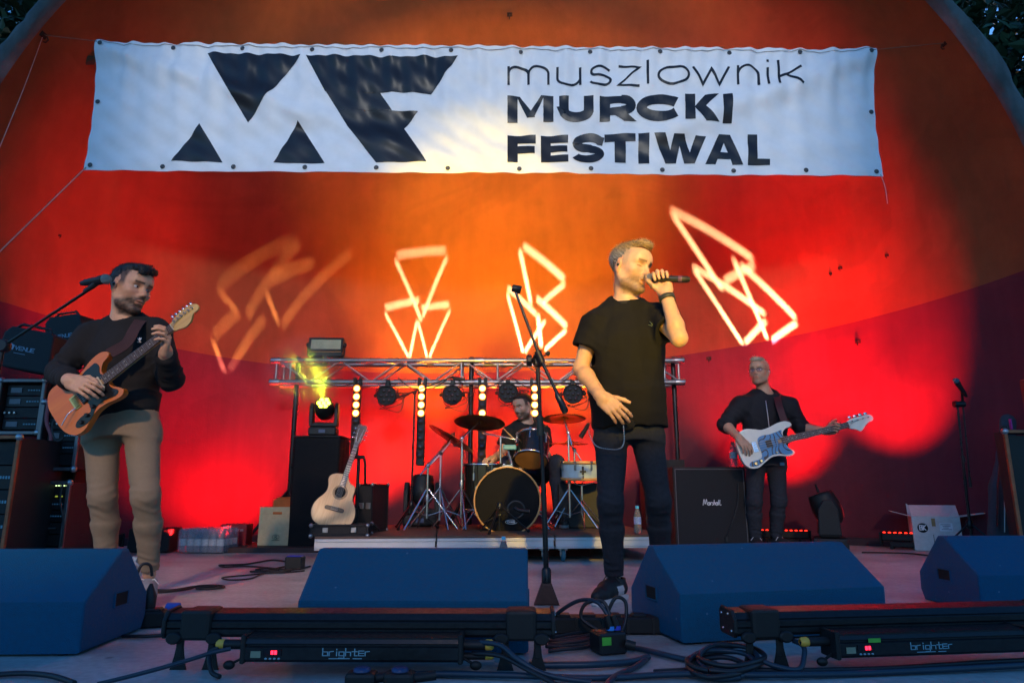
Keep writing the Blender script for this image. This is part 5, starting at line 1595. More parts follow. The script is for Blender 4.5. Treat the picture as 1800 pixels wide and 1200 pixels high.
# ================================================================== stage gear
def letters(mb, text, M, h, w, gap=.25, weight=.16):
    """tiny flat stroke lettering in the local xy plane of M"""
    G = {'v': [[(0, 0), (.5, 1), (1, 0)]], 'e': [[(1, .5), (0, .5), (0, 0), (1, 0)], [(0, .5), (0, 1), (1, 1)]], 'n': [[(0, 1), (0, 0), (1, 1), (1, 0)]], 'u': [[(0, 0), (0, 1), (1, 1), (1, 0)]],
         'b': [[(0, -.5), (0, 1), (1, 1), (1, .2), (0, .2)]], 'r': [[(0, 1), (0, .2), (.8, .1)]], 'i': [[(.5, .2), (.5, 1)], [(.5, -.2), (.5, -.35)]], 'g': [[(1, .2), (0, .2), (0, 1), (1, 1)], [(1, .2), (1, 1.5), (0, 1.5)]],
         'h': [[(0, -.5), (0, 1)], [(0, .25), (1, .25), (1, 1)]], 't': [[(.5, -.4), (.5, 1), (1, 1)], [(0, .15), (1, .15)]], 'M': [[(0, 1), (.1, -.2), (.5, .8), (.9, -.2), (1, 1)]], 'a': [[(0, .3), (1, .3), (1, 1), (0, 1), (0, .6), (1, .6)]],
         's': [[(1, .25), (0, .25), (0, .6), (1, .6), (1, 1), (0, 1)]], 'l': [[(.5, -.45), (.5, 1)]], 'B': [[(0, 0), (0, 1), (1, 1), (1, .5), (0, .5)], [(0, 0), (.9, 0), (.9, .5)]], 'K': [[(0, 0), (0, 1)], [(1, 0), (0, .5), (1, 1)]],
         'E': [[(1, 0), (0, 0), (0, 1), (1, 1)], [(0, .5), (.8, .5)]], 'A': [[(0, 1), (.5, 0), (1, 1)], [(.2, .65), (.8, .65)]], 'S': [[(1, 0), (0, 0), (0, .5), (1, .5), (1, 1), (0, 1)]], 'V': [[(0, 0), (.5, 1), (1, 0)]], 'N': [[(0, 1), (0, 0), (1, 1), (1, 0)]], 'U': [[(0, 0), (0, 1), (1, 1), (1, 0)]],
         '-': [[(0, .5), (1, .5)]]}
    x = 0.0
    for ch in text:
        if ch in 'il': x -= w * .32
        if ch != ' ':
            for st in G[ch]:
                for a, b in zip(st[:-1], st[1:]):
                    p, q = Vector((x + a[0] * w, -a[1] * h, 0)), Vector((x + b[0] * w, -b[1] * h, 0))
                    d = (q - p).normalized(); n_ = Vector((-d.y, d.x, 0)) * h * weight / 2; p = p - d * h * weight / 2; q = q + d * h * weight / 2
                    mb.add([p - n_, q - n_, q + n_, p + n_], [[0, 1, 2, 3]], False, M)
        x += w * (1 + gap) if ch not in 'il' else w * (.68 + gap)
    return x
def face_frame(o, right, up):
    """local x = right, y = up, z = towards the viewer"""
    x = Vector(right).normalized(); y = Vector(up); y = (y - x * y.dot(x)).normalized(); z = x.cross(y)
    m = Matrix((x, y, z)).transposed().to_4x4(); m.translation = Vector(o); return m

# ------------------------------------------------------------------ floor wedge monitors
M_WEDGE = mat('textured_coating_blue_lit', (.002, .082, .165), .6, spec=.25, var=.14, scale=60, bump=.55, bscale=330, rvar=.12)  # black coating; the blue light falling on it is put into the colour
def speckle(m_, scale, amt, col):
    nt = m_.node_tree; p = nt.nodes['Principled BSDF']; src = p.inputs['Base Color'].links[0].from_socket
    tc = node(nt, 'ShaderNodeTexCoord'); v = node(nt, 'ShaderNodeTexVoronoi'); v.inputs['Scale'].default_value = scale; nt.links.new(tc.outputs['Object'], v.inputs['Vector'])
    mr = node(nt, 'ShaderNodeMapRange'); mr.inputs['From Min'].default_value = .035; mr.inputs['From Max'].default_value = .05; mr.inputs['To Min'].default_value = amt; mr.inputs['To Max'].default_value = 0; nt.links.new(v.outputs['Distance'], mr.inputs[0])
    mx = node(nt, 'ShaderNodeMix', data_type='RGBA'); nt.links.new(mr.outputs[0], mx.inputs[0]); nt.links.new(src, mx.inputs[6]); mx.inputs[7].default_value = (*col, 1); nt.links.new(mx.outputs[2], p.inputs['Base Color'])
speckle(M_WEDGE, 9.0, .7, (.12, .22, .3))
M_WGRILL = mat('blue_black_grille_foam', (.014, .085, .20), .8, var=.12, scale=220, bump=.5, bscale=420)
M_HOLE = mat('black_recess', (.003, .003, .003), .9)
def wedge(loc, rz, label, w=.84, d=.52, h=.318, flip=1):
    """audience side is local -y; the sloped face looks towards the players, its back slope to the audience"""
    t = thing('floor_monitor', label, 'monitor speaker', world_parts=False, group='floor wedge monitors along the stage front')
    # side profile (y, z) as seen from the side
    prof = [(-.245, 0), (-.250, .165), (-.035, h), (.01, h), (.195, .135), (.20, .05), (.175, 0)]
    # walls: extrude the profile along x, narrower at the back for the trapezoid shape
    M_ = Matrix(((0, 0, 1, -w / 2), (1, 0, 0, 0), (0, 1, 0, 0), (0, 0, 0, 1)))
    bx_ = MB().prism(prof, w, M_, .009, 2)
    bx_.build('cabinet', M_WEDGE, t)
    # hand-hold pocket in each cheek
    for sx in (-1, 1):
        mb = MB(); xx = sx * (w / 2 + .0015)
        mb.box((xx, -.01, .140), (.004, .085, .046), bevel=.0015)
        o = mb.build('handle_recess', M_HOLE, t)
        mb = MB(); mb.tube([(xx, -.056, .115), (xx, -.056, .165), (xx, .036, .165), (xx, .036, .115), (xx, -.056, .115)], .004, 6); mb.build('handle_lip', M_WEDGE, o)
    # grille on the player side, connector plate
    y0, z0, y1, z1 = .025, h - .022, .182, .155
    c = Vector((0, (y0 + y1) / 2 + .004, (z0 + z1) / 2 + .004)); ang = math.atan2(z1 - z0, y1 - y0)
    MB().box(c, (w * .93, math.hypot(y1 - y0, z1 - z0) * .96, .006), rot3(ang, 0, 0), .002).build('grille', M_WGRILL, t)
    for sx in (-1, 1):
        for sy in (-.22, .14): MB().lathe([(.016, 0), (.018, .008)], 10, Matrix.Translation((sx * w * .42, sy, -.008))).build('rubber_foot', M_HOLE, t)
    t.location = (loc[0], loc[1], .008); t.rotation_euler = (0, 0, rz)
    return t
wedge((-1.875, 2.68, 0), R(2), 'blue-lit wedge monitor at the far left in front of the guitarist')
wedge((-.335, 2.715, 0), R(-1), 'blue-lit wedge monitor left of the tall microphone stand, behind the light bar', .79)
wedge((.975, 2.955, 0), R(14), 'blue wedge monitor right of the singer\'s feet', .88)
wedge((2.48, 3.43, 0), R(1), 'blue-lit wedge monitor cut off by the right edge')

# ------------------------------------------------------------------ LED battens at the stage front
M_BAR = mat('anodised_black_aluminium', (.016, .020, .024), .38, .55, var=.15, scale=60, rvar=.1)
M_BARM = mat('matt_black_metal', (.010, .011, .012), .55, .2, rvar=.1)
M_YELL = mat('yellow_plug_ring', (.75, .42, .06), .5)
M_PRINT = mat('pale_blue_print', (.20, .38, .45), .6)
M_SCREW = mat('bright_screw', (.7, .7, .72), .2, 1.)
def batten(M, label, display_col, L=1.12, flip=False):
    """local x along the bar, y towards the players, z up; we see its rear"""
    t = thing('led_batten', label, 'light bar', world_parts=False, group='led battens along the stage front')
    # finned extrusion, profile in (y, z)
    prof = [(-.055, .0), (-.062, .012), (-.062, .030), (-.056, .034), (-.062, .038), (-.062, .060), (-.056, .064), (-.058, .068), (-.040, .092), (.045, .100), (.058, .085), (.058, .010), (.050, 0)]
    Mx = Matrix(((0, 0, 1, -L / 2 + .012), (1, 0, 0, 0), (0, 1, 0, .13), (0, 0, 0, 1)))
    body = MB().prism(prof, L - .024, Mx, .0).build('housing', M_BAR, t)
    for sx in (-1, 1):
        Me = Matrix(((0, 0, 1, sx * (L / 2 - .006) - .006), (1.10, 0, 0, 0), (0, 1.10, 0, .125), (0, 0, 0, 1)))
        o = MB().prism([(-.055, 0), (-.066, .02), (-.064, .066), (-.04, .098), (.045, .104), (.062, .088), (.062, .008), (.05, 0)], .012, Me, .003, 1).build('end_plate', M_BARM, t)
        for yy, zz in ((-.045, .15), (.03, .15), (-.02, .215), (.04, .21)):
            MB().lathe([(.005, 0), (.004, .003), (0, .003)], 8, frame((sx * L / 2 + sx * .001, yy, zz), (0, 1, 0), (sx, 0, 0))).build('screw', M_SCREW, o)
        # clamp bracket and forked foot
        bx0 = sx * (L / 2 - .105)
        MB().box((bx0, -.012, .178), (.095, .128, .120), bevel=.012, seg=2).build('clamp', M_BARM, t)
        for k in (-1, 1):
            f = MB()
            f.box((bx0 + k * .050, -.045, .095), (.022, .016, .10), bevel=.004)
            f.prism([(-.026, 0), (.026, 0), (.012, .055), (.010, .10), (-.010, .10), (-.012, .055)], .010, Matrix(((1, 0, 0, bx0 + k * .050), (0, 0, 1, -.05), (0, 1, 0, 0), (0, 0, 0, 1))), .002, 1)
            f.build('foot', M_BARM, t)
            MB().lathe([(.022, 0), (.024, .006), (.024, .016), (.018, .020), None, (0, .020)], 14, frame((bx0 + k * .062, -.062, .128), (1, 0, 0), (0, -1, 0))).build('lock_knob', M_BARM, t)
    # lens strip on the player side
    for k in range(10):
        MB().lathe([(.036, 0), (.034, .008), (.02, .012), (0, .013)], 14, frame(((k - 4.5) * (L - .12) / 10, .059, .178), (1, 0, 0), (0, 1, 0))).build('lens', mat('warm_led_lens', (.5, .35, .1), .1) if k == 0 else bpy.data.materials['warm_led_lens'], t)
    # driver box slung under the rear
    pl = .64; dz = .058; dy = -.105
    drv = MB()
    dprof = [(-.05, 0), (-.056, .010), (-.056, .055), (-.050, .060), (-.050, .066), (-.056, .070), (-.050, .085), (-.05, .092), (.03, .098), (.045, .085), (.045, .005), (.04, 0)]
    Md = Matrix(((0, 0, 1, -pl / 2), (1, 0, 0, dy), (0, 1, 0, dz), (0, 0, 0, 1)))
    dbox = drv.prism(dprof, pl, Md).build('driver_box', M_BAR, t)
    for sx in (-1, 1):
        MB().box((sx * (pl / 2 + .005), dy - .003, dz + .048), (.014, .116, .110), bevel=.004).build('driver_end', M_BARM, dbox)
    rear = face_frame((0, dy - .0575, dz + .032), (1, 0, 0), (0, 0, 1))
    mb = MB(); letters(mb, 'brighter', Matrix(rear) @ Matrix.Translation((-.085, .012, 0)), .018, .015, .3, .18); mb.build('maker_name', M_PRINT, dbox)
    mb = MB(); letters(mb, '------- ---', Matrix(rear) @ Matrix.Translation((-.065, -.014, 0)), .006, .006, .5, .5); mb.build('model_name', M_PRINT, dbox)
    mb = MB(); mb.box((-.235, dy - .058, dz + .038), (.055, .004, .026), bevel=.001); o = mb.build('display_window', mat('display_glass', (.01, .01, .012), .1), dbox)
    mb = MB()
    for k in range(2): mb.box((-.235 + .010 * k, dy - .0608, dz + .038), (.007, .002, .014))
    mb.build('display_digits', emit('red_digits', (1, .01, .03), 1.3), o)
    mb = MB()
    for k in range(4): mb.lathe([(.004, 0), (.0035, .003), (0, .003)], 8, frame((-.254 + .013 * k, dy - .057, dz + .014), (1, 0, 0), (0, -1, 0)))
    mb.build('menu_buttons', M_PRINT, dbox)
    mb = MB(); mb.box((-.285, dy - .058, dz + .030), (.030, .003, .024)); mb.build('rating_sticker', mat('pale_sticker', (.22, .24, .16), .7), dbox)
    if display_col: MB().box((-.205, dy - .058, dz + .066), (.040, .003, .016)).build('coloured_tape', mat('green_tape', (.10, .45, .05), .7), dbox)
    # bolt levers
    for sx in (-1, 1):
        mb = MB(); mb.tube([(sx * (pl / 2 + .01), dy - .02, dz + .01), (sx * (pl / 2 + .045), dy - .03, dz - .012)], .005, 6); mb.ball((sx * (pl / 2 + .050), dy - .032, dz - .016), (.018, .014, .018), 12, 8)
        mb.build('tilt_lever', M_BARM, dbox)
    # power / data plugs with yellow rings
    for sx, zz, r_ in ((-1, .055, .019), (1, .055, .021), (1, .012, .014)):
        x0 = sx * (pl / 2 + .012)
        mb = MB(); mb.tube([(x0, dy, dz + zz), (x0 + sx * .065, dy, dz + zz)], r_, 16); o = mb.build('plug', M_BARM, dbox)
        mb = MB(); mb.lathe([(r_ * .9, 0), (r_ * 1.02, .004), (r_ * .98, .020), (r_ * .6, .026)], 18, frame((x0 + sx * .065, dy, dz + zz), (0, 1, 0), (sx, 0, 0))); mb.build('plug_ring', M_YELL, o)
    t.matrix_world = M @ Matrix.Diagonal((1, .8, .74, 1))
    return t
b0, b1 = at(292, 1128, 2.30), at(975, 1122, 2.30)
BAT1 = face_frame(((b0.x + b1.x) / 2, 2.31, 0), (1, -.01, 0), (0, 1, .0))
bat1 = batten(BAT1, 'long black led batten on the floor before the tall microphone stand', False, (b1 - b0).length)
BAT2 = face_frame((1.30, 2.40, 0), (1, .13, .0), (-.13, 1, 0))
bat2 = batten(BAT2, 'black led batten with green tape at the right end of the stage front', True, 1.24)

# ------------------------------------------------------------------ tripod and round-base stands
M_STAND = mat('satin_black_tube', (.012, .013, .016), .32, .4, rvar=.08)
M_STANDB = mat('blue_black_tube', (.010, .022, .045), .25, .5)
def mic(mb_parent, tip, tail, gm=None, name='microphone', label=None, top=True):
    tip, tail = Vector(tip), Vector(tail); L = (tail - tip).length
    M_ = frame(tip, tail - tip, (0, 0, 1)) @ Matrix.Rotation(PI / 2, 4, 'Y')
    t = thing(name, label, 'microphone', tail, group='microphones')
    MB().ball((0, 0, .012), (.0255, .0255, .026), 18, 12, M=M_).lathe([(.0268, .010), (.0268, .020)], 20, M_).build('grille', gm or mat('steel_grille', (.35, .36, .37), .35, .9, var=.4, scale=380, bump=1., bscale=420), t)
    MB().lathe([(.0225, .028), (.024, .04), (.0205, .07), (.0175, L - .03), (.013, L - .012), (.012, L), None, (0, L)], 20, M_).build('handle', M_BLACKPL, t)
    return t
def stand_base(t, base, r_=.30, h=.34, a0=.3, n=3, mat_=None):
    m_ = mat_ or M_STAND
    hub = MB(); hub.lathe([(.02, h - .03), (.026, h - .02), (.026, h + .03), (.018, h + .04)], 14, Matrix.Translation(base)); hub.build('hub', m_, t)
    for k in range(n):
        a = a0 + 2 * PI * k / n
        e = Vector(base) + Vector((math.cos(a) * r_, math.sin(a) * r_, .012))
        l_ = MB().tube([Vector(base) + Vector((math.cos(a) * .02, math.sin(a) * .02, h)), e], .0085, 8).build('leg', m_, t)
        MB().ball(e, (.014, .014, .012), 8, 6).build('rubber_foot', M_HOLE, l_)
# centre: tall stand with a boom, no microphone
def centre_stand():
    base = floor_at(961, 1062); base.z = 0; y = base.y
    t = thing('microphone_stand', 'tall empty boom microphone stand with blue boom left of the singer', 'microphone stand', base, group='microphone stands')
    top = at(945, 640, y + .02)
    jn = at(955, 850, y + .01)
    MB().tube([base + Vector((0, 0, .1)), at(958, 930, y), jn], .0135, 14).build('lower_tube', M_STAND, t)
    MB().tube([jn, top], .0100, 14).build('upper_tube', M_STAND, t)
    cl = MB(); d = (top - jn).normalized()
    c = at(949, 745, y + .02)
    cl.tube([c - d * .06, c + d * .03, c + d * .045], [.019, .019, .013], 14); cl.build('height_clutch', mat('olive_black_rubber', (.03, .034, .02), .6), t)
    # skirted base
    sk = MB(); sk.prism([(-.062, 0), (.062, 0), (.024, .10), (-.024, .10)], .06, Matrix(((1, 0, 0, base.x), (0, 0, 1, base.y - .03), (0, 1, 0, 0), (0, 0, 0, 1))), .008); sk.build('weighted_base', mat('rusty_black_base', (.05, .022, .016), .6, var=.3), t)
    MB().lathe([(.024, .09), (.024, .16), (.018, .17)], 16, Matrix.Translation(base)).build('base_collar', M_STAND, t)
    # boom
    b0, bm, b1 = at(906, 512, y - .02), at(949, 628, y - .02), at(993, 722, y - .02)
    MB().tube([b0, bm], .0075, 10).build('boom', M_STANDB, t)
    MB().tube([bm, at(980, 693, y - .02)], .0085, 10).build('boom_tail', M_STANDB, t)
    MB().tube([at(978, 690, y - .02), at(981, 697, y - .02), b1, b1 + (b1 - b0).normalized() * .012], [.010, .016, .017, .012], 12).build('counterweight', M_STANDB, t)
    cl = MB(); cl.tube([bm - (b1 - b0).normalized() * .035, bm + (b1 - b0).normalized() * .03], .018, 12)
    cl.lathe([(.022, -.03), (.026, -.02), (.026, .02), (.022, .03)], 14, frame(top + Vector((-.005, 0, .02)), (1, 0, 0), (0, 1, 0)))
    cl.box(top + Vector((0, 0, .02)), (.04, .045, .07), bevel=.008)
    cl.build('boom_clamp', M_BLACKPL, t)
    k = MB(); k.tube([top + Vector((-.02, 0, .02)), at(930, 632, y)], .006, 8); k.lathe([(.026, -.014), (.03, -.008), (.03, .008), (.024, .014), None, (0, .014)], 9, frame(at(930, 633, y), (0, 1, 0), (-1, 0, 0)), smooth=False); k.build('clamp_knob', M_BLACKPL, t)
    k = MB(); k.tube([bm + Vector((.01, 0, .0)), at(962, 622, y - .02)], .005, 8); k.ball(at(963, 621, y - .02), (.012, .012, .014), 10, 8); k.build('boom_knob', M_BLACKPL, t)
    cp = MB(); cp.tube([b0, at(902, 503, y - .02)], .009, 10); cc = at(905, 509, y - .02)
    cp.lathe([(.017, -.025), (.020, -.02), (.022, .025), (.019, .025), (.016, -.02)], 16, frame(at(908, 508, y - .02), (0, 1, .2), (1, 0, -.3)), a0=0, a1=PI * 1.6); cp.build('microphone_clip', M_BLACKPL, t)
centre_stand()
def left_stand():
    base = Vector((-2.72, 3.62, 0)); 
    elb = at(6, 608, 3.5); base = Vector((elb.x - .02, elb.y, 0))
    t = thing('microphone_stand', 'boom microphone stand at the far left reaching to the guitarist\'s head', 'microphone stand', base, group='microphone stands')
    MB().tube([base + Vector((0, 0, .05)), base + Vector((0, 0, .8))], .013, 12).build('lower_tube', M_STAND, t)
    MB().tube([base + Vector((0, 0, .78)), elb], .0095, 12).build('upper_tube', M_STAND, t)
    MB().lathe([(.016, .74), (.019, .76), (.019, .84), (.013, .86)], 12, Matrix.Translation(base)).build('height_clutch', M_BLACKPL, t)
    tip = at(166, 503, 3.36)
    MB().tube([elb - (tip - elb).normalized() * .2, tip], .0075, 10).build('boom', mat('green_black_tube', (.012, .02, .016), .28, .5), t)
    MB().lathe([(.03, -.022), (.034, -.015), (.034, .015), (.028, .022), None, (0, .022)], 14, frame(elb, (1, 0, .5), (0, -1, 0))).build('boom_clamp', M_BLACKPL, t)
    MB().tube([at(148, 513, 3.37), at(163, 503, 3.36), at(169, 497, 3.36)], [.009, .014, .016], 10).build('microphone_clip', M_BLACKPL, t)
    stand_base(t, base, .30, .32, .6)
    mic(None, at(190, 490, 3.34), at(143, 498, 3.38), mat('teal_grey_grille', (.20, .30, .32), .35, .8, var=.4, scale=380, bump=1., bscale=420), label='black microphone with grey grille beside the guitarist\'s head')
left_stand()
def right_stand():
    y = 6.0
    base = at(1706, 932, y); base.z = 0
    t = thing('microphone_stand', 'slim black microphone stand with microphone beside the cardboard box', 'microphone stand', base, group='microphone stands')
    a = at(1700, 880, y); b = at(1692, 803, y); c = at(1683, 712, y)
    MB().tube([base + Vector((0, 0, .03)), a, b], .012, 12).build('lower_tube', M_STAND, t); MB().tube([b, c], .009, 10).build('upper_tube', M_STAND, t)
    MB().tube([at(1694, 812, y), at(1692, 800, y)], [.018, .015], 12).build('height_clutch', M_BLACKPL, t)
    d0, d1 = at(1692, 707, y), at(1706, 856, y)
    MB().tube([d0, d1], .0075, 10).build('boom', M_STAND, t); MB().tube([at(1704.5, 838, y), d1], .013, 10).build('counterweight', M_BLACKPL, t)
    cl = MB(); cl.tube([at(1677, 710, y), at(1695, 710, y)], .028, 12); cl.build('boom_clamp', M_BLACKPL, t)
    MB().tube([d0, at(1691, 690, y - .02), at(1697, 690, y - .05)], [.012, .013, .014], 10).build('microphone_clip', M_BLACKPL, t)
    stand_base(t, base, .3, .25, 1.0)
    mic(None, at(1679, 667, y - .06), at(1699, 697, y - .03), mat('cyan_grey_grille', (.16, .32, .36), .35, .8, var=.4, scale=380, bump=1., bscale=420), label='black microphone tilted on the slim stand at the right')
right_stand()
# ================================================================== drum riser
M_ALU = mat('brushed_aluminium', (.60, .61, .63), .4, .6, var=.04, scale=8, rvar=.06)
M_PLY = mat('brown_deck_board', (.10, .06, .045), .7, var=.25, scale=14, bump=.2)
M_CASTER = mat('blue_rubber', (.03, .14, .20), .6)
RZ = R(5.5)
ro = floor_at(568, 985); rorigin = Vector((-1.47, 5.27, 0))
RM = Matrix.Translation(rorigin) @ Matrix.Rotation(RZ, 4, 'Z')
def riser_deck(i, label):
    t = thing('riser_deck', label, 'stage deck', world_parts=False, group='decks of the drum riser')
    w, d = .90, 1.75
    MB().box((w / 2, d / 2, .191), (w - .004, d, .016), bevel=.002).build('deck_board', M_PLY, t)
    fr = MB(); prof = [(0, 0), (.004, 0), (.004, .012), (0, .016), (0, .034), (.006, .038), (.006, .05), (0, .054), (0, .088)]
    for yy in (0.0, d - .03): fr.box((w / 2, yy + .015, .142), (w - .004, .03, .082), bevel=.002)
    for xx in (0.002, w - .032): fr.box((xx + .015, d / 2, .142), (.028, d - .062, .082), bevel=.002)
    f = fr.build('frame', M_ALU, t)
    g = MB(); g.box((w / 2, -.004, .168), (w - .008, .010, .016), bevel=.003); g.box((w / 2, -.003, .118), (w - .008, .008, .012), bevel=.003); g.build('rail', M_ALU, f)
    lk = MB(); lk.box((w - .001, -.007, .142), (.012, .010, .045), bevel=.002); lk.build('deck_lock', M_BLACKPL, f)
    for xx, yy in ((.07, .08), (w - .07, .08), (.07, d - .08), (w - .07, d - .08)):
        mb = MB(); mb.box((xx, yy, .092), (.07, .05, .018), bevel=.002); mb.box((xx - .018, yy, .065), (.004, .04, .05)); mb.box((xx + .018, yy, .065), (.004, .04, .05)); mb.build('caster_fork', M_ALU, t)
        mb = MB(); mb.lathe([(.012, -.014), (.044, -.014), (.048, -.008), (.048, .008), (.044, .014), (.012, .014)], 18, frame((xx, yy - .008, .048), (0, 1, 0), (1, 0, 0))); mb.build('wheel', M_CASTER, t)
    t.matrix_world = RM @ Matrix.Translation((i * .905, 0, 0))
    return t
riser_deck(0, 'aluminium edged drum riser deck under the acoustic guitar')
riser_deck(1, 'aluminium edged drum riser deck under the bass drum')
riser_deck(2, 'aluminium edged drum riser deck behind the singer\'s legs')
MB().box((-.35, 5.95, .025), (2.0, .02, .05)).build('riser_skirt', mat('red_black_cloth', (.10, .012, .012), .9), label='dark red strip of cloth in the gap below the drum riser', cat='cloth')

# ================================================================== drum kit
M_SHELL = mat('black_lacquer_shell', (.008, .008, .009), .16, coat=.5)
M_HEADB = mat('black_drum_head', (.006, .006, .007), .7, bump=.15, spec=.15)
M_HEADA = mat('amber_drum_head', (.30, .14, .045), .35, var=.2, scale=5)
M_HOOP = wood('maple_hoop', (.42, .20, .06), (.55, .29, .10), .35, .4)
M_CYM = mat('bronze_cymbal', (.42, .25, .09), .34, 1.0, var=.2, scale=9, bump=.25, bscale=60, rvar=.1)
M_CYMD = mat('dark_cymbal', (.10, .06, .03), .42, .9, var=.2, scale=9)
KIT = 'pieces of the drum kit'
def drum(name, label, c, axis, r_, depth, hoop, shellm, front, rear, lugs=8, thick=.018, parent=None, badge=True):
    t = thing(name, label, 'drum', c, group=KIT)
    M_ = frame(c, Vector(axis).orthogonal(), axis)
    h = depth / 2
    MB().lathe([(r_, -h), (r_, h)], 40, M_).build('shell', shellm, t)
    MB().lathe([(0, h + .004), (r_ * .97, h + .004)], 40, M_).build('head', front, t)
    MB().lathe([(r_ * .97, -h - .004), (0, -h - .004)], 40, M_).build('head', rear, t)
    for s_ in (-1, 1):
        z = s_ * h
        MB().lathe([(r_ - .002, z - thick * .6), (r_ + .010, z - thick * .6), (r_ + .010, z + thick * .7), (r_ - .004, z + thick * .7), (r_ - .004, z)], 40, M_).build('hoop', hoop, t)
    for k in range(lugs):
        a = 2 * PI * (k + .5) / lugs
        mb = MB(); mb.box((0, 0, 0), (.018, .020, min(.07, depth * .35)), bevel=.005, M=M_ @ Matrix.Rotation(a, 4, 'Z') @ Matrix.Translation((r_ + .008, 0, h * .45)))
        mb.tube([(0, 0, h * .4), (0, 0, h + thick * .8)], .0035, 6, M=M_ @ Matrix.Rotation(a, 4, 'Z') @ Matrix.Translation((r_ + .012, 0, 0)))
        mb.box((0, 0, h + thick * .3), (.014, .026, .018), bevel=.003, M=M_ @ Matrix.Rotation(a, 4, 'Z') @ Matrix.Translation((r_ + .012, 0, 0)))
        mb.build('lug', M_CHROME, t)
    return t, M_
BDc = at(890, 879, 6.20)
bdax = Vector((.05, -1, .0)).normalized()
bd, BM = drum('bass_drum', 'black bass drum with wooden hoops facing the audience', BDc, bdax, .280, .40, M_HOOP, M_SHELL, M_HEADB, M_HEADB, 8, .03)
# port hole, maker's oval, spurs
BF = face_frame(BDc + bdax * .2055, (1, 0.05, 0), (0, 0, 1))
MB().lathe([(.060, .000), (.066, .004), (.075, .004), (.080, .0)], 28, BF @ Matrix.Translation((.075, -.075, 0))).build('port_ring', M_BLACKPL, bd)
MB().disc(.060, 24, BF @ Matrix.Translation((.075, -.075, 0)), .001).build('port_hole', M_HOLE, bd)
mb = MB(); E = [(.050 * math.cos(a), .017 * math.sin(a)) for a in [2 * PI * k / 28 for k in range(29)]]
mb.tube([(x, y, .001) for x, y in E], .0022, 5, M=BF @ Matrix.Translation((.035, -.175, 0)), caps=False)
letters(mb, 'EVANS', BF @ Matrix.Translation((.003, -.168, .002)), .014, .0095, .38, .24)
mb.build('head_maker_mark', mat('white_head_print', (.7, .7, .7), .6), bd)
for s_ in (-1, 1):
    a = BDc + Vector((s_ * .27, -.05, -.08)); MB().tube([a, a + Vector((s_ * .10, -.13, -(a.z - RISER - .01)))], .008, 8).build('spur', M_CHROME, bd)
# rack tom on a mount, floor tom, snare
tc = at(935, 789, 6.28)
drum('rack_tom', 'black rack tom tilted to show its amber lower head', tc, Vector((.10, .52, .85)), .150, .23, M_CHROME, M_SHELL, mat('white_coated_head', (.6, .6, .58), .6), M_HEADA, 6, .014)
fc = at(850, 856, 6.42)
ft, fm = drum('floor_tom', 'black floor tom at the left of the bass drum', fc, (0, 0, 1), .200, .40, M_CHROME, M_SHELL, bpy.data.materials['white_coated_head'], M_HEADB, 8, .016)
for k in range(3):
    a = 2 * PI * k / 3 + .6; p = Vector(fc) + Vector((math.cos(a) * .22, math.sin(a) * .22, 0)); MB().tube([p + Vector((0, 0, .08)), Vector((p.x, p.y, RISER + .01))], .007, 8).build('leg', M_CHROME, ft)
MB().box(Vector(fc) + Vector((.03, -.203, .03)), (.07, .004, .045), bevel=.002).build('badge', M_CHROME, ft)
sc_ = at(1022, 827, 6.25)
sn, _ = drum('snare_drum', 'pale blue snare drum with wooden hoops right of the kit', sc_, (0, -.05, 1), .178, .145, M_HOOP, mat('pale_blue_shell', (.38, .48, .52), .35), bpy.data.materials['white_coated_head'], M_HEADB, 8, .02)
mb = MB(); f_ = face_frame(sc_ + Vector((-.005, -.182, 0)), (1, 0, 0), (0, 0, 1))
mb.box((0, 0, .004), (.018, .012, .075), bevel=.003, M=f_ @ Matrix.Rotation(PI / 2, 4, 'X')); mb.box((0, -.012, .004), (.055, .016, .012), bevel=.003, M=f_); mb.build('strainer', M_BLACKPL, sn)
sb = Vector((sc_.x, sc_.y, RISER))
stt = thing('snare_stand', 'chrome basket stand holding the pale snare drum', 'drum stand', sb, group=KIT)
MB().tube([sb + Vector((0, 0, .12)), Vector((sc_.x, sc_.y, sc_.z - .13))], .011, 10).build('tube', M_CHROME, stt)
for k in range(3):
    a = 2 * PI * k / 3 + .5; u = Vector((math.cos(a), math.sin(a), 0))
    MB().tube([Vector((sc_.x, sc_.y, sc_.z - .13)), Vector((sc_.x, sc_.y, sc_.z - .095)) + u * .17, Vector((sc_.x, sc_.y, sc_.z - .05)) + u * .19], .006, 6).build('basket_arm', M_CHROME, stt)
    MB().tube([sb + Vector((0, 0, .25)), sb + u * .24 + Vector((0, 0, .012))], .007, 8).build('leg', M_CHROME, stt)
# tom mount and block on the bass drum
tm = thing('tom_holder', 'chrome tom holder with a small teal block on top of the bass drum', 'drum hardware', BDc + Vector((0, 0, .28)), group=KIT)
p0 = BDc + Vector((.06, .02, .27))
MB().tube([p0, at(893, 792, 6.2)], .012, 10).build('post', M_CHROME, tm)
MB().box(at(896, 786, 6.2), (.12, .06, .045), bevel=.01, seg=2).build('block', mat('teal_plastic', (.10, .30, .32), .4), tm)
MB().tube([at(880, 822, 6.3), at(880, 766, 6.3)], .010, 8).build('side_post', M_CHROME, tm)
MB().tube([at(849, 761, 6.2), at(880, 767, 6.3), at(905, 772, 6.3)], .008, 8).build('arm', M_CHROME, tm)
MB().tube([at(905, 774, 6.3), at(917, 768, 6.26), at(922, 778, 6.26)], .010, 8).build('tom_arm', M_CHROME, tm)
mb = MB(); mb.box(at(892, 820, 6.2), (.10, .05, .04), bevel=.006); mb.build('bracket', M_CHROME, tm)
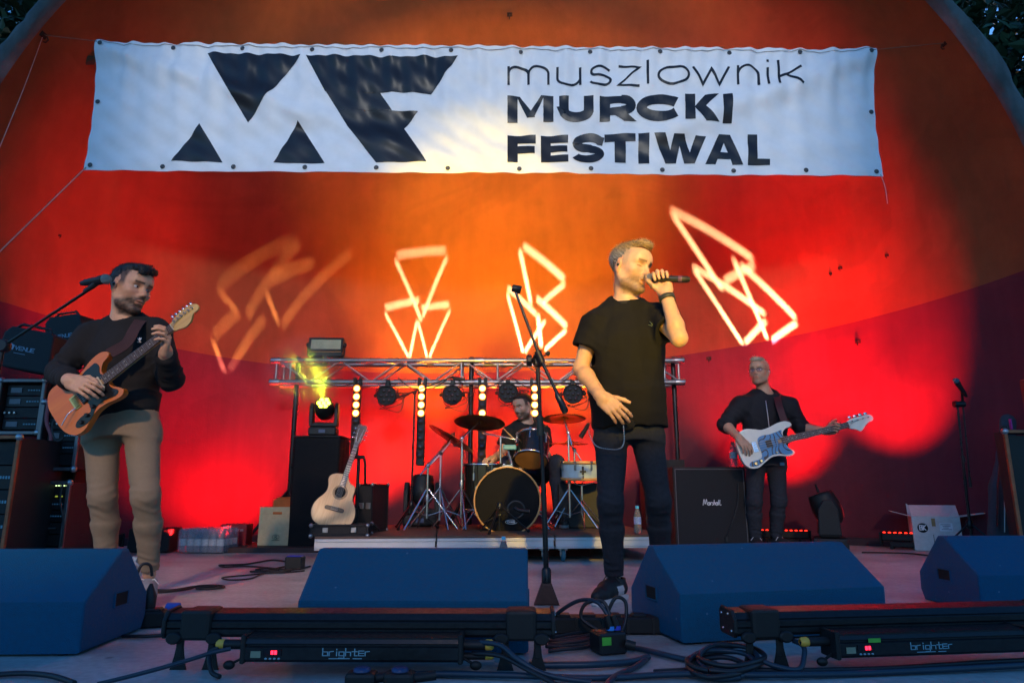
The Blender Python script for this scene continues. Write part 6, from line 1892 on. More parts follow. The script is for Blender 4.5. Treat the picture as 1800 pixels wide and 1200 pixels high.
# cymbals
def cymbal_stand(label, base, elbow, c, nrm, r_, cm, tilt_arm=True):
    base = Vector(base); t = thing('cymbal_stand', label, 'cymbal', base, group=KIT)
    e = Vector(elbow); c = Vector(c); n_ = Vector(nrm).normalized()
    up_ = Vector((base.x, base.y, e.z))
    MB().tube([base + Vector((0, 0, .10)), base + Vector((0, 0, .10)).lerp(up_ - base, .55) if False else (base + up_) / 2], .0125, 10).build('lower_tube', M_CHROME, t)
    MB().tube([(base + up_) / 2, up_], .0095, 10).build('upper_tube', M_CHROME, t)
    MB().lathe([(.016, -.03), (.018, 0), (.014, .03)], 10, Matrix.Translation((base + up_) / 2)).build('height_clutch', M_STEEL, t)
    if (c - up_).length > .08:
        v = (c - up_).normalized(); MB().tube([up_ - v * .12, c - v * .005], .0075, 8).build('boom', M_CHROME, t)
        MB().ball(up_, .02, 10, 8).build('tilter', M_CHROME, t)
    for k in range(3):
        a = 2 * PI * k / 3 + base.x * 3; u = Vector((math.cos(a), math.sin(a), 0))
        MB().tube([base + Vector((0, 0, .34)) + u * .015, base + u * .27 + Vector((0, 0, .015))], .008, 8).build('leg', M_CHROME, t)
        MB().tube([base + Vector((0, 0, .12)), base + u * .15 + Vector((0, 0, .165))], .005, 6).build('brace', M_CHROME, t)
    M_ = frame(c, n_.orthogonal(), n_)
    MB().lathe([(.010, .022), (.035, .018), (r_ * .19, .006), (r_ * .21, .002), (r_ * .6, -.006), (r_, -.016), (r_, -.0175), (r_ * .6, -.0075), (r_ * .2, .0005), (.010, .020)], 48, M_).build('cymbal', cm, t)
    mb = MB(); mb.tube([c - n_ * .03, c + n_ * .055], .004, 6); mb.lathe([(.016, .022), (.018, .028), (.016, .036), (0, .036)], 12, M_); mb.lathe([(.009, .036), (.009, .048), (.005, .05)], 8, M_); mb.build('wing_nut', M_BLACKPL, t)
    return t
cymbal_stand('crash cymbal tilted steeply over the left of the kit', (at(748, 933, 6.0).x, 6.05, RISER), at(748, 818, 6.05), at(794, 768, 6.25), (.50, .12, .86), .235, M_CYM)
cymbal_stand('broad ride cymbal seen from below above the floor tom', (at(810, 931, 6.15).x, 6.15, RISER), at(810, 770, 6.15), at(843, 740, 6.3), (.05, .22, 1), .235, M_CYMD)
cymbal_stand('bronze crash cymbal below the end of the blue boom', (at(1002, 931, 6.25).x, 6.25, RISER), at(1002, 760, 6.25), at(991, 733, 6.3), (.0, .14, 1), .20, M_CYM)
hh = cymbal_stand('pair of hi-hat cymbals between drummer and singer', (at(1012, 925, 6.5).x, 6.5, RISER), at(1004, 790, 6.5), at(1001, 777, 6.5), (.02, .0, 1), .175, M_CYM)
sp = thing('cymbal_stand', 'bare chrome stand with folded boom before the floor tom', 'cymbal stand', (at(772, 931, 6.1).x, 6.1, RISER), group=KIT)
pb = Vector((at(772, 931, 6.1).x, 6.1, RISER)); pt_ = at(772, 797, 6.1); pt_ = Vector((pb.x, pb.y, pt_.z))
MB().tube([pb + Vector((0, 0, .08)), pt_], .010, 10).build('tube', M_STEEL, sp); MB().ball(pt_, .018, 10, 8).build('tilter', M_BLACKPL, sp)
MB().tube([at(751, 822, 6.08), pt_, at(792, 776, 6.15)], .007, 8).build('boom', M_STEEL, sp)
for k in range(3):
    a = 2 * PI * k / 3 + .9; u = Vector((math.cos(a), math.sin(a), 0)); MB().tube([pb + Vector((0, 0, .36)), pb + u * .28 + Vector((0, 0, .014))], .008, 8).build('leg', M_CHROME, sp)
# microphones of the kit
def short_mic_stand(label, base, elbow, end, z0):
    base = Vector(base); t = thing('microphone_stand', label, 'microphone stand', base, group='microphone stands')
    up_ = Vector((base.x, base.y, Vector(elbow).z))
    MB().tube([base + Vector((0, 0, .02)), up_], .009, 8).build('tube', M_STAND, t)
    MB().tube([Vector(elbow) + (Vector(elbow) - Vector(end)).normalized() * .15, Vector(end)], .0065, 8).build('boom', M_STAND, t); MB().ball(up_, .02, 8, 6).build('boom_clamp', M_BLACKPL, t)
    MB().tube([Vector(end), Vector(end) + Vector((.03, -.02, -.02)), Vector(end) + Vector((.12, -.03, -.03))], [.014, .016, .016], 10).build('overhead_microphone', M_BLACKPL, t)
    stand_base(t, base, .24, .2, .2)
short_mic_stand('thin black overhead microphone stand left of the cymbals', (at(722, 925, 6.3).x, 6.3, RISER), at(722, 690, 6.3), at(795, 662, 6.3), RISER)
short_mic_stand('low black microphone stand aimed into the bass drum', (at(878, 938, 5.75).x, 5.75, RISER), at(878, 905, 5.75), at(905, 892, 5.8), RISER)
MB().tube([at(1021, 768, 6.15), at(1035, 744, 6.1)], [.022, .014], 10).build('snare_microphone', M_BLACKPL, label='small black microphone aimed down beside the hi-hat', cat='microphone', group='microphones')
MB().box((at(1020, 900, 6.5).x, 6.55, RISER + .2), (.42, .3, .4), bevel=.01).build('hotel_crate', mat('black_plastic_crate', (.015, .015, .017), .6, var=.2), label='black plastic crate behind the snare stand', cat='crate')

# ================================================================== truss and the lights on it
M_TRUSS = mat('truss_aluminium', (.30, .28, .285), .36, .8, var=.1, rvar=.1, scale=20)
TY0, TY1 = 6.95, 7.19
ta, tb = at(482, 634, TY0), at(1197, 633, TY0)
zt = (ta.z + tb.z) / 2; zb_ = zt - .225
tr = thing('lighting_truss', 'horizontal aluminium box truss across the back of the stage', 'truss', (0, TY0, 0))
for yy in (TY0, TY1):
    for zz in (zt, zb_):
        MB().tube([(ta.x, yy, zz), (tb.x, yy, zz)], .025, 14).build('chord', M_TRUSS, tr)
nseg = 13; dx = (tb.x - ta.x) / nseg
for k in range(nseg):
    x0, x1 = ta.x + .05 + k * dx * .985, ta.x + .05 + (k + 1) * dx * .985
    zz = (zb_, zt) if k % 2 else (zt, zb_)
    for yy in (TY0, TY1): MB().tube([(x0, yy, zz[0]), (x1, yy, zz[1])], .010, 8).build('diagonal', M_TRUSS, tr)
    MB().tube([(x0, TY0, zt), (x1, TY1, zt)], .009, 6).build('diagonal', M_TRUSS, tr)
for f in (.0, .035, .46, .55, .965, 1.0):
    x0 = ta.x + .03 + (tb.x - ta.x - .06) * f
    for yy in (TY0, TY1): MB().tube([(x0, yy, zb_), (x0, yy, zt)], .011, 8).build('upright', M_TRUSS, tr)
    for zz in (zb_, zt): MB().tube([(x0, TY0, zz), (x0, TY1, zz)], .011, 8).build('upright', M_TRUSS, tr)
for f in (.505, .005, .995):
    for zz in (zt, zb_): MB().lathe([(.031, -.05), (.034, -.04), (.034, .04), (.031, .05)], 14, frame((ta.x + (tb.x - ta.x) * f, TY0, zz), (0, 1, 0), (1, 0, 0))).build('coupler', M_STEEL, tr)
# black support legs
def truss_leg(px, label):
    x0 = at(px, 700, 7.07).x
    t = thing('truss_support', label, 'truss support', (x0, 7.07, 0), group='posts carrying the truss')
    MB().tube([(x0, 7.07, .0), (x0, 7.07, zt + .06)], .024, 12).build('post', M_STAND, t)
    for k in range(4):
        a = PI / 4 + PI / 2 * k; MB().tube([(x0, 7.07, .55), (x0 + math.cos(a) * .45, 7.07 + math.sin(a) * .45, .02)], .015, 8).build('leg', M_STAND, t)
truss_leg(828, 'black post carrying the truss behind the ride cymbal')
truss_leg(1186, 'black post carrying the right end of the truss')
truss_leg(520, 'black post carrying the left end of the truss behind the plinth')
# vertical LED strips: lit cells above, dark cells below
M_LIT = emit('warm_lit_cell', (1.0, .50, .07), 3.2)
M_GLOW = emit('orange_cell_halo', (1.0, .16, .0), .55)  # halo round the lit cells, put on their rings as a glow
M_DARKCELL = mat('dark_lens', (.05, .03, .025), .12, coat=.8)
def led_strip(px, py1, lit, label):
    x0 = at(px, 700, 6.9).x; z1 = zb_ - .03; z0 = at(px, py1, 6.9).z
    t = thing('led_strip', label, 'light strip', (x0, 6.9, z0), group='vertical led strips hanging from the truss')
    MB().box((x0, 6.915, (z0 + z1) / 2), (.078, .05, z1 - z0), bevel=.006).build('housing', M_BARM, t)
    MB().box((x0 - .03, 6.93, z1 + .03), (.03, .05, .08), bevel=.004).build('clamp', M_BARM, t); MB().box((x0 + .03, 6.93, z1 + .03), (.03, .05, .08), bevel=.004).build('clamp', M_BARM, t)
    pitch = .0835; n = int((z1 - z0 - .05) / pitch)
    for k in range(n + 1):
        z = z1 - .045 - k * pitch
        if z < z0 + .03: break
        M_ = frame((x0, 6.889, z), (1, 0, 0), (0, -1, 0))
        MB().lathe([(.036, 0), (.036, .006), (.028, .0055)], 18, M_).build('cell_ring', M_GLOW if k in lit else M_BARM, t)
        MB().lathe([(.028, .001), (.020, .008), (0, .011)], 18, M_).build('cell', M_LIT if k in lit else M_DARKCELL, t)
    return t
led_strip(627, 800, (0, 1, 2, 3), 'led strip with four lit cells behind the acoustic guitar headstock')
led_strip(741, 818, (0, 1, 2, 3), 'led strip with four lit cells left of the crash cymbals')
led_strip(848, 836, (0, 1, 3), 'led strip with a dead cell among the lit ones above the ride cymbal')
led_strip(940, 836, (0, 1, 2, 3), 'led strip with four lit cells beside the drummer\'s head')
# PAR cans
def par_can(px, py, label):
    c = at(px, py, 6.88)
    t = thing('par_can', label, 'stage light', c, group='par cans hanging from the truss')
    d = Vector((0, -1, -.12)).normalized(); M_ = frame(c, (1, 0, 0), d)
    MB().lathe([(.0, -.11), (.06, -.105), (.085, -.07), (.098, .0), (.102, .02), (.098, .03), (.090, .03), (.088, .018)], 24, M_).build('housing', M_BARM, t)
    for k in range(12):
        a = 2 * PI * k / 12; MB().box((0, 0, 0), (.012, .006, .10), M=M_ @ Matrix.Rotation(a, 4, 'Z') @ Matrix.Translation((.094, 0, -.04))).build('cooling_fin', M_BARM, t)
    MB().disc(.088, 24, M_, .018).build('face_plate', M_BARM, t)
    for k in range(7):
        a = 2 * PI * k / 6; rr = 0 if k == 6 else .055
        MB().lathe([(.020, .019), (.017, .027), (0, .029)], 14, M_ @ Matrix.Translation((rr * math.cos(a), rr * math.sin(a), 0))).build('lens', M_DARKCELL, t)
    for s_ in (-1, 1):
        MB().tube([c + Vector((s_ * .112, 0, 0)), c + Vector((s_ * .112, .01, .06)), c + Vector((s_ * .06, .03, zb_ - c.z - .05)), c + Vector((0, .04, zb_ - c.z - .045))], .008, 6, flat=.5).build('yoke', M_BARM, t)
        MB().lathe([(.018, 0), (.018, .02), (.012, .026), None, (0, .026)], 10, frame(c + Vector((s_ * .105, 0, 0)), (0, 0, 1), (s_, 0, 0))).build('yoke_knob', M_BARM, t)
    MB().box((c.x, TY0 - .01, zb_ - .02), (.045, .07, .075), bevel=.006).build('hook_clamp', M_BARM, t)
    rng = random.Random(px)
    mb = MB()
    for k in range(2): mb.tube(spline([c + Vector((.05, .08, .03)), c + Vector((.16 + .05 * k, .06, .02)), c + Vector((.12 - .2 * k, .05, -.16 + .03 * k)), c + Vector((-.1 + .25 * k, .07, -.05)), (c.x + .12 - .2 * k, TY0, zb_ + .01)], 8), .0045, 5)
    mb.build('power_cable', M_BLACKPL, t)
par_can(680, 695, 'dark par can between the two left led strips')
par_can(795, 694, 'dark par can above the tilted crash cymbal')
par_can(893, 690, 'dark par can just left of the drummer\'s head')
par_can(1007, 692, 'dark par can above the bronze crash cymbal')
# dangling cables along the truss
for k, (a, b, s_) in enumerate(((700, 790, .10), (800, 890, .08), (900, 1000, .09), (1010, 1120, .07), (560, 640, .06))):
    p, q = at(a, 668, 6.94), at(b, 668, 6.94); m_ = (p + q) / 2 - Vector((0, 0, s_))
    MB().tube(spline([p + Vector((0, -.04, .02)), p.lerp(q, .25) - Vector((0, .03, s_ * .8)), m_, p.lerp(q, .75) - Vector((0, .03, s_ * .7)), q + Vector((0, -.04, .02))], 8), .0055, 5).build('truss_cable', M_BLACKPL, label=('black cable looping under the truss, number %s from its left end' % ('two', 'three', 'four', 'five', 'one')[k]), cat='cable', group='cables looping under the truss')
# dark boom clamps lying along the truss right part
# wash panel standing on the truss
def wash_panel():
    c = at(573, 606, 6.98); t = thing('wash_panel', 'rectangular wash light panel standing on the truss', 'stage light', c)
    M_ = face_frame(c, (1, .04, 0), (0, .10, 1))
    w, h = .355, .165
    MB().box((0, -.02, -.05), (w, h + .045, .09), bevel=.008, M=M_).build('housing', M_BARM, t)
    MB().box((0, .005, .0), (w - .045, h - .055, .006), bevel=.002, M=M_).build('diffuser', mat('cream_diffuser', (.40, .36, .22), .5), t)
    fr = MB()
    for (x, y, a, b) in ((0, .066, w, .018), (0, -.056, w, .018), (-w / 2 + .011, .005, .022, .12), (w / 2 - .011, .005, .022, .12)): fr.box((x, y, .004), (a, b, .012), bevel=.002, M=M_)
    fr.build('bezel', M_BARM, t)
    MB().box((0, -.075, .002), (w - .04, .007, .004), M=M_).build('light_slit', mat('orange_slit', (.45, .18, .06), .5), t)
    for s_ in (-1, 1): MB().lathe([(.024, 0), (.024, .02), (.018, .028), None, (0, .028)], 12, M_ @ frame((s_ * w / 2, .005, -.03), (0, 1, 0), (s_, 0, 0))).build('yoke_knob', M_BARM, t)
    y = MB(); y.tube([(-w / 2 - .012, .0, -.03), (-w / 2 - .012, -.10, -.03), (-w / 2 + .02, -.125, -.03), (w / 2 - .02, -.125, -.03), (w / 2 + .012, -.10, -.03), (w / 2 + .012, 0, -.03)], .009, 6, M=M_); y.build('yoke', M_BARM, t)
    MB().box((0, -.15, -.03), (.05, .10, .05), bevel=.006, M=M_).build('clamp', M_BARM, t)
wash_panel()

# ================================================================== moving heads
def moving_head(label, base, tilt, yaw=0., s=1., lit=False, dark=M_BARM):
    t = thing('moving_head_light', label, 'moving head', world_parts=False, group='moving head lights')
    MB().box((0, 0, .055 * s), (.32 * s, .26 * s, .10 * s), bevel=.018 * s, seg=2).build('base', dark, t)
    MB().box((0, -.131 * s, .055 * s), (.075 * s, .006, .04 * s), bevel=.002).build('display', mat('grey_display', (.10, .12, .2), .2) if 'grey_display' not in bpy.data.materials else bpy.data.materials['grey_display'], t)
    yk = MB()
    for sx in (-1, 1):
        yk.prism([(-.085 * s, 0), (.085 * s, 0), (.075 * s, .20 * s), (.03 * s, .275 * s), (-.03 * s, .275 * s), (-.075 * s, .20 * s)], .042 * s, Matrix(((0, 0, 1, sx * .145 * s - .021 * s), (1, 0, 0, 0), (0, 1, 0, .125 * s), (0, 0, 0, 1))), .010 * s, 2)
    yk.box((0, 0, .135 * s), (.32 * s, .15 * s, .05 * s), bevel=.015 * s, seg=2)
    y_ = yk.build('yoke', dark, t)
    Mh = Matrix.Translation((0, 0, .325 * s)) @ Matrix.Rotation(tilt, 4, 'X')
    MB().lathe([(.0, -.135 * s), (.06 * s, -.130 * s), (.095 * s, -.095 * s), (.113 * s, -.03 * s), (.113 * s, .03 * s), (.100 * s, .11 * s), (.096 * s, .135 * s), (.086 * s, .135 * s), (.084 * s, .12 * s)], 28, Mh).build('head', dark, t)
    if lit:
        for k in range(7):
            a = 2 * PI * k / 6; rr = 0 if k == 6 else .056
            MB().lathe([(.024 * s, .118 * s), (.020 * s, .134 * s), (0, .140 * s)], 12, Mh @ Matrix.Translation((rr * s * math.cos(a), rr * s * math.sin(a), 0))).build('lens', emit('yellow_green_beam_lens', (.80, 1.0, .03), 4) if 'yellow_green_beam_lens' not in bpy.data.materials else bpy.data.materials['yellow_green_beam_lens'], t)
        MB().disc(.084 * s, 24, Mh, .116 * s).build('lens_plate', dark, t)
    else:
        MB().lathe([(.084 * s, .118 * s), (.05 * s, .130 * s), (0, .134 * s)], 24, Mh).build('lens', M_DARKCELL, t)
    t.matrix_world = Matrix.Translation(base) @ Matrix.Rotation(yaw, 4, 'Z')
    return t, t.matrix_world @ Mh
plx = at(566, 800, 6.6)
pt = thing('black_plinth', 'tall black cloth-covered plinth beside the acoustic guitar', 'plinth', (plx.x, 6.6, 0))
PZ = at(566, 768, 6.4).z
f = Field(); f.box((plx.x, 6.6, PZ / 2), (.215, .20, PZ / 2), None, .012); f.disp = add_disp(limb_rings([((plx.x, 6.6, 0), (plx.x, 6.6, PZ), .5, .5, .0, 30)], 1), wrinkle(.008, 14, 5, (1.5, 1.5, .3), 8)); f.dmax = .01
f.build('cover', .016, M_CLOTH, pt, color=const_col((.010, .009, .010)))
MB().box((plx.x, 6.6, PZ + .008), (.44, .41, .016), bevel=.004).build('top_board', M_BARM, pt)
mhA, MhA = moving_head('lit moving head on the plinth throwing yellow green beams', (plx.x + .01, 6.57, PZ + .018), R(58), R(6), .80, True)
hb = at(741, 915, 6.75)
mhB, MhB = moving_head('dark moving head on the drum riser behind the thin cymbal stands', (hb.x, 6.75, RISER + .002), R(-12), R(0), 1.02)
hc_ = at(1466, 930, 6.35)
mhC, MhC = moving_head('dark moving head on the floor right of the bassist', (hc_.x, 6.45, 0.002), R(-20), R(68), 1.12)
# ================================================================== amps, cases, boxes, bottles
M_TOLEX = mat('black_tolex', (.012, .012, .013), .6, var=.2, scale=200, bump=.5, bscale=260)
M_GRILLE = mat('black_grille_cloth', (.014, .014, .016), .85, var=.25, scale=300, bump=.4, bscale=400)
M_WHITEP = mat('white_script', (.8, .8, .8), .5)
def half_stack():
    c = at(1250, 893, 6.5); w, h, d = .68, .74, .36
    x0 = c.x; t = thing('speaker_cabinet', 'black guitar speaker cabinet with white script name behind the bassist', 'amplifier', (x0, 6.65, 0), group='amplifiers')
    y0 = 6.5
    MB().box((x0, y0 + d / 2, h / 2 + .01), (w, d, h), bevel=.012, seg=2).build('cabinet', M_TOLEX, t)
    MB().box((x0, y0 - .001, h / 2 + .01), (w - .05, .008, h - .05), bevel=.003).build('grille', M_GRILLE, t)
    pp = MB(); 
    for (a, b, c_, d_) in ((-1, -1, 1, -1), (1, -1, 1, 1), (1, 1, -1, 1), (-1, 1, -1, -1)):
        pp.tube([(x0 + a * (w / 2 - .022), y0 - .004, h / 2 + .01 + b * (h / 2 - .022)), (x0 + c_ * (w / 2 - .022), y0 - .004, h / 2 + .01 + d_ * (h / 2 - .022))], .004, 6)
    pp.build('piping', mat('grey_piping', (.10, .10, .11), .5), t)
    M_ = face_frame((x0 - .075, y0 - .0075, h / 2 + .03), (1, .0, 0), (-.25, 0, 1))
    mb = MB()
    sc = [[(0, 0), (.012, .055), (.020, .010), (.034, .055), (.040, .004)], [(.062, .026), (.050, .026), (.048, .004), (.060, .004), (.063, .028), (.064, .003)], [(.072, .028), (.071, .003)], [(.072, .020), (.078, .028), (.084, .026)], [(.098, .026), (.090, .024), (.096, .012), (.090, .003), (.084, .004)],
          [(.106, .05), (.102, .003)], [(.103, .018), (.110, .026), (.115, .022), (.114, .003)], [(.134, .026), (.124, .026), (.122, .004), (.133, .004), (.136, .028), (.137, .003)], [(.148, .05), (.143, .014), (.147, .003)], [(.160, .05), (.155, .014), (.160, .002), (.170, .006)]]
    for s_ in sc: mb.tube(spline([(x, y, 0) for x, y in s_], 4), .0032, 5, M=M_)
    mb.build('script_name', M_WHITEP, t)
    mb = MB(); mb.box((x0 + .12, y0 - .012, .10), (.03, .02, .05), bevel=.005); mb.tube(spline([(x0 + .12, y0 - .02, .12), (x0 + .17, y0 - .04, .24), (x0 + .24, y0 - .03, .42), (x0 + .26, y0 - .02, .60)], 8), .005, 6); mb.build('jack_lead', M_BLACKPL, t)
    # a second, darker cabinet behind
    t2 = thing('amplifier_head', 'black amplifier head standing behind the script-named cabinet', 'amplifier', (x0 - .34, 7.1, 0), group='amplifiers')
    MB().box((x0 - .30, 7.15, .42), (.42, .26, .84), bevel=.012, seg=2).build('cabinet', M_TOLEX, t2)
    MB().box((x0 - .30, 7.018, .66), (.36, .006, .10), bevel=.002).build('control_panel', M_BARM, t2)
    return x0, h
ax0, ah = half_stack()
def water_glass():
    m, nt, p = new_mat('clear_pet'); p.inputs['Base Color'].default_value = (.82, .88, .95, 1); p.inputs['Roughness'].default_value = .12; p.inputs['Transmission Weight'].default_value = .85; p.inputs['IOR'].default_value = 1.2
    return m
M_PET = water_glass()
M_LABEL = mat('blue_white_label', (.20, .30, .62), .5, var=.5, scale=40); M_CAPB = mat('blue_cap', (.05, .40, .75), .4)
M_LABELW = mat('pale_label', (.55, .55, .52), .6, var=.3, scale=60)
def bottle(loc, label, cap=None, lab=None, h=.21, r_=.031, group='water bottles', kids=True, lying=False):
    t = thing('water_bottle', label, 'bottle', world_parts=False, group=group)
    MB().lathe([(0, .004), (r_ * .8, 0), (r_, .008), (r_, h * .28), (r_ * .95, h * .31), (r_, h * .34), (r_, h * .60), (r_ * .93, h * .66), (r_ * .6, h * .83), (r_ * .42, h * .88), (r_ * .42, h * .93)], 18).build('body', M_PET, t)
    MB().lathe([(r_ * 1.015, h * .34), (r_ * 1.015, h * .60)], 18).build('label', lab or M_LABEL, t)
    MB().lathe([(r_ * .50, h * .90), (r_ * .50, h * .985), (r_ * .45, h), None, (0, h)], 14).build('cap', cap or M_CAPB, t)
    t.location = loc
    if lying: t.rotation_euler = (PI / 2, 0, R(75)); t.location = (loc[0], loc[1], loc[2] + r_)
    return t
bottle((at(1291, 826, 6.62).x, 6.62, ah + .012), 'clear bottle with a pale label standing on the speaker cabinet', mat('dark_cap', (.03, .03, .04), .5), M_LABELW, .235, .035)
bottle((at(1122, 930, 5.6).x, 5.62, RISER + .001), 'blue-capped water bottle on the riser between the singer\'s legs', None, None, .215, .029)
bottle((at(885, 960, 5.0).x, 5.05, .001), 'blue-capped water bottle on the floor in front of the riser', None, None, .215, .03)
bottle((floor_at(220, 992).x, floor_at(220, 992).y, .001), 'crushed pale bottle lying on the floor behind the guitarist', mat('white_cap', (.6, .6, .6), .5), M_LABELW, .2, .03, lying=True)
# ---- shrink-wrapped water pack
def bottle_pack(loc, nx, ny, label):
    t = thing('water_pack', label, 'water pack', world_parts=False)
    r_ = .034
    body = MB().lathe([(0, .004), (r_ * .8, 0), (r_, .008), (r_, .12), (r_ * .9, .14), (r_ * .5, .185), (r_ * .45, .20), (0, .20)], 14)
    lab = MB().lathe([(r_ * 1.02, .06), (r_ * 1.02, .115)], 14)
    first = None
    for i in range(nx):
        for j in range(ny):
            x, y = (i - (nx - 1) / 2) * r_ * 2.03, (j - (ny - 1) / 2) * r_ * 2.03
            if first is None:
                b_ = body.build('bottle', M_PET, t); l_ = lab.build('label', M_LABELW, b_); first = (b_.data, l_.data)
            else:
                b_ = bpy.data.objects.new('bottle', first[0]); COL.objects.link(b_); b_.parent = t
                l_ = bpy.data.objects.new('label', first[1]); COL.objects.link(l_); l_.parent = b_
            b_.location = (x, y, .004)
    m, nt, p = new_mat('shrink_film'); p.inputs['Base Color'].default_value = (.75, .8, .95, 1); p.inputs['Roughness'].default_value = .18; p.inputs['Alpha'].default_value = .22
    nz = node(nt, 'ShaderNodeTexNoise'); nz.inputs['Scale'].default_value = 22; b = node(nt, 'ShaderNodeBump'); b.inputs['Strength'].default_value = .8; b.inputs['Distance'].default_value = .02
    nt.links.new(nz.outputs[0], b.inputs['Height']); nt.links.new(b.outputs[0], p.inputs['Normal'])
    f = Field(); f.box((0, 0, .104), (nx * r_ * 1.03 + .002, ny * r_ * 1.03 + .002, .104), None, .02); f.disp = wrinkle(.006, 40, 5, (1, 1, .6), 3); f.dmax = .006
    f.build('shrink_wrap', .012, m, t)
    t.location = loc; t.rotation_euler = (0, 0, R(-6))
p_ = floor_at(356, 972)
bottle_pack((p_.x, p_.y + .1, .002), 6, 4, 'shrink-wrapped pack of clear water bottles on the floor by the wall')
M_RED = mat('red_carton', (.32, .02, .03), .5, var=.2, scale=30); M_CARTW = mat('white_carton_print', (.6, .5, .52), .5)
p_ = at(393, 935, 6.3); rc_ = thing('drinks_carton', 'red and white drinks carton behind the water pack', 'carton', (p_.x, 6.55, 0))
MB().box((p_.x, 6.6, .115), (.24, .16, .23), bevel=.004).build('box', M_RED, rc_); MB().box((p_.x - .06, 6.518, .17), (.07, .004, .09)).build('printed_panel', M_CARTW, rc_); mb = MB(); letters(mb, 'vebras', face_frame((p_.x + .0, 6.517, .19), (1, 0, 0), (0, 0, 1)), .02, .012, .3); mb.build('printed_name', M_CARTW, rc_)
# ---- low step along the wall, cardboard boxes on it
s0, s1 = at(395, 975, 6.2), at(572, 975, 6.2)
MB().box(((s0.x + s1.x) / 2, 6.62, .022), (s1.x - s0.x, .75, .044), bevel=.004).build('low_step', mat('dark_step_board', (.05, .022, .02), .6, var=.2), label='low dark board step carrying the cardboard boxes', cat='step')
def carton(name, label, c, w, d, h, rz, col, flap=None, kids=None, z=.046):
    m_ = mat(name + '_card', col, .8, var=.08, scale=30, bump=.1)
    t = thing(name, label, 'cardboard box', world_parts=False, group='cardboard boxes')
    th_ = .006
    MB().box((0, -d / 2 + th_ / 2, h / 2), (w, th_, h), bevel=.001).build('side_panel', m_, t); MB().box((0, d / 2 - th_ / 2, h / 2), (w, th_, h), bevel=.001).build('side_panel', m_, t)
    for s_ in (-1, 1): MB().box((s_ * (w / 2 - th_ / 2), 0, h / 2), (th_, d - 2 * th_ - .001, h), bevel=.001).build('side_panel', m_, t)
    MB().box((0, 0, th_ / 2), (w - 2 * th_ - .001, d - 2 * th_ - .001, th_)).build('bottom_panel', m_, t)
    for (side, ang, ln) in flap or ():
        mb = MB(); 
        if side in 'fb':
            sg = -1 if side == 'f' else 1; M_ = Matrix.Translation((0, sg * d / 2, h)) @ Matrix.Rotation(-sg * ang, 4, 'X'); mb.box((0, 0, ln / 2), (w - .006, .004, ln), M=M_)
        else:
            sg = -1 if side == 'l' else 1; M_ = Matrix.Translation((sg * w / 2, 0, h)) @ Matrix.Rotation(sg * ang, 4, 'Y'); mb.box((0, 0, ln / 2), (.004, d - .006, ln), M=M_)
        mb.build('flap', m_, t)
    t.location = (c[0], c[1], z); t.rotation_euler = (0, 0, rz)
    return t
q = at(484, 960, 6.45)
cb = carton('beige_box', 'beige cardboard box with an oval printed emblem on its front', (q.x, 6.58), .335, .24, .265, R(-2), (.52, .44, .26), [('f', R(4), .075)])
mb = MB(); E = [(.032 * math.cos(a), -.1265, .075 + .02 * math.sin(a)) for a in [2 * PI * k / 24 for k in range(25)]]; mb.tube(E, .0016, 4, caps=False); mb.tube(spline([(-.012, -.1265, .06), (-.004, -.1265, .088), (.012, -.1265, .080), (-.006, -.1265, .074), (.014, -.1265, .066), (.002, -.1265, .060)], 5), .0016, 4)
mb.box((0, -.1262, .045), (.07, .001, .005)); mb.build('printed_emblem', mat('dark_print', (.12, .09, .05), .7), cb)
MB().box((.0, -.1245, .285), (.085, .004, .022), bevel=.002).build('hand_slot', mat('orange_inside', (.45, .13, .03), .8), cb)
q = at(545, 960, 6.5)
carton('brown_box', 'plain brown cardboard box half hidden by the guitar stand', (q.x + .03, 6.72), .26, .24, .28, R(3), (.22, .13, .085), [('f', R(6), .06), ('r', R(10), .10)])
q = at(505, 900, 6.75)
carton('orange_box', 'orange cardboard box standing behind the beige one', (q.x, 6.88), .33, .12, .405, R(2), (.50, .14, .035), [('b', R(-14), .02)])
# ---- box marked BK on the right with open flaps
q = at(1668, 948, 6.3)
bk = carton('white_box', 'open white cardboard box marked with a black round badge', (q.x + .03, 6.55), .38, .34, .30, R(-24), (.55, .52, .50), [('f', R(-55), .17), ('l', R(75), .16), ('r', R(80), .2), ('b', R(20), .20)], z=.002)
MB().lathe([(.042, 0), (.042, .002), (0, .002)], 24, face_frame((-.11, -.1722, .20), (1, 0, 0), (0, 0, 1))).build('round_badge', M_BLACKPL, bk)
mb = MB(); letters(mb, 'BK', face_frame((-.134, -.1752, .222), (1, 0, 0), (0, 0, 1)), .040, .019, .5, .2); mb.build('badge_letters', M_WHITEP, bk)
MB().box((-.02, -.1722, .25), (.03, .003, .07)).build('tape', mat('brown_tape', (.25, .14, .05), .4), bk); MB().box((.075, -.1722, .21), (.10, .003, .07)).build('shipping_label', mat('paper_label', (.68, .68, .70), .7), bk)
mb = MB(); 
for k in range(4): mb.box((.072 + .006 * (k % 2), -.1742, .232 - .014 * k), (.08 - .018 * (k % 3), .001, .004))
mb.build('label_print', M_BLACKPL, bk)

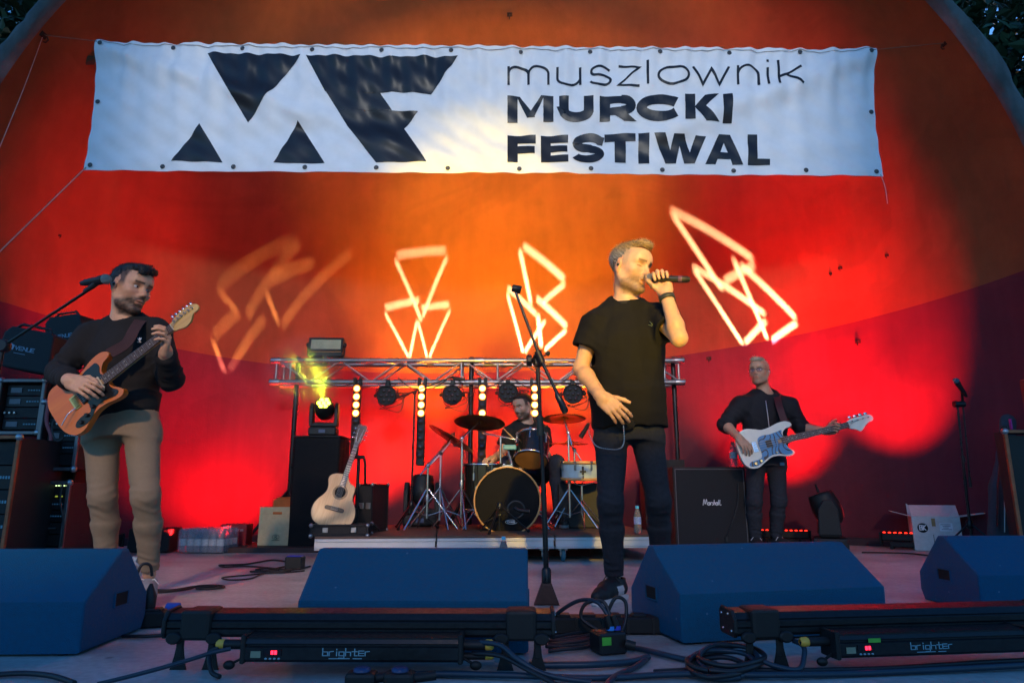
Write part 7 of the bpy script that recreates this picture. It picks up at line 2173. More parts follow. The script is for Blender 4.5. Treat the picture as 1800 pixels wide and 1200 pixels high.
# ================================================================== acoustic guitar on its stand
def acoustic():
    y = 5.55
    br, nt_ = at(588, 894, y - .02), at(628, 778, y + .12)
    x = (nt_ - br).normalized(); sc = (nt_ - br).length / .64
    g = thing('acoustic_guitar', 'natural wood acoustic guitar with dark neck leaning on a stand', 'acoustic guitar', world_parts=False)
    spruce = wood('spruce_top', (.50, .27, .10), (.60, .36, .155), .4, .3, (4, 60, 60)); dark = wood('dark_rosewood', (.05, .022, .012), (.09, .04, .02), .35, .4); eb = mat('ebony', (.010, .009, .009), .4)
    half = [(-.17, 0), (-.165, .09), (-.135, .155), (-.08, .192), (-.015, .198), (.05, .175), (.10, .140), (.145, .122), (.195, .125), (.245, .142), (.285, .135), (.312, .095), (.322, .045)]
    low = [(p[0], -p[1]) for p in half[1:-4]] + [(.195, -.122), (.225, -.120), (.246, -.095), (.258, -.060), (.300, -.032)]
    out = spline(half + [(.322, .03), (.31, -.028)] + low[::-1], 5, True)
    b = MB().prism(out, .098, None, .003, 2, -.098).build('body', dark, g)
    top = MB().prism([(p[0] * .992 + .0006, p[1] * .985) for p in out], .003, None, .0008, 1, .0006).build('top', spruce, g)
    MB().tube([(p[0], p[1], .0015) for p in out] + [(out[0][0], out[0][1], .0015)], .0028, 5, caps=False).build('binding', mat('dark_binding', (.09, .05, .03), .4), b)
    MB().disc(.050, 32, Matrix.Translation((.155, 0, 0)), .0045).build('sound_hole', M_HOLE, top)
    mb = MB()
    for rr in (.054, .060, .066): mb.tube([(.155 + rr * math.cos(a), rr * math.sin(a), .004) for a in [2 * PI * k / 40 for k in range(41)]], .0015, 4, caps=False)
    mb.build('rosette', eb, top)
    MB().prism(spline([(-.015, -.085), (.012, -.085), (.018, -.05), (.018, .05), (.012, .085), (-.015, .085), (-.02, .05), (-.02, -.05)], 4, True), .009, None, .002, 1, .004).build('bridge', eb, top)
    mb = MB()
    for k in range(6): mb.ball((-.008, (k - 2.5) * .011, .014), .003, 6, 5)
    mb.build('bridge_pins', mat('white_pins', (.7, .68, .6), .4), top)
    nk = MB().tube([(.25, 0, -.004), (.64, 0, .0)], [.026, .0205], 12, flat=.6).build('neck', dark, g)
    MB().prism([(.215, -.027), (.64, -.0215), (.64, .0215), (.215, .027)], .006, None, .001, 1, .010).build('fretboard', eb, nk)
    fr = MB()
    for k in range(1, 20):
        xx = .64 * 2 ** (-k / 12)
        xx = .64 - (.64 - 0) * (1 - 2 ** (-k / 12)); fr.box((xx, 0, .0166), (.0022, .045, .002))
    fr.build('frets', M_STEEL, nk)
    hd = MB().prism(spline([(.635, -.024), (.66, -.032), (.74, -.040), (.81, -.044), (.822, -.02), (.812, 0), (.822, .02), (.81, .044), (.74, .040), (.66, .032), (.635, .024)], 5, True), .014, Matrix.Translation((0, 0, -.002)) , .002, 1).build('headstock', dark, nk)
    for sy in (-1, 1):
        for k in range(3):
            mb = MB(); xx = .685 + .045 * k; mb.lathe([(.006, .012), (.0035, .016), (.0035, .026), (0, .027)], 10, Matrix.Translation((xx, sy * .024, 0))); mb.tube([(xx, sy * .036, .004), (xx, sy * .056, .004)], .003, 6); mb.ball((xx, sy * .060, .004), (.010, .007, .005), 10, 7); mb.build('tuner', M_CHROME, hd)
    st = MB()
    for k in range(6): st.tube([(-.005, (k - 2.5) * .0105, .016), (.64, (k - 2.5) * .007, .019), (.685 + .045 * (2 - abs(k - 2.5) + .5 if False else k % 3), (-1 if k < 3 else 1) * .024, .022)], .0008, 4)
    st.build('strings', M_STEEL, g)
    n_ = Vector((.12, -1, .28))
    g.matrix_world = frame(br, x, n_) @ Matrix.Scale(sc, 4)
    # stand
    fx = at(622, 930, 5.72); t = thing('guitar_stand', 'black upright guitar stand with a yoke behind the acoustic guitar', 'guitar stand', (fx.x, 5.75, RISER))
    MB().tube([(fx.x, 5.78, RISER + .02), (fx.x, 5.78, at(625, 806, 5.78).z)], .014, 10).build('post', M_STAND, t)
    MB().box(at(628, 803, 5.74), (.13, .04, .028), bevel=.006).build('yoke_bar', M_STAND, t)
    MB().tube([at(640, 805, 5.74), at(642, 815, 5.74), at(642, 850, 5.76)], .011, 8).build('yoke_arm', M_STAND, t)
    for k in range(3):
        a = 2 * PI * k / 3 + .5; MB().tube([(fx.x, 5.78, RISER + .22), (fx.x + math.cos(a) * .2, 5.78 + math.sin(a) * .2, RISER + .015)], .010, 8).build('leg', M_STAND, t)
    for sx in (-1, 1): MB().tube([(fx.x, 5.78, RISER + .10), (fx.x - .09 + sx * .07, 5.60, RISER + .075), (fx.x - .09 + sx * .07, 5.44, RISER + .07)], .010, 8).build('cradle_arm', M_STAND, t)
acoustic()
# pedal case lying on the riser edge, small case standing behind it
def hard_case(label, c, size, rz=0., name='equipment_case'):
    t = thing(name, label, 'case', world_parts=False, group='black hard cases')
    MB().box((0, 0, size[2] / 2), size, bevel=.008).build('shell', M_TOLEX, t)
    ed = MB()
    for s1 in (-1, 1):
        for s2 in (-1, 1):
            ed.box((0, s1 * size[1] / 2, size[2] / 2 + s2 * size[2] / 2), (size[0] - .03, .014, .014), bevel=.003); ed.box((s1 * size[0] / 2, s2 * size[1] / 2, size[2] / 2), (.014, .014, size[2] - .02), bevel=.003)
            ed.box((s1 * size[0] / 2, 0, size[2] / 2 + s2 * size[2] / 2), (.014, size[1] - .03, .014), bevel=.003)
    ed.build('edge_trim', mat('dark_edge_trim', (.03, .03, .034), .35, .7) if 'dark_edge_trim' not in bpy.data.materials else bpy.data.materials['dark_edge_trim'], t)
    for s1 in (-1, 1):
        for s2 in (-1, 1):
            for s3 in (0, 1): MB().ball((s1 * size[0] / 2, s2 * size[1] / 2, s3 * size[2]), .017, 8, 6).build('corner', M_STEEL, t)
    for s_ in (-.25, .25): MB().box((s_ * size[0], -size[1] / 2 - .004, size[2] * .55), (.04, .010, min(.05, size[2] * .5)), bevel=.003).build('latch', M_STEEL, t)
    t.location = c; t.rotation_euler = (0, 0, rz); return t
q = at(597, 940, 5.4); hard_case('flat black case on the riser corner under the acoustic guitar', (q.x, 5.47, RISER + .003), (.42, .28, .075), RZ, 'pedal_case')
q = at(648, 925, 5.8); hard_case('small black case standing behind the acoustic guitar', (q.x, 5.95, RISER + .003), (.12, .34, .38), R(-12))

# ================================================================== left side racks
def rack(label, x0, x1, y, z0, z1, edge, units, seed, d=.5):
    t = thing('equipment_rack', label, 'flight case rack', ((x0 + x1) / 2, y + .25, z0), group='flight case racks stacked at the left')
    w, h = x1 - x0, z1 - z0; cx, cz = (x0 + x1) / 2, (z0 + z1) / 2
    for sx in (-1, 1): MB().box((cx + sx * (w / 2 - .008), y + d / 2, cz), (.016, d, h), bevel=.002).build('side_panel', M_TOLEX, t)
    for sz in (-1, 1): MB().box((cx, y + d / 2, cz + sz * (h / 2 - .008)), (w - .034, d, .016), bevel=.002).build('side_panel', M_TOLEX, t)
    e = MB()
    for sx in (-1, 1): e.box((cx + sx * w / 2, y, cz), (.026, .026, h + .01), bevel=.004)
    for sz in (-1, 1): e.box((cx, y, cz + sz * h / 2), (w - .03, .026, .026), bevel=.004)
    e.build('edge_extrusion', edge, t)
    for sx in (-1, 1):
        for sz in (-1, 1): MB().ball((cx + sx * w / 2, y, cz + sz * h / 2), .026, 10, 8).build('ball_corner', M_STEEL, t)
    rng = random.Random(seed); uh = (h - .05) / units; z = z0 + .025
    for k in range(units):
        hh = uh
        p = MB().box((cx, y + .045, z + hh / 2), (w - .06, .012, hh - .006), bevel=.002).build('rack_unit', M_BARM if rng.random() < .7 else M_BAR, t)
        kind = rng.random()
        if kind < .45:
            for j in range(rng.randint(3, 7)):
                MB().lathe([(.009, 0), (.008, .012), None, (0, .012)], 10, frame((cx - w * .38 + j * w * .11, y + .038, z + hh / 2), (1, 0, 0), (0, -1, 0))).build('knob', M_STEEL, p)
        elif kind < .8:
            mb = MB(); mb.box((cx - w * .2, y + .037, z + hh / 2), (w * .25, .004, hh * .45)); mb.build('panel_display', mat('grey_blue_panel', (.08, .11, .15), .3) if 'grey_blue_panel' not in bpy.data.materials else bpy.data.materials['grey_blue_panel'], p)
            mb = MB()
            for j in range(5): mb.box((cx + w * .08 + j * w * .06, y + .037, z + hh * .5), (w * .035, .004, hh * .12))
            mb.build('panel_print', M_PRINT, p)
        else:
            MB().tube([(cx - w * .25, y + .03, z + hh / 2), (cx + w * .25, y + .03, z + hh / 2)], .006, 6).build('handle', M_STEEL, p)
        z += uh
    return t
M_EDGE = mat('worn_aluminium_edge', (.16, .16, .17), .4, .8, rvar=.1); M_EDGER = mat('copper_coloured_edge', (.30, .11, .055), .45, .6, var=.2)
Yk = 5.1
def X(px, y): return at(px, 850, y).x
def Z(py, y): return at(100, py, y).z
rk1 = rack('lower flight case rack with a row of green and white lamps', X(48, Yk), X(122, Yk), Yk, .03, Z(848, Yk), M_EDGE, 6, 4)
mb = MB()
for k in range(12): mb.box((X(60, Yk) + k * .020, Yk + .036, Z(853, Yk)), (.010, .004, .006))
mb.build('status_lamps', emit('pale_green_lamps', (.7, 1, .45), .5), rk1)
mb = MB()
for k in range(6): mb.box((X(62, Yk) + k * .036, Yk + .036, Z(872, Yk)), (.016, .004, .010))
mb.build('status_lamps', emit('olive_lamps', (.35, .45, .05), .15), rk1)
rack('middle flight case rack with an aluminium frame above the lamp row', X(56, Yk), X(124, Yk), Yk + .01, Z(824, Yk), Z(706, Yk), M_EDGE, 5, 9)
rack('upper equipment rack behind the microphone boom with lit blue panels', X(-30, Yk), X(50, Yk), Yk + .02, Z(760, Yk), Z(668, Yk), M_EDGE, 4, 12)
rack('copper-edged flight case at the far left edge', X(-60, 4.7), X(22, 4.7), 4.7, .03, Z(768, 4.7), M_EDGER, 5, 21)
MB().box((X(10, Yk), Yk + .25, Z(860, Yk) / 2), (.5, .45, Z(770, Yk)), bevel=.01).build('storage_chest', M_TOLEX, label='plain black chest behind the copper-edged flight case', cat='chest')
# red lamp glows of small indicators, hoses and cables
mb = MB(); mb.box(at(118, 673, Yk), (.07, .02, .014)); mb.build('red_lamp_strip', emit('red_strip', (1, .01, .004), .8), label='small glowing red strip on the racks behind the guitarist', cat='lamp')
for k, (pts, c_, lb) in enumerate((([(86, 706), (82, 740), (90, 770), (78, 800), (68, 802)], (.30, .06, .07), 'dull red cable bundle hanging over the middle rack'),
                                   ([(104, 720), (94, 740), (92, 760), (100, 775), (112, 770)], (.02, .02, .02), 'black cable loop hanging at the middle rack corner'),
                                   ([(110, 850), (106, 880), (112, 920), (108, 960)], (.02, .02, .02), 'thin black cable hanging before the lower rack'))):
    MB().tube(spline([at(a, b, Yk - .05) for a, b in pts], 8), .014 if k == 0 else .007, 7).build('hanging_cable', mat('cable_sheath_%s' % ('red', 'black', 'grey')[k], c_, .5), label=lb, cat='cable', group='cables hanging on the racks')
# lamp housings stored on top, maker's name on the front
def lamp_box(label, c, right, up_, w, h, d):
    t = thing('lamp_housing', label, 'lamp housing', c, group='black lamp housings on the racks')
    M_ = face_frame(c, right, up_)
    prof = [(-w / 2, -h / 2 + .03), (-w / 2 + .05, -h / 2), (w / 2 - .02, -h / 2), (w / 2, -h / 2 + .05), (w / 2 - .03, h / 2 - .02), (w / 2 - .07, h / 2), (-w / 2 + .04, h / 2), (-w / 2, h / 2 - .05)]
    b_ = MB().prism(prof, d, M_ @ Matrix.Translation((0, 0, -d)), .012, 2).build('housing', M_TOLEX, t)
    MB().tube([(-w / 2 + .05, h / 2, -.05), (-w / 2 + .08, h / 2 + .03, -.05), (w / 2 - .1, h / 2 + .03, -.05), (w / 2 - .08, h / 2, -.05)], .010, 8, M=M_).build('handle', M_BLACKPL, t)
    mb = MB(); x0 = -w * .20
    mb.add([(x0 - .052, .034, .002), (x0 - .008, .014, .002), (x0 - .014, -.020, .002), (x0 - .040, -.014, .002)], [[3, 2, 1, 0]], False, M_)
    letters(mb, 'VENUE', M_ @ Matrix.Translation((x0, .012, .002)), .026, .022, .28, .2); letters(mb, '----', M_ @ Matrix.Translation((x0, -.036, .002)), .006, .016, .3, .6)
    mb.build('maker_name', mat('pale_blue_logo', (.22, .32, .42), .6) if 'pale_blue_logo' not in bpy.data.materials else bpy.data.materials['pale_blue_logo'], b_)
lamp_box('black lamp housing with a pale maker\'s name behind the microphone boom', at(46, 614, 4.9), (1, .1, -.18), (.18, 0, 1), .38, .30, .32)
lamp_box('black lamp housing leaning behind the guitarist\'s shoulder', at(112, 590, 5.25), (1, -.1, .12), (-.12, 0, 1), .33, .34, .34)
MB().box((X(60, 5.2), 5.4, Z(680, 5.2)), (.72, .4, .05), bevel=.006).build('rack_shelf', M_TOLEX, label='black shelf board under the two lamp housings', cat='shelf')
MB().box((X(75, 5.3), 5.55, Z(690, 5.3) / 2), (.34, .3, Z(690, 5.3) - .02), bevel=.01).build('tall_case', M_TOLEX, label='tall black case standing behind the stacked racks', cat='case')
MB().box((floor_at(300, 965).x, 6.3, .11), (.36, .25, .2), bevel=.01).build('monitor_box', M_TOLEX, label='low black box on the floor behind the guitarist\'s leg', cat='case')

# ================================================================== right side things
def gig_bag():
    y = 5.75; c = at(1766, 835, y); t = thing('gig_bag', 'grey padded instrument bag leaning at the right edge', 'gig bag', (c.x, y, 0))
    F = Field(); b0 = at(1768, 935, y); 
    F.scone(Matrix.Identity(3), (b0.x, y, .17), at(1768, 860, y), .155, .125, .45, .04); F.scone(Matrix.Identity(3), at(1768, 860, y + .02), at(1768, 800, y + .06), .125, .075, .5, .05); F.scone(Matrix.Identity(3), at(1770, 800, y + .06), at(1772, 742, y + .12), .075, .07, .5, .03)
    F.disp = wrinkle(.008, 16, 5, (1, 1, .7), 5); F.dmax = .01
    F.build('bag', .011, M_CLOTH, t, color=const_col((.055, .060, .072)))
    for px in (1753, 1776): MB().tube([at(px, 925, y - .075), at(px + 2, 850, y - .075), at(px + 6, 800, y - .02)], .014, 6, flat=.3).build('strap', M_BLACKPL, t)
    MB().tube([at(1766, 935, y - .08), at(1766, 868, y - .078)], .005, 6).build('zip', M_STEEL, t)
    MB().box(at(1768, 768, y + .03), (.05, .02, .19), bevel=.006).build('neck_pocket', M_BLACKPL, t)
    MB().box(at(1776.5, 745, y + .01), (.012, .02, .085)).build('pink_tab', mat('magenta_tab', (.45, .03, .25), .5), t)
    MB().tube(spline([at(1770, 800, y - .02), at(1764, 792, y - .04), at(1770, 783, y - .04), at(1776, 792, y - .03)], 6), .007, 6).build('carry_loop', M_BLACKPL, t)
gig_bag()
t = rack('copper-edged flight case lid at the right edge', at(1780, 850, 5.2).x, at(1890, 850, 5.2).x, 5.2, .02, at(1780, 758, 5.2).z, M_EDGER, 1, 2, .12); t['group'] = 'flight cases at the right edge'
MB().box(at(1806, 694, 5.4), (.06, .06, .25), bevel=.01).build('red_extinguisher_cover', mat('dull_red', (.22, .012, .015), .5), label='dull red box just entering the right edge above the flight case', cat='box')
# red LED battens at the foot of the wall
M_REDLED = emit('red_led', (1.0, .015, .005), 1.5)
def wall_batten(label, a, b, up=.11):
    a, b = Vector(a), Vector(b); a.z = b.z = 0; L = (b - a).length
    t = thing('wall_led_batten', label, 'light bar', world_parts=False, group='red led battens at the foot of the wall')
    M_ = face_frame(a.lerp(b, .5), b - a, (-(b - a).y, (b - a).x, 0))
    MB().box((0, 0, up), (L, .07, .07), bevel=.008).build('housing', M_BARM, t)
    for sx in (-1, 1): MB().box((sx * (L / 2 + .01), 0, up - .02), (.02, .09, .12), bevel=.006).build('end_plate', M_BARM, t); MB().box((sx * (L / 2 - .08), 0, .035), (.03, .10, .07), bevel=.006).build('foot', M_BARM, t)
    MB().box((0, -.02, .045), (L * .6, .06, .05), bevel=.008).build('driver_box', M_BARM, t)
    for k in range(int(L / .045)):
        MB().lathe([(.013, 0), (.010, .006), (0, .008)], 10, Matrix.Translation(((k + .5) * .045 - L / 2, 0, up + .035))).build('led_cell', M_REDLED, t)
    t.matrix_world = M_; return t
wall_batten('red-lit led batten on the floor left of the white box', at(1550, 940, 6.7), at(1640, 944, 6.45))
wall_batten('red-lit led batten on the floor behind the bassist', at(1328, 940, 7.1), at(1422, 940, 6.95))
wall_batten('red-lit led batten by the wall behind the water pack', at(335, 930, 6.9), at(440, 930, 7.15), .07)
wall_batten('red-lit led batten on the floor behind the left racks', at(120, 930, 6.2), at(215, 930, 6.5))
# ================================================================== cables and small boxes on the floor
M_CABLE = mat('black_rubber_cable', (.010, .012, .016), .45, var=.1); M_CABLEB = mat('blue_black_cable', (.012, .03, .05), .4); M_CABLEBR = mat('brown_black_cable', (.02, .014, .012), .6)
def cable(label, pts, r_=.006, m_=None, group='cables on the stage floor', lift=None):
    P = []; r_ *= .78
    for k, p in enumerate(pts):
        q = floor_at(p[0], p[1]) if len(p) == 2 else at(p[0], p[1], p[2])
        q.z = max(q.z, 0) + r_ + (.0015 if len(p) == 2 else 0) + .002 * (k % 3)
        P.append(q)
    MB().tube(spline(P, 8), r_, 7).build('cable', m_ or M_CABLE, label=label, cat='cable', group=group)
cable('coiled black cable beside the guitarist\'s shoe', [(262, 1038), (300, 1040), (345, 1034), (385, 1031), (393, 1035), (370, 1038), (345, 1036), (382, 1032), (350, 1033), (330, 1037), (290, 1043), (240, 1046)], .008, M_CABLEBR)
cable('tangled black cable running to the small blue-topped box', [(515, 990), (480, 986), (455, 990), (430, 993), (395, 995), (385, 996), (395, 998), (425, 997), (455, 999), (490, 1002), (465, 1006), (440, 1007), (470, 1004), (500, 998), (512, 1004), (470, 1000), (450, 1004), (495, 1007), (510, 1005)], .008, M_CABLEBR)
cable('long black cable loop on the floor before the riser', [(535, 1004), (500, 1008), (465, 1010), (440, 1018), (405, 1021), (390, 1018), (410, 1014), (450, 1011), (520, 1003), (545, 996)], .006, M_CABLEBR)
p_ = floor_at(518, 1000); MB().box((p_.x, p_.y, .045), (.115, .10, .085), bevel=.006).build('small_junction_box', M_BLACKPL, label='small black junction box with a blue top on the floor', cat='junction box')
o = MB().box((p_.x, p_.y, .0895), (.10, .085, .004), bevel=.002).build('lid', mat('cobalt_lid', (.03, .06, .55), .4), bpy.data.objects['small_junction_box'])
cable('black cable running along the floor right of the singer\'s wedge', [(1515, 972), (1560, 973), (1600, 975), (1640, 978), (1680, 978)], .009, M_CABLEBR); cable('thin black cable behind the cut-off wedge monitor', [(1500, 954), (1540, 957), (1590, 962), (1650, 966)], .007, M_CABLEBR)
# strip of sockets behind the tall stand
def socket_strip(label, a, b, n, dx=(.0, 0)):
    a, b = Vector(a), Vector(b); t = thing('power_strip', label, 'power strip', a.lerp(b, .5), group='power strips'); M_ = face_frame(a.lerp(b, .5), b - a, (-(b - a).y, (b - a).x, 0)); L = (b - a).length
    M_.translation.z = 0
    MB().box((0, 0, .033), (L, .09, .062), bevel=.008, M=M_).build('housing', M_BARM, t)
    for k in range(n): MB().box(((k + .5) * L / n - L / 2, 0, .067), (.055, .06, .010), bevel=.004, M=M_).build('socket_lid', M_BLACKPL, t)
    for k in range(n - 1): MB().box(((k + 1) * L / n - L / 2, -.0465, .033), (.008, .004, .058), M=M_).build('rib', M_BLACKPL, t)
socket_strip('black socket strip on the floor between the tall stand and the singer\'s wedge', floor_at(968, 1112), floor_at(1190, 1112), 5)
socket_strip('short black socket strip beside the far left wedge', floor_at(205, 1104), floor_at(290, 1100), 2)
# plugs standing in the short strip
for k, (px, c_) in enumerate(((236, (.5, .5, .5)), (258, (.012, .012, .012)))):
    q = floor_at(px, 1100); t = thing('mains_plug', ('grey' if k == 0 else 'black') + ' mains plug standing in the short socket strip', 'plug', (q.x, q.y, .1), group='mains plugs'); m_ = mat('plug_grey' if k == 0 else 'plug_black', c_ if k else (.02, .02, .02), .5)
    MB().lathe([(.024, .105), (.026, .15), (.018, .17), (.010, .19), (.006, .20)], 14, Matrix.Translation((q.x, q.y, -.035))).build('body', m_, t); MB().tube(spline([(q.x, q.y, .195), (q.x - .01, q.y - .01, .24), (q.x - .04, q.y - .03, .23), (q.x - .05, q.y - .05, .10), (q.x - .06, q.y - .07, .01)], 6), .006, 6).build('lead', mat('grey_lead', (.4, .42, .44), .5) if k == 0 else M_CABLE, t)
q = floor_at(300, 1090); MB().tube([(q.x - .02, q.y, .05), (q.x + .03, q.y, .05)], .022, 12).build('blue_connector', mat('blue_connector', (.05, .15, .6), .4), label='blue power connector at the end of the short strip', cat='connector')
# splitter box with coloured tapes
def splitter():
    q = floor_at(1077, 1150); t = thing('power_splitter', 'black power splitter box with green and blue tape', 'power box', q)
    M_ = Matrix.Translation(q) @ Matrix.Rotation(R(18), 4, 'Z') @ Matrix.Scale(.74, 4)
    MB().box((0, .045, .048), (.135, .12, .092), bevel=.008, M=M_).build('housing', M_BLACKPL, t)
    MB().box((-.036, -.0165, .062), (.045, .003, .034), M=M_).build('green_tape', mat('bright_green_tape', (.08, .42, .04), .6), t)
    for k, (xx, cc) in enumerate(((-.012, (.03, .25, .75)), (.02, (.03, .05, .5)))):
        m_ = mat('plug_tape_%s' % ('sky', 'navy')[k], cc, .5)
        MB().tube([(xx + .02, .03, .09), (xx + .01, .03, .13), (xx, .03, .165)], [.018, .018, .012], 12, M=M_).build('plug', M_BARM, t)
        MB().lathe([(.0195, .100), (.0195, .118)], 14, M_ @ Matrix.Translation((xx + .018, .03, 0))).build('plug_tape', m_, t)
    MB().tube([(.05, -.03, .05), (.09, -.05, .04)], .020, 12, M=M_).build('plug', M_BARM, t)
splitter()
yb = 2.62
cable('thick black cable arching over the splitter box', [(955, 1108, 2.9), (985, 1078, 2.8), (1020, 1060, 2.75), (1050, 1062, 2.7), (1068, 1085, 2.68)], .010, M_CABLEB)
cable('black cable looping upright beside the splitter box', [(1050, 1110, 2.7), (1022, 1090, 2.72), (1030, 1066, 2.72), (1060, 1060, 2.7), (1074, 1090, 2.68)], .009)
cable('black cable ring standing right of the splitter plugs', [(1070, 1075, 2.72), (1083, 1054, 2.72), (1100, 1064, 2.72), (1098, 1100, 2.7), (1080, 1130, 2.66), (1050, 1150, 2.6), (1000, 1146, 2.55), (960, 1140, 2.5)], .009)
cable('black cable from the splitter running right along the front', [(1100, 1144, 2.55), (1130, 1158, 2.5), (1165, 1160, 2.42), (1210, 1172, 2.36), (1260, 1180, 2.30)], .012, M_CABLEB)
cable('thick blue-black cable crossing the front of the stage', [(930, 1176), (990, 1177), (1050, 1177), (1110, 1170), (1140, 1162)], .014, M_CABLEB)
cable('black cable slanting from the tee down to the front edge', [(1138, 1162), (1115, 1180), (1085, 1195), (1060, 1215)], .011, M_CABLEB)
cable('black cable from the batten plug curving to the front edge', [(842, 1133, 2.22), (880, 1140, 2.18), (910, 1165, 2.14), (960, 1190, 2.12), (1040, 1205, 2.1)], .010, M_CABLEB)
cable('second black cable below the batten plug', [(830, 1152, 2.22), (880, 1158, 2.18), (930, 1185, 2.12), (980, 1210, 2.08)], .009)
cable('straight black cable along the very front edge', [(640, 1196), (760, 1192), (900, 1196), (1050, 1198), (1200, 1192), (1350, 1195), (1500, 1190), (1700, 1182), (1830, 1176)], .012, M_CABLEB)
cable('second straight cable just behind the front edge', [(1150, 1186), (1250, 1183), (1400, 1186), (1550, 1180), (1700, 1172), (1830, 1166)], .010)
for k in range(4): cable('loose coil of black cable left of the splitter box, turn %s' % ('one', 'two', 'three', 'four')[k], [(968, 1118 + 6 * k), (1000, 1112 + 7 * k), (1040, 1107 + 7 * k), (1052, 1112 + 6 * k), (1030, 1124 + 6 * k), (990, 1132 + 5 * k), (964, 1130 + 6 * k)], .008)
for k in range(5):
    cx, cy, rx, ry = 1262 + 6 * k, 1178 - 5 * k, 52 + 7 * (k % 3), 17 + 9 * (k % 2)
    pts = [(cx + rx * math.cos(a), cy + ry * math.sin(a), 2.22 + .10 * math.sin(-a) + .01 * k) for a in [2 * PI * j / 10 + k for j in range(11)]]
    cable('coil of black cable heaped before the right batten, loop %s' % ('one', 'two', 'three', 'four', 'five')[k], pts, .010, M_CABLEB if k % 2 else None)
cable('blue-black cable from the left batten drooping to the left', [(405, 1143, 2.2), (370, 1152, 2.18), (330, 1166, 2.15), (280, 1178, 2.12), (220, 1195, 2.1), (170, 1210, 2.08)], .008, M_CABLEB)
cable('black cable dropping from the left batten plug to the floor', [(385, 1142, 2.22), (370, 1150, 2.22), (367, 1165, 2.2), (372, 1185, 2.18), (385, 1205, 2.16)], .009)
cable('black cable on the floor by the far left wedge', [(-20, 1192), (40, 1190), (90, 1196), (130, 1206)], .010); cable('black cable between left wedge and batten', [(215, 1122), (250, 1123), (290, 1122)], .009)
cable('black cable from the right batten plug curling down', [(1395, 1130, 2.3), (1412, 1140, 2.27), (1414, 1160, 2.24), (1405, 1180, 2.2), (1370, 1178, 2.2), (1340, 1168, 2.22)], .010, M_CABLEB)
# two black clamps and a small adapter lying at the very front
def small_adapter(px, label):
    q = floor_at(px, 1215); t = thing('cable_adapter', label, 'cable adapter', q, group='cable adapters at the front edge')
    MB().box((q.x, q.y + .02, .025), (.085, .06, .045), bevel=.010, seg=2).build('housing', M_BARM, t); MB().lathe([(.024, .048), (.024, .055), (.016, .059), None, (0, .059)], 16, Matrix.Translation((q.x, q.y + .02, 0))).build('cap', mat('adapter_cap', (.02, .04, .12), .3) if 'adapter_cap' not in bpy.data.materials else bpy.data.materials['adapter_cap'], t)
    MB().tube([(q.x + .04, q.y + .02, .03), (q.x + .10, q.y + .03, .035)], .013, 10).build('plug', M_BARM, t)
small_adapter(632, 'black cable adapter below the left batten\'s name, left one'); small_adapter(700, 'black cable adapter below the left batten\'s name, right one')
# ================================================================== stage lights
RED = (1.0, 0.010, 0.012)
def red_wash(px, py, y, tx, ty, e, size=75, blend=1.0, col=RED, rad=.04):
    return light('red_wash_light', 'SPOT', at(px, py, y), hit_shell(tx, ty), e, col, spot_size=R(size), spot_blend=blend, shadow_soft_size=rad)
red_wash(388, 948, 6.35, 395, 720, 110, 76)
red_wash(395, 930, 6.8, 395, 800, 62, 125)
red_wash(300, 940, 6.2, 240, 560, 110, 58)
red_wash(150, 930, 5.7, 180, 440, 290, 42)
red_wash(635, 890, 7.25, 640, 770, 66, 118, col=(1, .03, .01))
red_wash(700, 880, 7.3, 735, 690, 46, 105, col=(1, .07, .01))
red_wash(870, 880, 7.35, 870, 620, 60, 100, col=(1, .12, .01))
red_wash(760, 880, 7.3, 760, 440, 290, 60, col=(1, .40, .010))
red_wash(1010, 880, 7.3, 1000, 440, 260, 60, col=(1, .40, .010))
red_wash(985, 890, 7.3, 985, 770, 72, 118, col=(1, .10, .01))
red_wash(1425, 935, 6.62, 1335, 650, 190, 74)
red_wash(1512, 945, 6.3, 1410, 460, 300, 46)
red_wash(1600, 952, 5.9, 1548, 620, 270, 50)
# warm battens at the stage front: they light the singer, the middle of the banner and the vault
WARM = (1.0, .66, .05)
for M_, lx, tgt, e, size in ((BAT1, -.55, at(890, 395, 7.2), 420, 34), (BAT2, -.52, at(1140, 495, 3.55), 14, 30), (BAT1, .60, at(1048, 640, 3.6), 4, 26)):
    light('batten_light', 'SPOT', M_ @ Vector((lx, .085, .19)), tgt, e, WARM, spot_size=R(size), spot_blend=.8, shadow_soft_size=.04)
# soft white front lights of the house, high behind the audience, on the players and the floor
for x_, tx, ty, e, size in ((-2.5, -1.85, 3.5, 290, 15), (2.5, 2.3, 6.4, 200, 18), (0, .1, 5.0, 100, 30)):
    light('front_wash_light', 'SPOT', (x_, -4.5, 4.6), (tx, ty, .75), e, (1.0, .66, .42), spot_size=R(size), spot_blend=.8, shadow_soft_size=.15)
light('singer_spot_light', 'SPOT', (1.6, -4.0, 4.2), at(1115, 560, 3.55), 860, (1.0, .60, .03), spot_size=R(9.5), spot_blend=.6, shadow_soft_size=.08)
light('banner_flood_light', 'SPOT', (0, -4.5, 4.6), (-.2, 5.5, 3.95), 300, (1.0, .97, .94), spot_size=R(38), spot_blend=.3, shadow_soft_size=.5)
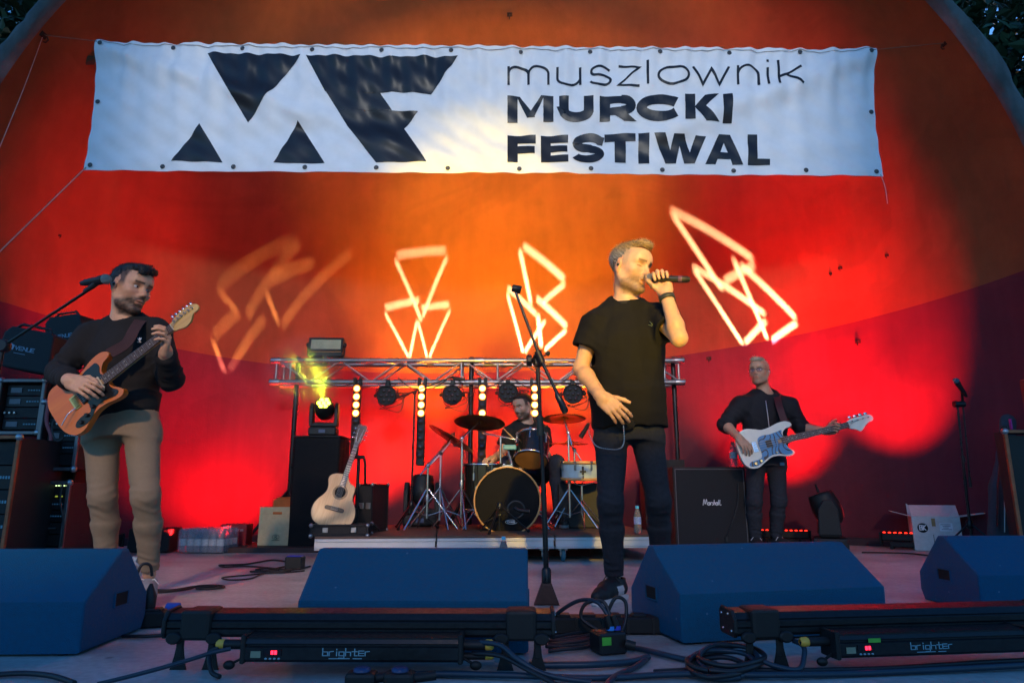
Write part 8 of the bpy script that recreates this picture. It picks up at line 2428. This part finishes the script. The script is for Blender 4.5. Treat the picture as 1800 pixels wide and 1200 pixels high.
# ---- pattern projectors: small lamps behind slotted plates
from mathutils.geometry import delaunay_2d_cdt
def Z7(l): return [(350 + .3611 * a, 350 + .3611 * b, 350 + .3611 * c, 350 + .3611 * d, .3611 * w) for a, b, c, d, w in l]
def Z8(l): return [(1150 + .3611 * a, 350 + .3611 * b, 1150 + .3611 * c, 350 + .3611 * d, .3611 * w) for a, b, c, d, w in l]
PAT = {
 'S': Z7([(100, 420, 470, 200, 18), (490, 215, 235, 570, 24), (350, 390, 560, 310, 30), (740, 260, 405, 615, 24), (95, 450, 190, 550, 26), (195, 550, 70, 665, 26), (325, 450, 385, 600, 30), (70, 690, 122, 840, 34), (320, 580, 148, 830, 22)]),
 'G': Z7([(960, 275, 1205, 250, 34), (955, 295, 1082, 590, 26), (1208, 280, 1088, 575, 26), (903, 530, 1075, 492, 34), (1078, 530, 1222, 512, 34), (905, 555, 1020, 770, 20), (1062, 590, 1025, 770, 20), (1066, 600, 1110, 770, 20), (1222, 540, 1120, 770, 20)]),
 'B': Z7([(1575, 225, 1780, 392, 38), (1560, 245, 1615, 510, 34), (1782, 410, 1670, 505, 30), (1500, 430, 1645, 565, 28), (1640, 480, 1790, 620, 36), (1500, 460, 1577, 745, 26), (1685, 590, 1585, 745, 28), (1648, 560, 1665, 720, 36), (1790, 635, 1680, 735, 30)]),
 'R': Z8([(85, 55, 482, 292, 32), (85, 70, 330, 440, 32), (190, 330, 540, 560, 28), (195, 345, 430, 705, 26), (490, 320, 340, 400, 32), (385, 290, 550, 680, 26), (420, 320, 690, 580, 32), (545, 590, 440, 700, 32), (695, 600, 570, 690, 40)]),
}
def projector(key, lens, e, col, rad=.0002):
    segs = PAT[key]; lens = Vector(lens)
    quads = []
    for a, b, c, d, w in segs:
        n_ = Vector((-(d - b), c - a)).normalized() * w * .23; t_ = Vector((c - a, d - b)).normalized() * w * .3
        quads.append([hit_shell(a + n_.x + t_.x, b + n_.y + t_.y), hit_shell(c + n_.x - t_.x, d + n_.y - t_.y), hit_shell(c - n_.x, d - n_.y), hit_shell(a - n_.x, b - n_.y)])
    ctr = sum((q for Q in quads for q in Q), Vector()) / (4 * len(quads))
    ax = (ctr - lens).normalized()
    x = ax.cross(Vector((0, 0, 1))).normalized(); y = x.cross(ax)
    def pl(p):
        v = p - lens; k = .02 / v.dot(ax); return Vector((v.dot(x) * k, v.dot(y) * k))
    D = .02; S = max(max(abs(c) for c in pl(q)) for Q in quads for q in Q) * 1.2
    P2 = [[pl(q) for q in Q] for Q in quads]
    verts = [Vector(v) for v in ((-S, -S), (S, -S), (S, S), (-S, S))]; edges = [(0, 1), (1, 2), (2, 3), (3, 0)]
    for Q in P2:
        o = len(verts); verts += Q; edges += [(o, o + 1), (o + 1, o + 2), (o + 2, o + 3), (o + 3, o)]
    vv, ee, ff, *_ = delaunay_2d_cdt(verts, edges, [], 0, 1e-6)
    def inq(p, Q):
        s = [(Q[(i + 1) % 4] - Q[i]).cross(p - Q[i]) for i in range(4)]
        return all(q >= -1e-12 for q in s) or all(q <= 1e-12 for q in s)
    keep = []
    for f in ff:
        c = sum((vv[i] for i in f), Vector((0, 0))) / len(f)
        if not any(inq(c, Q) for Q in P2): keep.append(list(f))
    V3 = [lens + ax * D + x * v.x + y * v.y for v in vv]
    t = thing('pattern_projector', {'S': 'small projector hidden behind the plinth casting the slanted pattern', 'G': 'small projector hidden behind the kit casting the goblet pattern', 'B': 'small projector hidden behind the drummer casting the bright pattern', 'R': 'small projector by the wall casting the rocket-like pattern'}[key], 'projector', lens, group='pattern projectors at the foot of the wall')
    MB().add(V3, keep).build('slotted_plate', M_HOLE, t)
    hood = MB(); M_ = frame(lens, x, ax); S2 = S * 1.0
    hood.add([(-S, -S, D), (S, -S, D), (S, S, D), (-S, S, D), (-S, -S, -.03), (S, -S, -.03), (S, S, -.03), (-S, S, -.03)], [[0, 1, 5, 4], [1, 2, 6, 5], [2, 3, 7, 6], [3, 0, 4, 7], [4, 5, 6, 7]], False, face_frame(lens, x, y) @ Matrix.Scale(-1, 4, (0, 0, 1)))
    hood.build('hood', M_BARM, t)
    MB().tube([lens - ax * .03, lens - ax * .06], .012, 8).build('stalk', M_BARM, t)
    light('pattern_lamp', 'SPOT', lens, ctr, e, col, spot_size=R(122), spot_blend=.05, shadow_soft_size=rad)
PATC = (.80, .82, .85)
projector('S', at(556, 880, 7.3), 750, (1.0, .70, .34), .0002)
projector('G', at(752, 880, 7.36), 3000, PATC, .00013)
projector('B', at(936, 875, 7.36), 4600, PATC, .00013)
projector('R', MhC @ Vector((0, 0, .22)), 3600, PATC, .0002)
# ---- beams of the lit moving head in a drift of stage smoke
def beams():
    lens = MhA @ Vector((0, 0, .15))
    ends = [(455, 668, 6.3), (482, 590, 5.6), (530, 580, 5.6), (562, 560, 5.3), (577, 600, 5.4)]
    for a, b, c in ends:
        tgt = at(a, b, c); d = (tgt - lens).normalized()
        light('beam_light', 'AREA', lens + d * .01, tgt, .10, (.80, 1.0, .04), shape='DISK', size=.05, spread=R(10))
    F = Field(); c = at(535, 655, 6.15)
    F.ell(c, (.46, .46, .46), None, .01)
    m = bpy.data.materials.new('stage_smoke'); m.use_nodes = True; nt = m.node_tree; nt.nodes.remove(nt.nodes['Principled BSDF'])
    v = node(nt, 'ShaderNodeVolumePrincipled'); v.inputs['Color'].default_value = (.9, .9, .9, 1); v.inputs['Density'].default_value = .4; v.inputs['Anisotropy'].default_value = .2
    tc = node(nt, 'ShaderNodeTexCoord'); vm = node(nt, 'ShaderNodeVectorMath', operation='DISTANCE'); vm.inputs[1].default_value = c
    mr = node(nt, 'ShaderNodeMapRange', interpolation_type='SMOOTHSTEP'); mr.inputs['From Min'].default_value = .05; mr.inputs['From Max'].default_value = .44; mr.inputs['To Min'].default_value = .9; mr.inputs['To Max'].default_value = 0
    nt.links.new(tc.outputs['Object'], vm.inputs[0]); nt.links.new(vm.outputs['Value'], mr.inputs[0]); nt.links.new(mr.outputs[0], v.inputs['Density'])
    nt.links.new(v.outputs[0], nt.nodes['Material Output'].inputs['Volume'])
    try: m.cycles.volume_step_rate = .12
    except Exception: pass
    F.build('smoke', .07, m, None, kind='stuff', label='thin drift of stage smoke round the lit moving head')
beams()
